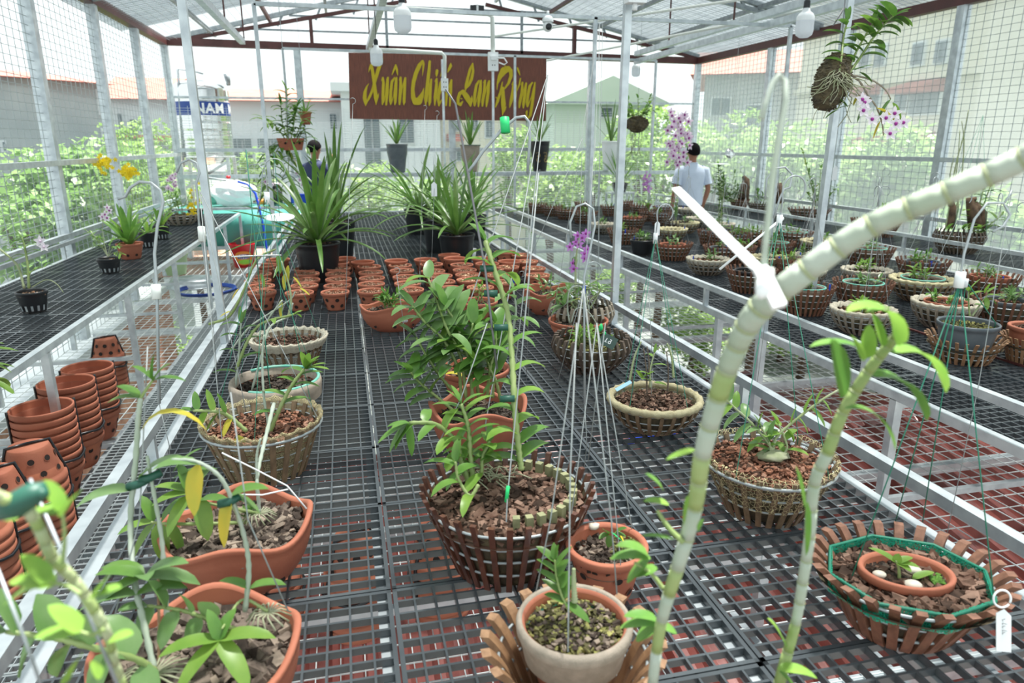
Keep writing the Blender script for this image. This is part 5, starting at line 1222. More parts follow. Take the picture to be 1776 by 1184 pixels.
# ---------------------------------------------------------------- stacks of terracotta pots on the left walkway mesh
def stack(px, py, n, label, R0=.125, up=True, pitch=.038, H=.17, topw=None):
    g = 'tied stacks of terracotta pots under the left bench'
    p = at(px, py, z=0.003)
    q = random.Random(int(px*7+py))
    for k in range(n):
        nm = 'terracotta_pot'
        pos = ['bottom','second','third','fourth','fifth','sixth','seventh','eighth','ninth','tenth','eleventh']
        lb = '%s pot of the %s' % (('topmost' if up else 'bottom') if k == n-1 and False else ('topmost' if k == n-1 else ('lowest' if k == 0 else pos[k]+' from bottom')), label)
        t = thing(nm, (p.x, p.y, .006+k*pitch+(0 if up else H)), lb, 'plant pot', g, rz=q.uniform(0,6))
        key = (R0, up, k == n-1 or up is False and k == 0)
        if (R0, up) not in SM:
            b = pot_mesh(R0, H, .62, holes=9, hr=.013, rows=2, mats=('terra','hole','terra_in'), n=36, rimh=.03)
            SM[(R0, up)] = b.mesh('stack_pot', ('terra','hole','terra_in'))
        o = link('pot_body', SM[(R0, up)], t)
        if not up: o.rotation_euler = (math.pi, 0, 0)
    top = .006+(n-1)*pitch+H
    t = thing('binding_tape', (p.x, p.y, .006), 'black binding tape around the %s' % label, 'tape')
    rt_ = R0+.003; rs_ = R0*.62+.003
    for a_ in (.6, 3.7):
        b = MB(); c, s_ = math.cos(a_), math.sin(a_)
        prof_ = ([(rs_, 0), (rt_, H), (rt_, top-.02), (rt_, top)] if up else [(rt_, 0), (rt_, top-H), (rs_, top), (.0, top+.003)])
        b.tube([(r_*c, r_*s_, z_) for r_, z_ in prof_], .0065, 5); b.build('tape_strip', 'plastic_black', t)
    b = MB(); b.tube([((rt_+.003)*math.cos(j*math.pi/12), (rt_+.003)*math.sin(j*math.pi/12), top*.45+.006*math.sin(j)) for j in range(24)], .0065, 5, closed=True); b.build('tape_band', 'plastic_black', t)
SM = {}
stack(196, 672, 7, 'farthest upturned stack on the left walkway', .105, False, .036, .15)
stack(172, 758, 8, 'second stack from the far end, mouths up', .135, True)
stack(140, 806, 9, 'middle stack with mouths up', .135, True)
stack(102, 862, 9, 'stack behind the bench leg, mouths up', .135, True)
stack(80, 930, 8, 'tall upturned stack in front of the bench leg', .125, False)
stack(20, 985, 8, 'leaning upturned stack by the left edge', .125, False)
stack(-20, 1040, 8, 'nearest upturned stack cut by the left edge', .125, False)
# upturned stacks on the floor below the centre bench
stack(622, 1085, 7, 'left stack of two under the centre bench', .108, False, .034, .16)
stack(765, 1055, 7, 'right stack of two under the centre bench', .108, False, .034, .16)
stack(478, 1090, 7, 'stack under the centre bench beneath the wavy pots', .108, False, .034, .16)
rh = random.Random(55)
# ---------------------------------------------------------------- sign
SY = 11.38
sg = thing('sign_board', at(776, 150, y=SY), 'brown wood-grain sign board with yellow brush lettering hanging under the back tie beam', 'sign')
o0 = Vector(sg.location); c_ = [at(604, 91, y=SY), at(948, 98, y=SY), at(947, 210, y=SY), at(607, 206, y=SY)]
c_ = [Vector(v)-o0 for v in c_]; b = MB(); b.add([Vector(v) for v in c_]+[v+Vector((0,.03,0)) for v in c_], [(3,2,1,0),(4,5,6,7),(0,1,5,4),(1,2,6,5),(2,3,7,6),(3,0,4,7)]); b.build('panel', 'wood_panel', sg, False)
GL = [
 [[(350,565,4),(315,620,26),(290,700,50),(285,790,60),(300,860,50),(300,910,6)],[(300,885,10),(345,800,36),(400,680,40),(445,520,46),(490,360,56),(540,230,48),(560,170,10)],[(345,395,4),(362,330,26),(385,290,44),(405,380,48),(425,520,50),(440,640,50),(455,780,62),(458,888,12)],[(500,712,3),(485,770,26),(460,850,26)]],
 [[(540,525,8),(562,478,26),(570,560,42),(562,760,44),(556,885,22)],[(572,850,24),(600,740,18),(632,500,36)],[(638,480,30),(628,700,46),(612,890,28)]],
 [[(740,482,26),(700,540,40),(682,680,44),(676,820,44),(680,885,20)],[(690,870,16),(725,760,14),(758,500,22)],[(770,480,26),(758,690,44),(750,850,40),(744,892,14)],[(700,436,10),(735,350,30),(758,285,22)],[(757,285,22),(775,360,36),(787,440,12)]],
 [[(808,520,8),(832,478,32),(832,620,44),(820,800,44),(815,885,26)],[(828,800,14),(860,620,18),(902,484,30)],[(904,488,30),(890,690,46),(884,850,44),(880,892,14)]],
 [[(1162,455,4),(1172,380,18),(1182,270,34),(1165,230,40),(1120,290,62),(1065,410,62),(1030,540,58),(1015,660,52),(1025,790,70),(1060,845,100),(1105,840,110),(1150,760,70),(1174,690,30),(1185,632,4)]],
 [[(1275,232,36),(1262,380,48),(1238,600,50),(1212,800,48),(1214,900,16)],[(1232,840,14),(1255,680,20),(1298,510,28)],[(1298,505,26),(1282,700,44),(1275,850,44),(1268,905,14)]],
 [[(1350,540,8),(1380,495,28),(1375,620,46),(1358,780,50),(1350,900,16)],[(1386,372,40),(1380,420,40),(1376,464,10)]],
 [[(1475,500,22),(1440,560,40),(1418,680,44),(1405,800,46),(1415,905,24)],[(1415,890,30),(1450,830,20),(1480,790,6)],[(1428,735,16),(1455,660,20),(1478,520,20)],[(1438,462,8),(1465,380,26),(1490,300,24)],[(1490,300,24),(1512,400,26),(1520,460,10)],[(1545,402,6),(1570,350,40),(1592,300,46),(1595,256,10)]],
 [[(1518,540,8),(1545,500,28),(1535,700,44),(1522,900,24)],[(1530,800,14),(1565,620,20),(1605,515,26)],[(1605,520,30),(1592,700,44),(1580,910,20)]],
 [[(1928,262,18),(1890,350,40),(1855,480,40),(1830,590,46),(1812,700,14)],[(1928,262,20),(1935,380,36),(1910,500,46),(1870,590,40),(1825,640,26)],[(1775,842,20),(1740,890,46),(1705,870,44),(1705,800,44),(1730,720,50),(1780,690,60),(1830,760,86),(1880,840,80),(1895,915,20)],[(1918,748,4),(1912,820,40),(1895,910,24)],[(1765,800,16),(1745,795,14)]],
 [[(2025,525,26),(1985,590,40),(1962,720,44),(1950,850,42),(1955,910,20)],[(1965,900,14),(2005,760,14),(2045,540,20)],[(2055,522,24),(2045,680,44),(2020,850,42),(2015,922,16)]],
 [[(2088,560,8),(2115,525,30),(2105,680,44),(2080,840,44),(2075,912,22)],[(2092,830,14),(2135,650,20),(2175,530,26)],[(2180,530,28),(2165,690,44),(2145,840,44),(2135,922,16)]],
 [[(2297,665,4),(2305,570,26),(2345,460,70),(2405,370,110),(2465,345,90),(2505,370,60),(2512,450,52),(2475,560,40),(2420,640,24),(2385,660,12)],[(2380,545,14),(2355,680,34),(2310,830,44),(2275,925,16)],[(2275,770,4),(2300,790,24)],[(2385,640,50),(2390,760,56),(2395,880,74),(2395,970,50),(2380,1050,8)],[(2440,918,4),(2420,950,30),(2400,990,30)],[(2422,285,8),(2420,330,20)]],
 [[(2520,590,8),(2550,545,28),(2540,680,44),(2505,850,40),(2490,930,14)],[(2500,910,14),(2555,760,18),(2585,610,24)],[(2590,600,26),(2575,760,44),(2555,930,20)],[(2655,490,18),(2640,580,26),(2600,680,10)],[(2610,330,20),(2630,390,28),(2648,442,8)]],
 [[(2660,590,8),(2685,552,28),(2678,700,44),(2645,860,42),(2635,935,18)],[(2650,850,14),(2690,730,18),(2740,570,26)],[(2742,565,28),(2720,740,44),(2702,880,44),(2698,942,14)]],
 [[(2835,555,24),(2795,610,40),(2770,730,44),(2755,860,40),(2760,920,22)],[(2765,915,20),(2820,780,14),(2865,590,16)],[(2875,555,22),(2855,720,40),(2830,900,44),(2805,1050,40),(2770,1100,24),(2745,1080,20),(2750,1000,34),(2755,980,16)]],
]
names_ = 'letter'
let = MB()
for gi, g in enumerate(GL):
    lb_ = MB(); pc_ = 0
    for st_ in g:
        for (xa, ya, wa), (xb, yb, wb) in zip(st_[:-1], st_[1:]):
            A = Vector((xa, ya)); B_ = Vector((xb, yb)); d_ = (B_-A)
            if d_.length < 1: continue
            nrm = Vector((-d_.y, d_.x)).normalized()
            q = [A+nrm*wa/2, A-nrm*wa/2, B_-nrm*wb/2, B_+nrm*wb/2]
            pc_ += 1; f3 = [at(600+v.x/8.77, 80+v.y/8.77, y=SY-.006-.0006*pc_)-o0 for v in q]; bk_ = [v+Vector((0,.010,0)) for v in f3]
            lb_.add(f3+bk_, [(3,2,1,0),(4,5,6,7),(0,1,5,4),(1,2,6,5),(2,3,7,6),(3,0,4,7)])
        for (xa, ya, wa) in st_:
            if wa < 8: continue
            pc_ += 1; f3 = [at(600+(xa+wa*.5*math.cos(q))/8.77, 80+(ya+wa*.5*math.sin(q))/8.77, y=SY-.0063-.0006*pc_)-o0 for q in [j*math.pi/6 for j in range(12)]]
            lb_.add(f3, [tuple(range(12))])
    lb_.build('letter', 'yellow', sg, False)
# ---------------------------------------------------------------- lamps, sockets, conduit, camera
def bulb(px, py, d, label, sc_=1.0, wire_to=None):
    c = at(px, py, d=d); t = thing('led_bulb', c, label, 'light bulb')
    b = MB(); b.lathe([(.001,-.085),(.03,-.083),(.052,-.068),(.058,-.045),(.058,.02)], 28); b.build('diffuser', 'bulb', t)
    b = MB(); b.lathe([(.058,.02),(.056,.045),(.045,.065),(.028,.078),(.020,.10),(.001,.10)], 28, rmod=lambda q: .015*math.cos(28*q)); b.build('bulb_housing', 'white', t)
    b = MB(); b.lathe([(.021,.098),(.021,.14),(.010,.155),(.001,.155)], 16); b.build('lamp_holder', 'plastic_black', t)
    top = Vector((0,0,(wire_to or (c.z+.4))-c.z)); b = MB(); b.tube([(0,0,.15), (.008,0,.15+(top.z-.15)*.5), top], .004, 5); b.build('lamp_cord', 'plastic_black', t); t.scale = (sc_,)*3
bulb(698, 34, 4.6, 'large white LED bulb near top centre, the closest of the middle row', 1.0)
bulb(653, 98, 6.6, 'smaller white LED bulb in front of the left part of the sign', 1.0)
bulb(1396, 42, 4.7, 'white LED bulb at upper right beside the grey upright', 1.0)
bulb(1103, 122, 9.6, 'most distant white LED bulb, right of the sign', 1.0)
t = thing('conduit', at(770, 20, y=7.2), 'upper white plastic conduit bending down to the plugged socket box', 'conduit'); o0 = Vector(t.location)
b = MB(); b.tube([at(x_, y_, y=7.2)-o0 for x_, y_ in ((668,13),(760,19),(846,24),(854,30),(855,96))], .022, 8); b.build('pipe', 'pvc', t)
t = thing('conduit', at(700, 88, y=7.6), 'lower white plastic conduit bending down in front of the sign lettering', 'conduit'); o0 = Vector(t.location)
b = MB(); b.tube([at(x_, y_, y=7.6)-o0 for x_, y_ in ((640,86),(700,88),(766,92),(771,97),(771,137))], .019, 8); b.build('pipe', 'pvc', t)
def socket(px, py, y, label, w_, h_):
    t = thing('wall_socket', at(px, py, y=y), label, 'socket'); b = MB(); b.box((-w_/2,-.03,-h_/2), (w_/2,.02,h_/2)); b.build('box', 'white', t, False)
    b = MB()
    for zz in (-h_*.2, h_*.2):
        for xx in (-.012, .012): b.box((xx-.004,-.032,zz-.006), (xx+.004,-.0302,zz+.006))
    b.build('slots', 'ink', t, False); return t
socket(771, 147, 7.58, 'small white double socket on the lower conduit pole', .068, .12)
t = socket(855, 107, 7.18, 'larger white socket box with plug and looped white cable on the upper conduit pole', .095, .17)
b = MB(); b.box((-.03,-.06,.01), (.03,-.03,.045)); b.build('plug', 'white', t, False); b = MB(); b.tube([(.03,-.05,.03),(.10,-.05,.03),(.13,-.05,-.01),(.10,-.05,-.03),(.05,-.04,-.01)], .007, 6); b.build('cable_loop', 'white', t)
t = thing('security_camera', at(950, 45, y=6.4), 'round white security camera with dark lens below the middle crossbar', 'camera')
b = MB(); b.blob((0,0,0), .045, (1,1,1.1), 16, 12); b.build('camera_head', 'white', t); b = MB(); b.lathe([(.05,.03),(.048,.06),(.03,.08),(.001,.085)], 20); b.tube([(0,0,.08),(0,0,.12)], .012, 8); b.build('mount', 'white', t); b = MB(); b.blob((0,-.028,-.008), .030, (1,.8,1), 14, 10); b.build('lens', 'plastic_black', t)
t = thing('switch_box', at(827, 16, y=7.19), 'small black box strapped to the upper white conduit', 'box'); b = MB(); b.box((-.065,-.03,-.03), (.065,.01,.03)); b.box((-.01,-.034,-.036), (.01,.012,.036), 1); b.build('box_body', ('plastic_black','white'), t, False)
b = MB(); b.box((-.035,-.035,.029), (.035,-.03,.031)); b.build('lid_edge', 'plastic_grey', t, False)
t = thing('junction_box', at(1102, -2, y=3.35), 'white junction box at the top of the nearest steel upright', 'box'); b = MB(); b.box((-.045,-.03,-.02), (.045,.03,.06)); b.build('box_body', 'white', t, False); b = MB(); b.tube([(0,0,-.02),(0,0,-.05)], .012, 8); b.build('gland', 'white', t)
# ---------------------------------------------------------------- loose wire hooks
def hook(pts, d, label, r=.0022, m='wire', sleeve=None, sm='pvc', name='wire_hook', tail=True):
    c = at(*pts[-1], d=d); t = thing(name, c, label, 'hook'); b = MB(); b.tube([at(x_, y_, d=d)-c for x_, y_ in pts], r, 6); b.build('wire', m, t)
    if d > 1 and tail: g_ = Vector((0,0,ZB+.003-c.z)); b = MB(); b.tube([Vector((0,0,0)), g_*.5+Vector((.01,0,0)), g_], .0012, 4); b.build('wire_tail', 'string', t)
    if sleeve: b = MB(); b.tube([at(sleeve[0], sleeve[1]-12, d=d)-c, at(sleeve[0]+2, sleeve[1]+14, d=d)-c], r*3, 8); b.build('sleeve', sm, t)
    return t
hook([(205,345),(217,341),(226,325),(242,315),(262,317),(278,330),(283,350),(273,392),(268,440),(272,500),(276,700)], 1.9, 'thick grey wire hook with concrete sleeve hanging in front of the left bench', .0042, sleeve=(270,505))
hook([(306,300),(313,283),(328,276),(341,283),(346,300),(340,318),(343,345),(346,400)], 2.6, 'bright wire hook hanging beside the left upright', .0045, sleeve=(349,405))
hook([(430,293),(425,300),(434,286),(448,284),(456,295),(453,330),(447,370)], 4.5, 'thin wire hook left of the leafy hanging pot', .004)
hook([(990,412),(989,385),(1000,358),(1015,353),(1029,362),(1032,390),(1022,440),(1013,480),(1014,700)], 1.9, 'looped galvanised wire hanging over the round terracotta pot', .0032)
hook([(812,298),(822,285),(838,262),(872,223),(895,204),(910,202),(918,212),(919,240),(915,300)], 2.6, 'long bent wire with a bright green clip crossing below the sign', .006, sleeve=(875,216), sm='green_bright')
hook([(1320,206),(1328,180),(1340,145),(1352,130),(1361,140),(1362,175),(1350,240),(1338,320),(1328,420),(1322,500)], .62, 'blurred thick wire hook close to the camera, upper right', .0028, 'cane_white', sleeve=(1325,478))
hook([(1327,345),(1330,310),(1343,292),(1362,290),(1374,302),(1370,325),(1360,328),(1352,345),(1342,378)], 2.6, 'looped wire hook above the thin white stick', .004)
hook([(1742,352),(1750,340),(1755,330)], 1.4, 'short bent wire near the right picture edge', .002)
for k, (x0, y0, x1, y1, dd, lb) in enumerate(((612,180,598,560,3.0,'thin steel wire hanging left of the sign above the small pots'), (688,475,700,560,2.6,'short stiff wire leaning over the wavy oval pot'), (737,190,728,470,4.2,'thin steel wire ending in a small label left of the dark leaf cluster'), (758,200,748,470,4.0,'thin steel wire with white tag below the sign'), (1045,40,1035,560,3.2,'fine wire rising from the violet-flowered basket area'), (1125,500,1132,640,2.4,'fine wire above the net-rimmed bowl'), (905,480,1010,240,2.9,'slanting fine wire right of the dense orchid'))):
    t = thing('hanging_wire', at(x1, y1, d=dd), lb, 'wire'); b = MB(); b.tube([Vector((0,0,0)), at(x0, y0, d=dd)-at(x1, y1, d=dd)], .0013, 5); b.tube([at(x0,y0,d=dd)-at(x1,y1,d=dd)+Vector((.012*math.cos(q),0,.012*math.sin(q)+.012)) for q in [-1.6+j*.5 for j in range(9)]], .0013, 5); b.tube([Vector((0,0,0)), Vector((0,0,ZB+.003-t.location.z))], .0012, 4); b.build('wire', 'string', t)
for (px, py, d, lb) in ((753,328,4.0,'white label tag hanging in front of the dark strap leaves'), (1140,396,3.0,'white label tag hanging before the terracotta-lined basket'), (1448,300,7,'pale label tag hanging above the wide brown basket')):
    t = thing('plant_tag', at(px, py, d=d), lb, 'tag'); s_ = d/3; b = MB(); b.add([(x_*s_, y_, z_*s_) for y_ in (0,.002) for x_, z_ in ((-.012,-.03),(.012,-.03),(.012,.02),(0,.032),(-.012,.02))], [(0,1,2,3,4),(9,8,7,6,5)]+[(i,(i+1)%5,5+(i+1)%5,5+i) for i in range(5)]); b.build('tag_plate', 'white', t, False)
    b = MB(); b.tube([(0,0,.03*s_),(0,0,.14*s_)], .0012*s_, 4); b.build('tag_wire', 'wire', t)
# drip saucers seen as thin discs
for (px, py, wpx, d, m_, lb) in ((485,376,50,4.0,'rim_teal','pale green plastic disc hanging by a cord before the big leaf clump'), (445,443,82,2.4,'white','thin white disc seen edge-on above the left baskets')):
    t = thing('plastic_disc', at(px, py, d=d), lb, 'disc'); r_ = wpx/2/FPX*d; b = MB(); b.lathe([(.001,.002),(r_,0),(r_,-.003),(.001,-.001)], 30); o = b.build('disc_plate', 'white', t); o.rotation_euler.x = -math.radians(9.5) if wpx > 60 else math.radians(10)
    b = MB(); b.tube([(0,0,ZB+.003-t.location.z),(0,0,.35)], .0018, 5); b.build('disc_cord', 'cord_green', t)
# ---------------------------------------------------------------- white tape strips
t = thing('white_tape', at(1245, 395, d=.75), 'broad blurred white plastic tape strip tied to the thick foreground cane', 'tape'); o0 = Vector(t.location)
b = MB(); b.bar(at(1172, 326, d=.85)-o0, at(1318, 470, d=.62)-o0, .010, .0012, up=tuple(FW)); b.bar(at(1318, 465, d=.62)-o0, at(1352, 532, d=.60)-o0, .012, .006, up=tuple(FW)); b.build('strip', 'white', t, False)
b = MB(); b.blob(at(1324, 500, d=.60)-o0, .0065, (1,1,1.4), 8, 6, jit=.2); b.build('knot', 'white', t)
t = thing('white_stick', at(1333, 425, d=2.2), 'thin white stick slanting beside the broad tape strip', 'stick'); o0 = Vector(t.location); b = MB(); b.tube([at(1248, 467, d=2.2)-o0, at(1356, 379, d=2.2)-o0], .004, 6); b.blob(at(1356,379,d=2.2)-o0, .007); b.build('stick', 'white', t)
# ---------------------------------------------------------------- foreground canes (out of focus)
def hero(label, path, segs, leaves, d0, d1, wpx, leafm=['leaf','leaf_light'], extra=None, name='orchid_cane', rings=True, foot=()):
    N = len(path); c = at(*path[-1], d=d1); t = thing(name, c, label, 'orchid cane'); rr = random.Random(len(label))
    P3 = [at(x_, y_, d=d0+(d1-d0)*i/(N-1))-c for i, (x_, y_) in enumerate(path)]
    ds = [d0+(d1-d0)*i/(N-1) for i in range(N)]; R_ = [wpx[i]/2*ds[i]/FPX for i in range(N)]
    Q = [P3[0]*2-P3[1]]+P3+[P3[-1]*2-P3[-2]]; out = []; rad = []
    for i in range(N-1):
        p0, p1, p2, p3 = Q[i:i+4]
        for k in range(6):
            u = k/6; out.append(.5*((2*p1)+(p2-p0)*u+(2*p0-5*p1+4*p2-p3)*u*u+(3*p1-p0-3*p2+p3)*u**3)); rad.append(R_[i]+(R_[i+1]-R_[i])*u)
    out.append(P3[-1]); rad.append(R_[-1])
    b = MB(); L_ = len(out)
    for i in range(0, L_-1, 3):
        j = min(L_-1, i+3); mi = segs[(i//3) % len(segs)]; n_ = j-i
        b.tube(out[i:j+1], [rad[k]*(.97 if k in (i,j) else 1.0) for k in range(i, j+1)], 12, mi=mi)
    if foot: b.tube([out[-1]]+[at(x_, y_, d=q_)-c for x_, y_, q_ in foot], rad[-1]*.95, 10, mi=1)
    if rings:
        for i in range(0, L_-1, 3):
            if i: 
                dv = (out[i+1]-out[i-1]).normalized(); b.tube([out[i]-dv*rad[i]*.16, out[i], out[i]+dv*rad[i]*.16], [rad[i]*.98, rad[i]*1.07, rad[i]*.98], 12, mi=3)
    b.build('cane', ['cane_white','cane_green','cane_pale','node'], t)
    P = Plant(t, leafm, ['cane_green'], rr)
    for (px, py, dd, dx, dy, dz, L, Wd, dr, mi) in leaves: P.leaf(at(px, py, d=dd)-c, RT*dx+Vector((0,0,1))*dz+FW*(-dy*-1), L, Wd, dr, mi, n=8, fold=.2)
    if extra:
        for (pts, r_, dd) in extra: P.cane([at(x_, y_, d=dd)-c for x_, y_ in pts], r_, 0); P.S.build('side_shoot', P.canem, t); P.S = MB()
    if P.L.v: P.L.build('foliage', P.leafm, t)
    return t
hero('thick pale foreground cane arching from the right edge down to the bottom of the picture',
     [(1850,225),(1775,275),(1640,335),(1510,392),(1400,468),(1318,535),(1278,600),(1245,690),(1218,790),(1205,880),(1175,985),(1148,1075),(1132,1184),(1125,1300)],
     [0,0,0,0,0,0,0,0,0,0,0,0,0,1,0,0,1,1,0,0,1,0,1,0,0,0], [
     (1125,965,.85,-.7,0,.8,.045,.022,1.3,0),(1128,968,.85,-.9,0,.3,.05,.022,.8,0),(1125,972,.85,-.6,0,-.6,.04,.022,.4,0),(1140,985,.85,-.7,0,-.2,.03,.02,.4,0),
     (1150,850,.8,-.5,0,.7,.03,.018,.6,0),(1160,875,.8,-.7,0,.3,.03,.015,.6,1),(1170,935,.8,-.6,0,.2,.04,.008,.5,0),
     (1140,1075,.9,-.9,0,.5,.045,.02,.9,0),(1142,1080,.9,-.95,0,.1,.05,.02,.6,0),(1140,1085,.9,-.7,0,-.5,.035,.026,.3,0),(1145,1085,.9,.7,0,-.2,.025,.02,.5,0),
     (1205,780,.7,-.8,0,-.2,.03,.012,.3,1),(1210,920,.75,.3,0,.9,.015,.01,.3,0),(1195,860,.75,-.1,0,-1,.035,.014,.2,1)],
     .50, .92, [46,44,42,42,44,46,38,34,30,27,24,20,18,16], extra=[([(1185,940),(1160,915),(1140,885)], .0035, .8),([(1150,1020),(1130,995),(1100,975)], .003, .85)], foot=((1118,1490,.94),))
hero('leafy green foreground cane with broad drooping leaves, right of the thick pale cane',
     [(1558,575),(1540,600),(1505,645),(1462,715),(1435,785),(1412,840),(1404,930),(1392,1010),(1380,1080),(1352,1184),(1330,1300)],
     [1,1,1,1,1,1,1,1,0,0,0,0,0,0,0,0,1,1,1,1], [
     (1556,598,.72,-.12,0,1,.062,.034,3.2,1),(1540,535,.70,-.95,0,.25,.042,.030,.8,1),(1505,612,.74,-.85,0,.5,.065,.022,1.0,0),(1445,588,.72,.28,0,-1,.066,.044,.3,0),(1548,612,.72,.95,0,.25,.085,.032,2.4,1),
     (1515,652,.72,.85,0,.0,.085,.036,1.9,0),(1465,708,.74,1,0,.1,.085,.016,2.2,0),(1500,620,.72,0,0,1,.035,.024,.4,1),(1495,625,.70,-.4,0,.9,.03,.02,.4,1),(1530,600,.73,-.3,0,.9,.04,.022,.5,1),
     (1380,808,.8,.35,0,-1,.055,.016,.3,0),(1400,870,.8,.1,0,-1,.07,.018,.3,0),(1362,1120,.9,-.4,0,.9,.05,.022,.7,1),(1350,1160,.9,.9,0,.1,.055,.02,.9,1),(1352,1165,.9,.5,0,-.5,.05,.022,.5,0)],
     .74, .95, [13,17,19,20,22,20,19,18,17,20,18], foot=((1300,1480,.96),))
hero('blurred foreground cane with pale yellow-green leaves at the far left bottom',
     [(-60,835),(0,862),(45,882),(68,915),(92,968),(128,1005),(165,1060),(188,1105),(200,1152),(215,1200),(225,1300)],
     [2,2,1,2,2,1,2,2,1,2,2,1], [
     (108,885,.55,-.3,0,1,.028,.018,.4,1),(108,895,.55,.6,0,.9,.03,.016,.4,1),(105,890,.55,-.9,0,.3,.022,.014,.4,1),(30,900,.55,-.9,0,.3,.025,.016,.5,1),
     (95,1015,.55,-.9,0,.3,.035,.022,.5,1),(85,1010,.55,-.4,0,.7,.03,.02,.4,1),(60,1020,.55,-.9,0,-.3,.03,.016,.5,1),(165,1035,.55,.5,0,.8,.025,.018,.3,1),(170,1030,.55,.9,0,.4,.02,.014,.3,1),
     (140,1095,.6,-.5,0,.7,.035,.022,.4,1),(130,1100,.6,-.9,0,.1,.035,.02,.4,1),(190,1110,.6,.7,0,.3,.022,.016,.3,1),(120,1180,.6,.3,0,.7,.03,.024,.6,1),(175,1175,.6,-.3,0,.9,.018,.012,.3,1)],
     .50, .66, [22,22,22,20,20,18,18,16,14,14,14], extra=[([(108,980),(112,930),(108,885)], .002, .55),([(140,1030),(115,1015),(85,1010)], .002, .55),([(180,1090),(160,1100),(140,1095)], .002, .6)], foot=((240,1400,.8),(255,1500,.935)))
t = thing('twist_clip', at(38, 872, d=.53), 'blurred dark green clip on the leftmost foreground cane', 'clip'); b = MB(); b.tube([(-.016,0,-.006),(-.004,-.004,0),(.010,-.002,.008),(.018,0,.010)], [.007,.010,.009,.006], 8); b.build('clip_body', 'tie_green', t); b = MB(); b.blob((.016,-.004,.008), .005); b.build('clip_knob', 'tie_green', t)
for (x0,y0,x1,y1,d_,lb) in ((-5,985,72,1190,.6,'blurred thick grey wire across the bottom left corner'), (52,830,205,1190,.62,'blurred thin grey wire running along the leftmost cane')):
    t = thing('hanging_wire', at(x1,y1,d=d_), lb, 'wire'); b = MB(); b.tube([Vector((0,0,0)), at((x0+x1)/2,(y0+y1)/2-4,d=d_)-at(x1,y1,d=d_), at(x0,y0,d=d_)-at(x1,y1,d=d_)], .0016, 6); b.build('wire', 'steel_dark', t)
# ---------------------------------------------------------------- orchid on a coconut log, hung top right
D = 3.2; c = at(1441, 140, d=D); t = thing('hanging_orchid', c, 'orchid on a dark fibrous log hung at the upper right, with pale purple blooms', 'hanging orchid'); t2_ = t
def hp(x_, y_, dd=0): return at(x_, y_, d=D+dd)-c
b = MB(); ax = (hp(1457,98)-hp(1428,186)); 
pts = [hp(1428,186)+ax*k/12 for k in range(13)]; b.tube(pts, [.075*math.sin(math.pi*(.08+.84*k/12))**.45 for k in range(13)], 18)
for k in range(500):
    u = rh.random(); a_ = rh.uniform(0, 6.3); p_ = hp(1428,186)+ax*u; s1 = ax.cross(FW).normalized(); s2 = ax.cross(s1).normalized(); r_ = .075*math.sin(math.pi*(.08+.84*u))**.45; q = p_+(s1*math.cos(a_)+s2*math.sin(a_))*r_; b.chip(q, .008, rh)
b.build('fibre_log', 'coco', t, False)
b = MB()
for k in range(30):
    x_, y_ = 1455+rh.uniform(-12,14), 130+rh.uniform(-10,10); q = [hp(x_, y_, -.07)]; xx, yy = x_, y_; ang = rh.uniform(.2, 2.9)
    for j in range(5): ang += rh.uniform(-.6,.6); xx += 11*math.cos(ang); yy += 11*math.sin(ang)*.9; q.append(hp(xx, yy, -.085+.012*j))
    b.tube(q, .0022, 4)
for (q_) in (((1465,160),(1478,170),(1468,200),(1453,220)), ((1420,185),(1412,200),(1408,215)), ((1435,190),(1428,205)), ((1465,180),(1470,200),(1476,212))): b.tube([hp(x_, y_) for x_, y_ in q_], .002, 4)
b.build('aerial_roots', 'root', t)
P = Plant(t, ['leaf','leaf_light','leaf_yellow'], ['cane_green','wood_grey'], rh)
P.cane([hp(1455,125,-.07), hp(1460,95,-.05), hp(1463,65), hp(1470,35)], .006, 9, .085, .045, lmi=0, start=.15, end=.95, side=tuple(RT), droop=.9)
P.cane([hp(1470,130,-.05), hp(1492,100), hp(1515,65), hp(1540,35), hp(1552,28)], .007, 17, .10, .05, lmi=0, start=.2, end=.98, side=(RT.x,RT.y,-.4), droop=.9)
P.cane([hp(1470,125,-.05), hp(1485,90), hp(1505,55), hp(1515,40)], .006, 9, .09, .045, lmi=1, start=.3, side=tuple(RT), droop=.8)
P.cane([hp(1465,125,-.05), hp(1490,140), hp(1505,165), hp(1520,185), hp(1530,215), hp(1532,235)], .005, 0, mi=1)
P.cane([hp(1468,128,-.05), hp(1510,138), hp(1535,155), hp(1545,172)], .0045, 0, mi=1)
P.cane([hp(1465,150,-.05), hp(1455,185), hp(1445,190)], .004, 0)
for (x_, y_, dx, dz, L, Wd, mi) in ((1482,122,.9,.4,.09,.03,0),(1478,120,-.5,-.7,.08,.035,0),(1490,125,.8,-.4,.08,.03,0),(1470,125,.7,.3,.08,.03,0),(1455,190,-.8,-.4,.07,.03,0),(1455,188,.5,.2,.05,.02,0),(1450,170,.8,-.4,.07,.03,0),(1520,187,.9,-.4,.11,.045,2),(1545,172,-.5,-.8,.09,.036,0),(1548,178,.6,-.8,.09,.04,1),(1508,172,-.5,-1,.11,.035,0),(1490,165,-.3,-.6,.05,.03,2),(1527,210,-.3,-.9,.08,.022,2),(1555,200,.3,-.4,.05,.025,0)): P.leaf(hp(x_, y_, -.03), RT*dx+Vector((0,0,dz)), L, Wd, .4, mi)
for (x_, y_) in ((1495,173),(1497,192),(1512,207),(1551,197),(1553,215),(1566,213),(1543,232),(1536,205),(1499,178)): P.flower(hp(x_, y_, -.06), .035, face=-FW)
P.done(fm=('petal_white','petal_purple'))
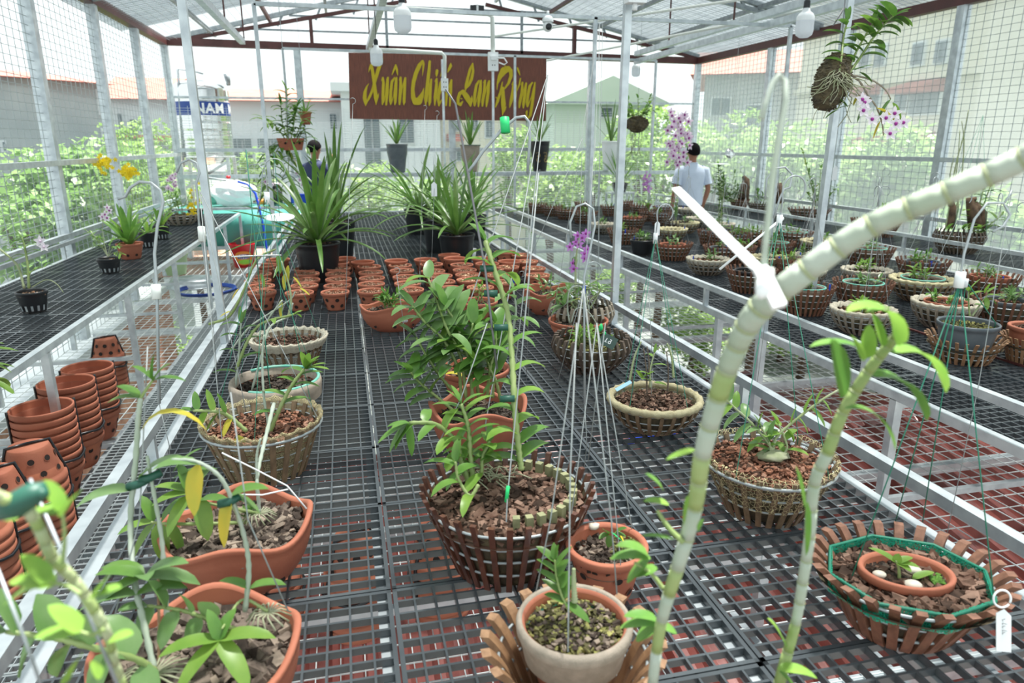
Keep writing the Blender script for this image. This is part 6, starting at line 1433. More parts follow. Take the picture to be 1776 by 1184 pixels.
b = MB(); b.tube([hp(1458,100), hp(1462,45), hp(1466,-5), hp(1466,-30)], .0022, 5); b.tube([hp(1466,12), hp(1458,25), hp(1447,42), hp(1444,46), hp(1450,36), hp(1463,14)], .002, 5); b.build('hanging_wire', 'wire_dark', t)
# hanging pot with trailing leaves, back left
c = at(505, 250, y=7.9); t = thing('hanging_planter', c, 'hanging terracotta trough spilling long trailing orchid leaves, upper left of centre', 'hanging planter')
def hq(x_, y_, dy=0): return at(x_, y_, y=7.9+dy)-c
b = MB(); w1, w2, hh = .135, .105, .12
b.add([(-w1,-.09,hh/2),(w1,-.09,hh/2),(w1,.09,hh/2),(-w1,.09,hh/2),(-w2,-.07,-hh/2),(w2,-.07,-hh/2),(w2,.07,-hh/2),(-w2,.07,-hh/2)], [(4,5,1,0),(5,6,2,1),(6,7,3,2),(7,4,0,3),(7,6,5,4)])
b.add([(-w1+.01,-.08,hh/2-.01),(w1-.01,-.08,hh/2-.01),(w1-.01,.08,hh/2-.01),(-w1+.01,.08,hh/2-.01)], [(0,1,2,3)], 1)
for xx in (-.05,.03,.09): b.add([(xx+.012*math.cos(q),-.0865+.001-.004,.01+.012*math.sin(q)) for q in [j*math.pi/5 for j in range(10)]], [tuple(range(10))], 1)
b.build('trough', ('terra','hole'), t, False)
P = Plant(t, ['leaf','leaf_light','leaf_yellow'], ['cane_green'], rh)
for (pts, n_) in ((((500,242),(498,200),(497,155)),9),(((505,242),(512,200),(515,185)),8),(((495,242),(480,220),(465,208),(450,205)),8),(((510,242),(522,215),(520,200)),7),(((492,245),(470,262),(462,300),(468,350)),12),(((498,245),(478,265),(474,310),(482,335)),12),(((505,245),(500,290),(505,320)),8),(((515,245),(528,225),(532,255)),6),(((500,242),(490,215),(487,180)),8)):
    P.cane([hq(x_, y_, rh.uniform(-.15,.1)) for x_, y_ in pts], .006, int(n_*1.9), .16, .042, start=.05, droop=1.3, lmi=rh.choice((0,1)))
for (x_, y_) in ((460,315),(470,320),(478,332),(515,300),(520,312),(525,320),(508,330)): P.flower(hq(x_, y_, -.1), .03)
for (x_, y_) in ((500,255),(508,270)): P.leaf(hq(x_, y_, -.12), (.3,0,-1), .12, .03, .3, 2)
P.done(fm=('petal_pink','petal_purple')); b = MB(); b.tube([hq(497,242), hq(495,140), hq(490,86), Vector((hq(490,86).x,0,roofz(c.x)-c.z+.05))], .003, 5); b.build('hanging_wire', 'wire', t)
c = at(530, 205, y=8.1); t = thing('hanging_planter', c, 'small reddish hanging pot tucked behind the trailing trough', 'hanging planter'); b = pot_mesh(.07, .13, .65, n=20, rows=0); b.build('pot_body', ('terra','hole'), t, loc=(0,0,-.065)); strap(t, .06, 10, .18, .02, rh, ['leaf','leaf_light'], (.2,1.2), 1.2); b = MB(); b.tube([(0,0,.05),(-.02,0,roofz(c.x)-c.z+.05)], .002, 5); b.build('hanging_wire', 'wire', t)
# moss ball near right of sign
c = at(1105, 215, y=8.6); t = thing('hanging_orchid', c, 'round mossy root ball with bright sprouts hung right of the sign', 'hanging orchid'); b = MB(); b.blob((0,0,0), .14, (1,1,.7), 18, 12, jit=.12, rnd=rh)
for k in range(160): a_ = rh.uniform(0,6.3); e_ = rh.uniform(-1,1); b.chip((.13*math.cos(a_)*math.cos(e_), .13*math.sin(a_)*math.cos(e_), .09*math.sin(e_)), .018, rh)
b.build('root_ball', 'coco', t, False); P = Plant(t, ['leaf','leaf_light'], ['cane_green'], rh)
for k in range(12): a_ = rh.uniform(0,6.3); P.cane([(0,0,.05), (.08*math.cos(a_), .08*math.sin(a_), .12), (.17*math.cos(a_), .1*math.sin(a_), rh.uniform(.1,.32))], .006, 6, .09, .04, start=.3)
P.done(); b = MB()
for k in range(10): x_ = rh.uniform(-.1,.1); b.tube([(x_,0,-.08),(x_+rh.uniform(-.04,.04),0,-.2),(x_+rh.uniform(-.06,.06),0,-.38)], .003, 4)
b.build('aerial_roots', 'root', t); b = MB(); b.tube([(0,0,.05),(0,0,roofz(c.x)-c.z+.05)], .002, 5); b.build('hanging_wire', 'wire', t)
for k, (x_, y_, dy, lb) in enumerate(((1266,266,8.9,'small round mirror-like disc hanging near the man'),)):
    c = at(x_, y_, y=dy); t = thing('hanging_disc', c, lb, 'disc'); b = MB(); b.lathe([(.001,.004),(.07,.0),(.07,-.004),(.001,-.006)], 26); o = b.build('disc_face', 'stainless', t); o.rotation_euler = (math.radians(70), 0, 0); b = MB(); b.tube([(0,0,.07),(0,0,roofz(c.x)-c.z+.05)], .002, 5); b.build('disc_string', 'wire', t)
c = at(1248, 283, y=8.2)
# ---------------------------------------------------------------- people
def skinned(name, chains, mt, parent, sub=2):
    """one continuous surface grown along connected edges; chains: lists of (point, radius[,radius2]); a chain starts at an existing point by key"""
    vs = []; es = []; rs = []; key = {}
    for ch in chains:
        prev = None
        for it in ch:
            if isinstance(it, str): prev = key[it]; continue
            k_, p, r = it[0], it[1], it[2]; vs.append(p); rs.append(r if isinstance(r, tuple) else (r, r)); i = len(vs)-1
            if k_: key[k_] = i
            if prev is not None: es.append((prev, i))
            prev = i
    me = bpy.data.meshes.new(name); me.from_pydata([tuple(v) for v in vs], es, []); me.materials.append(M[mt])
    o = link(name, me, parent); md = o.modifiers.new('skin', 'SKIN'); md.use_smooth_shade = True
    sv = me.skin_vertices[0].data if me.skin_vertices else None
    for i, r in enumerate(rs): sv[i].radius = r; sv[i].use_root = (i == 0)
    s2 = o.modifiers.new('sub', 'SUBSURF'); s2.levels = sub; s2.render_levels = sub; return o
def person(label, loc, rz, shirt, arms, H=1.68, headturn=0, collar=None):
    t = thing('person', loc, label, 'person', rz=rz); s_ = H/1.68
    ch = [[('pel',(0,0,.92),(.125,.095)), ('bel',(0,.01,1.05),(.115,.085)), ('che',(0,.0,1.22),(.13,.095)), ('nb',(0,-.01,1.385),(.075,.06)), (None,(0,-.002,1.44),(.048,.05)), (None,(0,.012,1.50),(.052,.06)), (None,(0,.015,1.555),(.072,.09)), ('hd',(0,.012,1.61),(.073,.092)), (None,(0,.005,1.655),(.045,.06))]]
    for sg_, side in ((-1,'l'),(1,'r')):
        sh_, el, wr = arms[side]
        ch.append(['che', ('s'+side,(sg_*.165,-.005,1.35),.056), (None,Vector(sh_).lerp(Vector(el),.5),.044), (None,el,.037), (None,Vector(el).lerp(Vector(wr),.4),.036), ('w'+side,wr,.023)])
        d_ = (Vector(wr)-Vector(el)).normalized(); pm_ = Vector(wr)+d_*.05; ch.append(['w'+side, ('p'+side,pm_,(.034,.018))])
        lat = d_.cross(Vector((0,1,0))); lat = lat.normalized() if lat.length > .1 else Vector((1,0,0))
        for k, (off, ln) in enumerate(((-.024,.06),(-.008,.075),(.008,.07),(.024,.055))):
            b0 = pm_+lat*off+d_*.035; ch.append(['p'+side, (None,b0,.010), (None,b0+d_*ln*.5+Vector((0,.006,0)),.009), (None,b0+d_*ln+Vector((0,.016,0)),.008)])
        ch.append(['w'+side, (None,Vector(wr)+d_*.03+lat*-.028+Vector((0,.012,0)),.011), (None,Vector(wr)+d_*.065+lat*-.042+Vector((0,.02,0)),.009)])
        ch.append(['pel', (None,(sg_*.09,0,.82),.085), (None,(sg_*.095,.0,.64),.072), (None,(sg_*.10,.01,.47),.052), (None,(sg_*.10,-.01,.32),.052), (None,(sg_*.10,-.01,.10),.036), (None,(sg_*.105,.06,.045),(.042,.035)), (None,(sg_*.11,.15,.035),(.038,.025))])
    body = skinned('body', ch, 'skin', t)
    b = MB()  # face: nose, ears, eyes and mouth
    for (c0, r0, s3) in (((0,.112,1.575),.014,(.8,1,1.5)), ((-.078,.01,1.575),.020,(.4,.8,1.3)), ((.078,.01,1.575),.020,(.4,.8,1.3)), ((0,.104,1.535),.016,(1.3,.4,.4))): b.blob(c0, r0, s3, 10, 8)
    b.build('face_features', 'skin', t)
    b = MB(); 
    for sx_ in (-.03,.03): b.blob((sx_,.100,1.60), .010, (1.2,.5,.6), 8, 6)
    b.build('eyes', 'hair', t)
    b = MB(); vs = []; seg, rg = 24, 12
    for i in range(rg+1):
        for k in range(seg):
            a_ = 2*math.pi*k/seg; back = (1-math.sin(a_))/2; ph = (math.radians(62)+math.radians(62)*back**.7)*i/rg; j = 1+.02*math.sin(a_*9+i)
            vs.append((.091*j*math.sin(ph)*math.cos(a_), .006+.112*j*math.sin(ph)*math.sin(a_), 1.60+.112*j*math.cos(ph)))
    fs = [(i*seg+k, (i+1)*seg+k, (i+1)*seg+(k+1)%seg, i*seg+(k+1)%seg) for i in range(rg) for k in range(seg)]; b.add(vs, fs); b.build('hair', 'hair', t)
    # shirt
    b = MB(); rows = [(.86,.168,.125),(.93,.172,.128),(1.02,.165,.118),(1.12,.172,.12),(1.22,.188,.125),(1.31,.200,.118),(1.365,.185,.098),(1.40,.13,.082),(1.425,.072,.068),(1.445,.060,.062)]
    vs = []; n_ = 36
    for (z_, rx, ry) in rows:
        for k in range(n_): a_ = 2*math.pi*k/n_; fo = 1+.018*math.sin(a_*5+z_*16)*(1.4-z_ if z_ < 1.3 else .1)*2; vs.append((rx*fo*math.copysign(abs(math.cos(a_))**.85, math.cos(a_)), ry*fo*math.sin(a_)-.002, z_))
    b.add(vs, [(i*n_+k, i*n_+(k+1)%n_, (i+1)*n_+(k+1)%n_, (i+1)*n_+k) for i in range(len(rows)-1) for k in range(n_)])
    for sg_, side in ((-1,'l'),(1,'r')):
        sh_, el, wr = [Vector(v) for v in arms[side]]; a0 = Vector((sg_*.13,-.004,1.335)); q = [a0, Vector((sg_*.185,-.004,1.325)), sh_.lerp(el,.3), sh_.lerp(el,.62), sh_.lerp(el,.74)]; b.tube(q, [.07,.072,.066,.068,.071], 16, cap=False)
    b.build('shirt', shirt, t)
    if collar:
        b = MB(); b.tube([(.062*math.cos(q), .064*math.sin(q), 1.437) for q in [j*math.pi/12 for j in range(24)]], .010, 8, closed=True); b.build('collar', collar, t)
    b = MB(); rows = [(.96,.150,.112),(.90,.155,.118),(.82,.158,.118),(.77,.155,.11)]; vs = []
    for (z_, rx, ry) in rows:
        for k in range(28): a_ = 2*math.pi*k/28; vs.append((rx*math.cos(a_), ry*math.sin(a_), z_))
    b.add(vs, [(i*28+(k+1)%28, i*28+k, (i+1)*28+k, (i+1)*28+(k+1)%28) for i in range(3) for k in range(28)])
    for sg_ in (-1, 1): b.tube([(sg_*.08,0,.84),(sg_*.09,0,.70),(sg_*.097,.01,.48),(sg_*.10,-.005,.28),(sg_*.10,-.005,.09)], [.092,.088,.07,.064,.062], 16, cap=False)
    b.build('trousers', 'trousers', t)
    b = MB()
    for sg_ in (-1, 1): b.blob((sg_*.107,.07,.038), .045, (1,2.6,.85), 14, 10)
    b.build('shoes', 'plastic_grey', t); t.scale = (s_,)*3; return t
mp = at(1203, 262, x=4.69); HT = at(1203, 252, x=4.69).z
person('man in white short-sleeved shirt with dark hair, seen from behind beyond the right bench', (4.69, mp.y, .005), -.12, 'shirt_white',
       {'l': ((-.18,0,1.33), (-.245,-.03,1.08), (-.25,.03,.84)), 'r': ((.18,0,1.33), (.24,-.03,1.08), (.215,.06,.85))}, HT, collar='shirt_white')
mp = at(545, 262, y=10.75); HT = at(548, 247, y=10.75).z
person('man in navy polo shirt with pale piping, half hidden by the tall strap leaves', (mp.x, 10.75, .005), -.75, 'shirt_navy',
       {'l': ((-.18,0,1.33), (-.24,.02,1.09), (-.16,.22,1.16)), 'r': ((.18,0,1.33), (.23,.10,1.12), (.10,.22,1.38))}, HT, collar='white')
# ---------------------------------------------------------------- things at the back left
ty = 12.3; c = at(360, 270, y=ty)
t = thing('water_tank', (c.x, ty, c.z), 'tall stainless steel water tank with blue lettered band, behind the back wall', 'water tank')
rt_ = (at(408,200,y=ty)-at(312,200,y=ty)).length/2; hT = at(360,140,y=ty).z-c.z
prof = [(rt_*.98, 0)]
for k in range(60):
    z_ = hT*.88*k/60; grp_ = (k % 10) < 5; prof.append((rt_*(1-.012*(math.sin(k*2.1)**2 if grp_ and k < 52 else 0)), z_))
prof += [(rt_, hT*.88), (rt_*.96, hT*.93), (rt_*.7, hT*.985), (rt_*.3, hT*1.0), (.001, hT*1.01)]
b = MB(); b.lathe([(.001,-.0)]+prof, 48); b.lathe([(rt_*1.02,-.02),(rt_*1.02,.0),(rt_*.8,.0),(rt_*.5,-.12),(.001,-.14)], 40); b.build('tank_shell', 'stainless', t)
zb0 = at(360,201,y=ty).z-c.z; zb1 = at(360,178,y=ty).z-c.z
b = MB(); b.lathe([(rt_*1.006, zb0), (rt_*1.006, zb1)], 48); bd = b.build('blue_band', 'tank_blue', t)
fc = bpy.data.curves.new('letters', 'FONT'); fc.body = 'NAM'; fc.size = (zb1-zb0)*1.02; fc.extrude = .0; fc.offset = .006; fc.space_character = 1.05
fo_ = bpy.data.objects.new('tmp_text', fc); COL.objects.link(fo_); dg = bpy.context.evaluated_depsgraph_get(); me = bpy.data.meshes.new_from_object(fo_.evaluated_get(dg)); bpy.data.objects.remove(fo_)
# curve the lettering round the tank; it starts a little left of the upright seen from the hall
a0 = -math.pi/2-.12+.0
for v in me.vertices:
    a_ = a0+v.co.x/rt_; z_ = zb0+(zb1-zb0)*.16+v.co.y; v.co = (rt_*1.014*math.cos(a_), rt_*1.014*math.sin(a_), z_)
me.materials.clear(); me.materials.append(M['white']); link('band_lettering', me, bd)
fc = bpy.data.curves.new('letters3', 'FONT'); fc.body = 'M'; fc.size = (zb1-zb0)*1.02; fc.offset = .006
fo_ = bpy.data.objects.new('tmp_text', fc); COL.objects.link(fo_); dg = bpy.context.evaluated_depsgraph_get(); wN = 2.9*(zb1-zb0); me = bpy.data.meshes.new_from_object(fo_.evaluated_get(dg)); bpy.data.objects.remove(fo_)
for v in me.vertices:
    a_ = a0+(v.co.x+wN)/rt_; z_ = zb0+(zb1-zb0)*.16+v.co.y; v.co = (rt_*1.014*math.cos(a_), rt_*1.014*math.sin(a_), z_)
me.materials.clear(); me.materials.append(M['white']); link('band_lettering', me, bd)
b = MB(); b.tube([at(395,134,y=ty-.1)-Vector(t.location)+Vector((0,0,-.12)), at(393,128,y=ty-.1)-Vector(t.location)], [.03,.05], 10); b.build('float_valve', 'steel_dark', t)
b = MB(); L0 = Vector(t.location)
b.tube([at(319,290,y=12.0)-L0, at(312,180,y=12.0)-L0, at(308,120,y=12.0)-L0, at(330,122,y=12.1)-L0, at(352,128,y=12.2)-L0], .018, 8); b.build('inlet_pipe', 'steel_dark', t)
b = MB()
for sx_ in (-1,1):
    for sy_ in (-1,1): b.bar((sx_*rt_*.85, sy_*rt_*.85, -.02), (sx_*rt_*.85, sy_*rt_*.85, -L0.z+.0), .05, .05); 
b.bar((-rt_*.85,-rt_*.85,-.5),(rt_*.85,-rt_*.85,-.08),.04,.04); b.bar((-rt_*.85,-rt_*.85,-.25),(rt_*.85,-rt_*.85,-.25),.04,.04); b.build('stand', 'steel', t, False)

# platform carrying the tank and the tubs, outside the back wall
b = MB(); b.box((-4.5, YB+.06, -.3), (.2, 13.6, 0)); struct(b.build('floor_back_terrace', 'brick', smooth=False))
# tub, tarp, bucket, hose
p0 = at(345, 352, y=11.0); p1 = at(500, 352, y=11.0); zt = .93
t = thing('water_basin', (-1.35, 10.95, 0), 'teal tarpaulin water basin framed with steel at the far end between the benches', 'basin')
b = MB(); b.box((-.95,-.4,.25),(.95,.4,.80)); b.build('tarp_liner', 'tarp_teal', t)
b = MB()
for z_ in (.25,.80):
    for y_ in (-.4,.4): b.bar((-.97,y_,z_),(.97,y_,z_),.035,.035)
    for x_ in (-.96,.96): b.bar((x_,-.4,z_),(x_,.4,z_),.035,.035)
for x_ in (-.96,.96):
    for y_ in (-.4,.4): b.bar((x_,y_,0),(x_,y_,.8),.035,.035)
b.build('frame', 'steel', t, False)
t = thing('white_sack', (-1.55, 10.95, .82), 'crumpled white sack lying on top of the teal basin', 'sack'); b = MB(); b.blob((0,0,.16), .30, (1.05,.75,.62), 18, 12, jit=.10, rnd=rh); b.build('sack_cloth', 'white_soft', t, False); b = MB(); b.blob((-.28,0,.07),.09,(1,.7,.6),10,7,jit=.2,rnd=rh); b.build('sack_neck', 'rim_teal', t, False)
t = thing('water_pump', (-1.0, 10.9, .82), 'dark water pump with orange cap on top of the basin beside the sack', 'pump'); b = MB(); b.lathe([(.001,0),(.11,0),(.12,.05),(.12,.17),(.08,.20),(.05,.27),(.001,.27)], 20); b.build('pump_body', 'plastic_black', t); b = MB(); b.tube([(-.22,-.05,.04),(-.10,0,.05)], .04, 10); b.build('pump_inlet', 'orange', t); b = MB(); b.lathe([(.001,.27),(.10,.27),(.10,.30),(.001,.31)], 16); b.build('pump_lid', 'petal_pink', t)
t = thing('tool_crate', (-.62, 11.1, .82), 'blue plastic crate at the right end of the basin top', 'crate'); b = MB()
for (a_, c2) in (((-.16,-.1,0),(.16,-.09,.12)),((-.16,.09,0),(.16,.1,.12)),((-.16,-.1,0),(-.15,.1,.12)),((.15,-.1,0),(.16,.1,.12)),((-.16,-.1,0),(.16,.1,.01))): b.box(a_, c2)
b.build('crate_walls', 'blue', t, False); b = MB(); b.tube([(-.16,-.1,.12),(.16,-.1,.12),(.16,.1,.12),(-.16,.1,.12)], .01, 6, closed=True); b.build('crate_rim', 'blue', t)
t = thing('garden_hose', at(415, 314, y=10.4), 'blue garden hose curving down over the basin edge', 'hose'); L0 = Vector(t.location); b = MB(); b.tube([at(x_, y_, y=y2)-L0 for x_, y_, y2 in ((413,315,10.5),(430,320,10.4),(443,336,10.4),(450,362,10.35),(457,395,10.35),(462,430,10.3),(465,455,10.3))], .016, 8); b.build('hose_tube', 'blue', t); b = MB(); b.tube([at(x_, y_, y=11.0)-L0 for x_, y_ in ((350,307),(380,311),(414,315))], .016, 8); b.build('supply_pipe', 'wire', t); 
for x_ in (356, 396): b = MB(); b.blob(at(x_,307,y=10.95)-L0, .028, (1.2,1,.8)); b.build('red_valve', 'red_plastic', t)
pb = at(424, 464, z=0.0); t = thing('plastic_bucket', (pb.x, min(pb.y, 10.3), .004), 'red plastic bucket with orange and green printed label near the basin', 'bucket'); yb_ = min(pb.y, 10.3)
pb = at(424, 462, z=0.004); yb_ = pb.y; t.location = (pb.x, pb.y, .004)
k_ = (at(447,440,y=yb_)-at(400,440,y=yb_)).length/2; hB = at(424,422,y=yb_).z
b = MB(); b.lathe([(.001,.0),(k_*.72,0),(k_*.95,hB*.93),(k_,hB*.94),(k_*1.02,hB),(k_*.97,hB),(k_*.90,hB*.9),(k_*.68,.01),(.001,.01)], 32); bk_ = b.build('bucket_wall', 'red_plastic', t)
b = MB(); rB = lambda z_: k_*(.72+.23*z_/(hB*.93))+.002
def patch(m_, a0, a1, z0_, z1_, nm, off=0, sh=None):
    b = MB(); vs = []
    for i in range(13):
        a_ = a0+(a1-a0)*i/12; e_ = (sh(i/12) if sh else 1)
        for z_ in (z0_+(z1_-z0_)*(.5-.5*e_), z0_+(z1_-z0_)*(.5+.5*e_)): vs.append(((rB(z_)+off)*math.cos(a_), (rB(z_)+off)*math.sin(a_), z_))
    b.add(vs, [(2*i,2*i+2,2*i+3,2*i+1) for i in range(12)]); return b.build(nm, m_, bk_)
el_ = lambda u: max(.02, math.sqrt(max(0, 1-(2*u-1)**2)))
af = -math.pi/2+.15
patch('orange', af-.9, af+.9, hB*.12, hB*.72, 'orange_print', 0, el_); patch('lime', af-.55, af+.8, hB*.16, hB*.36, 'green_print', .003, el_); patch('petal_pink', af-.6, af+.6, hB*.38, hB*.60, 'pale_print', .003, el_)
fc = bpy.data.curves.new('letters2', 'FONT'); fc.body = 'LIMO'; fc.size = hB*.20; fc.align_x = 'CENTER'; fc.offset = .003
fo_ = bpy.data.objects.new('tmp_text', fc); COL.objects.link(fo_); dg = bpy.context.evaluated_depsgraph_get(); me = bpy.data.meshes.new_from_object(fo_.evaluated_get(dg)); bpy.data.objects.remove(fo_)
for v in me.vertices:
    z_ = hB*.42+v.co.y; a_ = af+v.co.x/rB(z_); v.co = ((rB(z_)+.007)*math.cos(a_), (rB(z_)+.007)*math.sin(a_), z_)
me.materials.clear(); me.materials.append(M['tank_blue']); link('bucket_lettering', me, bk_)
pb = at(305, 475, z=0.004); t = thing('plastic_bucket', (pb.x, pb.y, .004), 'pale green plastic bucket standing under the left bench edge', 'bucket'); b = MB(); b.lathe([(.001,0),(.13,0),(.17,.26),(.18,.26),(.18,.275),(.165,.275),(.125,.012),(.001,.012)], 28); b.build('bucket_wall', 'green_plastic', t); b = MB(); b.tube([(.175*math.cos(q),.06*math.sin(q)-.0,.27-.02) for q in [j*math.pi/10 for j in range(11)]], .004, 5); b.build('handle', 'wire', t)
pb = at(335, 495, z=0.004); t = thing('metal_basin', (pb.x, pb.y, .004), 'round grey metal basin upturned on the mesh floor beside blue hose coils', 'basin'); b = MB(); b.lathe([(.30,0),(.30,.01),(.24,.09),(.2,.10),(.001,.105)], 36); b.build('basin_shell', 'steel', t); b = MB(); b.tube([(.30*math.cos(q), .30*math.sin(q), .005) for q in [j*math.pi/18 for j in range(36)]], .008, 6, closed=True); b.build('basin_rim', 'steel', t)
pb = at(362, 500, z=0.02); t = thing('hose_coil', (pb.x, pb.y-.15, .02), 'coil of dark blue hose lying on the mesh floor', 'hose'); b = MB()
b.tube([((.30+.012*(j//24))*math.cos(j*math.pi/12), (.30+.012*(j//24))*math.sin(j*math.pi/12), .0+.011*(j//24)) for j in range(72)], .012, 6); b.build('coiled_tube', 'tank_blue', t)
b = MB(); b.tube([(.3,0,0),(.5,.1,-.005),(.6,.3,-.005)], .012, 6); b.build('loose_end', 'tank_blue', t)
# blue crumpled strips under the centre bench grating
for (x_, y_, a_, lb) in ((880, 660, 1.2, 'blue plastic strip lying below the grating left of the net bowl'), (1100, 765, .1, 'curved blue plastic strip lying below the grating by the net bowl'), (1010, 725, 1.0, 'middle blue plastic strip lying below the centre grating')):
    c = at(x_, y_, z=.012); t = thing('blue_strip', (c.x, c.y, .006), lb, 'strip'); b = MB(); b.tube([(-.25*math.cos(a_)+.04*math.sin(k), -.25*math.sin(a_)+.0+.5*math.sin(a_)*k/8, .012) if False else ((k/8-.5)*.6*math.cos(a_)+.03*math.sin(k*1.3), (k/8-.5)*.6*math.sin(a_)+.03*math.cos(k), .012) for k in range(9)], .012, 6); b.build('strip', 'blue', t)
    b = MB(); b.bar((-.05,.0,.013),(.08,.05,.013),.03,.004); b.build('flat_end', 'blue', t, False)
# ---------------------------------------------------------------- buildings outside
def bld(label, A, B_, zt, depth, m, wins=(), roof=None, awn=(), name='building', zb=-3.6, wm='glass_dark', bands=()):
    """front face from ground point A to B (x, y); windows given as pixel rectangles on that face"""
    A = Vector((A[0], A[1], 0)); B_ = Vector((B_[0], B_[1], 0)); u = (B_-A).normalized(); n = Vector((u.y, -u.x, 0)); 
    if n.dot(-A) < 0: n = -n
    mid = (A+B_)/2; t = thing(name, (mid.x, mid.y, zb), label, 'building'); o0 = Vector(t.location); bk = -n*depth
    def bx_(P, Q, back, z0, z1, nm, m_, par=t):
        b = MB(); vs = [P, Q, Q+back, P+back]; b.add([v-o0+Vector((0,0,z0)) for v in vs]+[v-o0+Vector((0,0,z1)) for v in vs], [(3,2,1,0),(4,5,6,7),(0,1,5,4),(1,2,6,5),(2,3,7,6),(3,0,4,7)]); return b.build(nm, m_, par, False)
    bx_(A, B_, bk, zb, zt, 'wall', m)
    def onf(px, py):
        r = ray(px, py); tt = (A-CP).dot(n)/r.dot(n); return CP+r*tt
    for (x0, y0, x1, y1) in wins:
        P = onf(x0, (y0+y1)/2); Q = onf(x1, (y0+y1)/2); zt_ = onf((x0+x1)/2, y0).z; zb_ = onf((x0+x1)/2, y1).z
        P.z = 0; Q.z = 0; fr = bx_(P+n*.06, Q+n*.06, -n*.1, zb_, zt_, 'window', 'plaster_white'); du = u*.05 if (Q-P).dot(u) > 0 else -u*.05
        bx_(P+du+n*.09, Q-du+n*.09, -n*.1, zb_+.05, zt_-.05, 'pane', wm, fr)
        nb = max(2, int((Q-P).length/.35)); b = MB()
        for k in range(1, nb): v = P.lerp(Q, k/nb)+n*.11-o0; b.bar(v+Vector((0,0,zb_+.1)), v+Vector((0,0,zt_-.1)), .05, .03)
        b.build('window_bars', 'steel_dark', fr, False)
    for (x0, y0, x1, y1) in awn:
        P = onf(x0, y1); Q = onf(x1, y1); zt_ = onf((x0+x1)/2, y0).z; zb_ = onf((x0+x1)/2, y1).z; P.z = Q.z = 0
        b = MB(); vs = [P+n*.7, Q+n*.7, Q, P]; b.add([vs[0]-o0+Vector((0,0,zb_)), vs[1]-o0+Vector((0,0,zb_)), vs[2]-o0+Vector((0,0,zt_)), vs[3]-o0+Vector((0,0,zt_)), vs[0]-o0+Vector((0,0,zb_-.12)), vs[1]-o0+Vector((0,0,zb_-.12)), vs[2]-o0+Vector((0,0,zb_-.12)), vs[3]-o0+Vector((0,0,zb_-.12))], [(0,1,2,3),(0,4,5,1),(4,7,6,5),(0,3,7,4),(1,5,6,2)]); b.build('awning', 'tile_red', t, False)
    for (y0, th_) in bands: z_ = onf((0+888), y0).z if False else y0; bx_(A+n*.15, B_+n*.15, -n*.15, z_, z_+th_, 'cornice', 'plaster_cream')
    if roof:
        kind, hgt, over, m_ = roof; b = MB(); P = A+n*over-u*over; Q = B_+n*over+u*over; P2 = A+bk-n*over-u*over; Q2 = B_+bk-n*over+u*over
        if kind == 'pitch':
            R1 = (P+P2)/2; R2 = (Q+Q2)/2; vs = [P, Q, Q2, P2]; b.add([v-o0+Vector((0,0,zt)) for v in vs]+[R1-o0+Vector((0,0,zt+hgt)), R2-o0+Vector((0,0,zt+hgt))], [(0,1,5,4),(2,3,4,5),(1,2,5),(3,0,4),(3,2,1,0)])
        if kind == 'gable':
            R1 = (P+Q)/2; R2 = (P2+Q2)/2; vs = [P, Q, Q2, P2]; b.add([v-o0+Vector((0,0,zt)) for v in vs]+[R1-o0+Vector((0,0,zt+hgt)), R2-o0+Vector((0,0,zt+hgt))], [(0,1,4),(1,2,5,4),(2,3,5),(3,0,4,5),(3,2,1,0)])
        if kind == 'slab': b.add([v-o0+Vector((0,0,z_)) for z_ in (zt, zt+hgt) for v in (P,Q,Q2,P2)], [(3,2,1,0),(4,5,6,7),(0,1,5,4),(1,2,6,5),(2,3,7,6),(3,0,4,7)])
        b.build('roof', m_, t, False)
    return t, onf
def xy(px, y): p = at(px, 250, y=y); return (p.x, p.y)
def zz(px, py, y): return at(px, py, y=y).z
bld('long grey plastered house with a red tiled roof, far left beyond the mesh', xy(-160, 21), xy(184, 25), zz(184, 146, 25), 7, 'plaster_grey', [(0,243,10,264),(87,243,98,264),(168,155,180,200),(176,222,190,250)], ('pitch', .5, .4, 'tile_red'))
bld('pale narrow house with balcony rail just right of the grey house', xy(196, 30), xy(290, 30), zz(240, 172, 30), 6, 'plaster_white', [(205,195,216,240),(225,205,240,235),(255,240,285,270)], ('pitch', 1.0, .4, 'tile_red'))
bld('white two-storey house with long red roof and columns, behind the water tank', xy(392, 26), xy(600, 26), zz(480, 176, 26), 8, 'plaster_white', [(404,238,440,282),(446,238,520,282),(570,195,586,226),(606,195,622,226)], ('pitch', .65, .5, 'tile_red'))
bld('white building with tall dark doorway behind the left half of the sign', xy(596, 24), xy(764, 24), zz(680, 160, 24), 8, 'plaster_white', [(630,200,662,300),(690,200,720,250)], ('slab', .25, .3, 'plaster_white'))
bld('cream villa with barred windows and small red gable, below the sign', xy(768, 30), xy(912, 30), zz(840, 150, 30), 8, 'plaster_cream', [(782,208,800,228),(815,205,830,228),(840,208,856,240),(868,208,884,230),(790,255,812,280)], ('pitch', 1.2, .4, 'tile_red'), [(774,232,800,240)])
bld('pale green gabled house right of the sign', xy(960, 26), xy(1142, 26), zz(1050, 182, 26), 9, 'plaster_green', [(1040,185,1062,205)], ('gable', zz(1083,133,26)-zz(1050,182,26), .4, 'plaster_green'))
bld('grey house with reddish roof seen beyond the right back corner post', xy(1215, 24), xy(1425, 22), zz(1330, 128, 23), 8, 'plaster_grey', [(1232,168,1268,202),(1290,180,1320,220)], ('pitch', 1.2, .5, 'tile_red'))
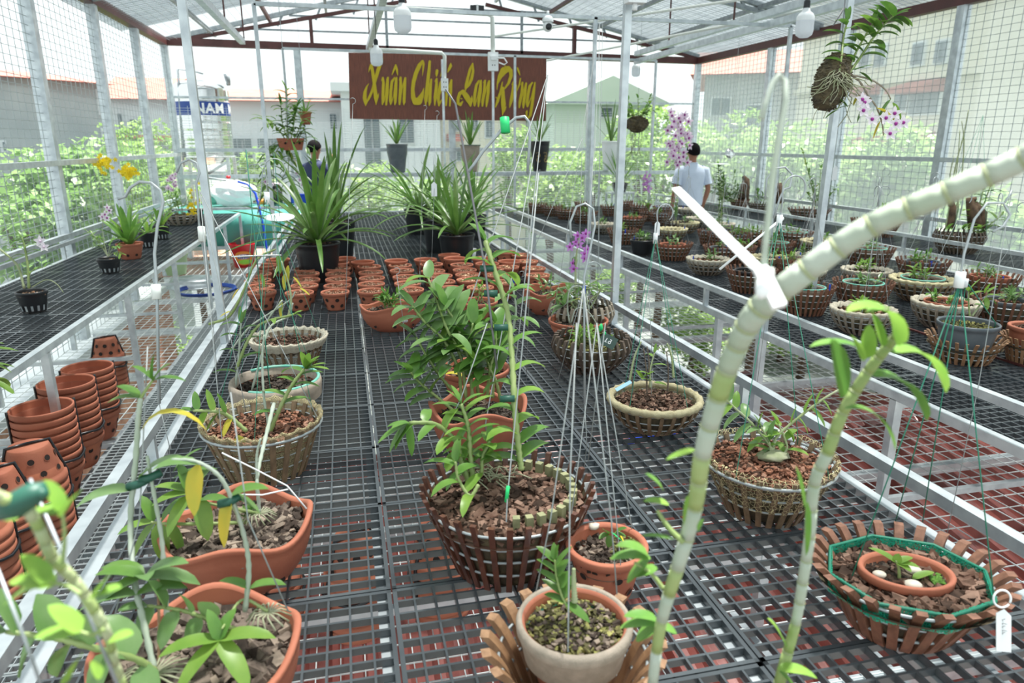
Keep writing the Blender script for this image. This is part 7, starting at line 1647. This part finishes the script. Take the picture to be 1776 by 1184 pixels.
bld('large cream apartment house with tiled awnings and barred windows, right', xy(1375, 21), xy(1680, 13.5), 10.5, 9, 'plaster_cream', [(1494,81,1512,118),(1520,76,1540,116),(1584,72,1607,115),(1624,68,1648,112),(1500,152,1530,190),(1555,155,1578,195),(1581,152,1634,200),(1500,240,1530,300)], ('slab', .3, .5, 'plaster_cream'), [(1483,146,1530,158),(1580,137,1640,152),(1520,228,1620,240)], bands=((6.2,.25),(5.2,.18),(3.15,.15)))
t_, _ = bld('yellow corner pilaster of the cream apartment house', xy(1622, 13.4), xy(1640, 13.2), 7.5, .12, 'plaster_yellow', name='pilaster'); b = MB(); b.box((-.35,-.35,9.6),(.35,.35,9.9)); b.build('cap', 'plaster_cream', t_, False)
bld('blank pale grey building at the right picture edge', xy(1690, 15), xy(2080, 10.5), 9, 6, 'plaster_white', [(1735,70,1742,92),(1722,225,1738,246),(1712,256,1735,270)], ('slab', .3, .6, 'tile_red'))
bld('low grey outbuilding in front of the grey plastered house, far left', xy(205, 20), xy(300, 20), zz(250, 245, 20), 4, 'plaster_grey', [(215,255,240,275)], ('slab', .15, .2, 'tile_red'))
# ---------------------------------------------------------------- trees and shrubs outside
def tree(px, py, y, rx, rz, n, label, m='leaf_tree', ls=.16, name='tree', trunk=True, rnd=None, x=None):
    rnd = rnd or random.Random(int(px+py)); c = at(px, py, y=y) if x is None else at(px, py, x=x); t = thing(name, (c.x, c.y, -3.6), label, name if name != 'climbing_shrub' else 'shrub'); zc = c.z+3.6
    b = MB(); lobes = [(Vector((rnd.uniform(-.6,.6)*rx, rnd.uniform(-.5,.5)*rx, rnd.uniform(-.6,.6)*rz)), rnd.uniform(.35,.6)) for _ in range(9)]
    for k in range(n):
        lc, lr = rnd.choice(lobes); v = Vector((rnd.gauss(0,1), rnd.gauss(0,1), rnd.gauss(0,1))).normalized()*rnd.uniform(.55,1)**.5*lr
        p = Vector((lc.x+v.x*rx, lc.y+v.y*rx, zc+lc.z+v.z*rz)); d_ = Vector((rnd.uniform(-1,1), rnd.uniform(-1,1), rnd.uniform(-.8,.5))).normalized()
        sd = d_.cross(Vector((rnd.uniform(-1,1), rnd.uniform(-1,1), 1))).normalized()*ls*.25; L_ = ls*rnd.uniform(.6,1.3)
        b.add([p, p+d_*L_*.45+sd, p+d_*L_, p+d_*L_*.45-sd], [(0,1,2,3)])
    b.build('crown', m, t, False)
    b = MB(); b.tube([(0,0,0), (.05*rx,0,zc*.5), (0,0,zc)], [.09*max(rx,.6),.07*max(rx,.6),.03], 8)
    for k in range(5): lc, lr = lobes[k]; b.tube([(0,0,zc*.6+.1*k), Vector((lc.x*.5, lc.y*.5, zc+lc.z*.3-rz*.2)), Vector((lc.x, lc.y, zc+lc.z))], [.04*max(rx,.6),.02,.008], 6)
    b.build('trunk', 'drift', t)
for a in ((1240,265,14.5,1.2,.9,2200,'leafy green tree behind the man, beyond the right back corner'), (1330,300,12.5,1.1,1.2,2600,'bright leafy bush outside the right wall beside the slim post'), (1430,290,13.5,1.1,.9,2200,'spreading green tree outside the right wall, left of the hanging orchid roots'),
          (1580,330,10.5,1.1,1.1,2600,'pale green bush outside the right wall under the cream house awnings'), (1500,330,11.5,1.0,1.2,2200,'green bush outside the right wall below the hanging orchid'), (1720,400,8.6,.9,.8,1800,'low sunlit bush outside the right wall at the picture edge'),
          (1030,300,15.5,1.0,.7,1600,'light green tree seen between the hanging wires right of the sign'), (1120,255,16.5,1.2,1.0,2000,'broad green tree in front of the pale green gabled house'), (1150,320,14,1.2,1.1,2200,'dark leafy shrub left of the man outside the back mesh'),
          (882,290,17,.8,1.0,1300,'slender dark tree below the right part of the sign'), (955,330,14.5,1.0,1.0,1800,'sunlit bush beyond the back wall behind the black swirled pot'), (720,350,18,1.3,.6,1200,'pale green bush behind the dark leaf cluster'),
          (640,345,15,1.0,.7,1300,'low green shrub beyond the back wall at bench end'), (435,310,16.5,.6,.6,900,'green tree partly behind the water tank'), (250,320,15,1.1,.8,2000,'dense green shrub between the tall yellow blooms and the tank')): tree(*a)
for a in ((40,355,10.5,1.3,.8,2600,'netted green shrub beyond the left wall nearest the camera'), (150,345,13,1.3,.8,2600,'netted green shrub beyond the left wall behind the yellow blooms'), (230,275,17,.9,.8,1200,'palm-like green tree before the grey house'), (330,380,14.5,.9,.7,1400,'low green shrub beyond the far end of the left bench'),
          (90,410,9.5,.9,.6,1500,'dark low shrub beside the brick terrace on the left')): tree(*a, m='leaf_tree_pale' if a[0] < 200 else 'leaf_tree')
for (px, py, lb) in ((1200,585,'shrub growing far below the right aisle mesh'), (1060,490,'shrub seen below the far right aisle'), (1360,560,'dark shrub below the right aisle near the slim post'), (300,640,'dark green netted shrub below the left walkway mesh'), (260,560,'green shrub far below the left bench')):
    c = at(px, py, z=-2.6); tree(px, py, c.y, 1.1, .7, 2000, lb, name='shrub')
b = MB(); b.box((XL-.75, 5.0, -3.6), (XL-.25, 11, -.35)); t = thing('brick_terrace', (0,0,0), 'reddish brick terrace wall along the outside of the left mesh wall', 'terrace'); b.build('terrace_wall', 'brick', t, False); b = MB(); b.box((XL-.8,4.95,-.35),(XL-.2,11,-.28)); b.build('coping', 'plaster_white', t, False)
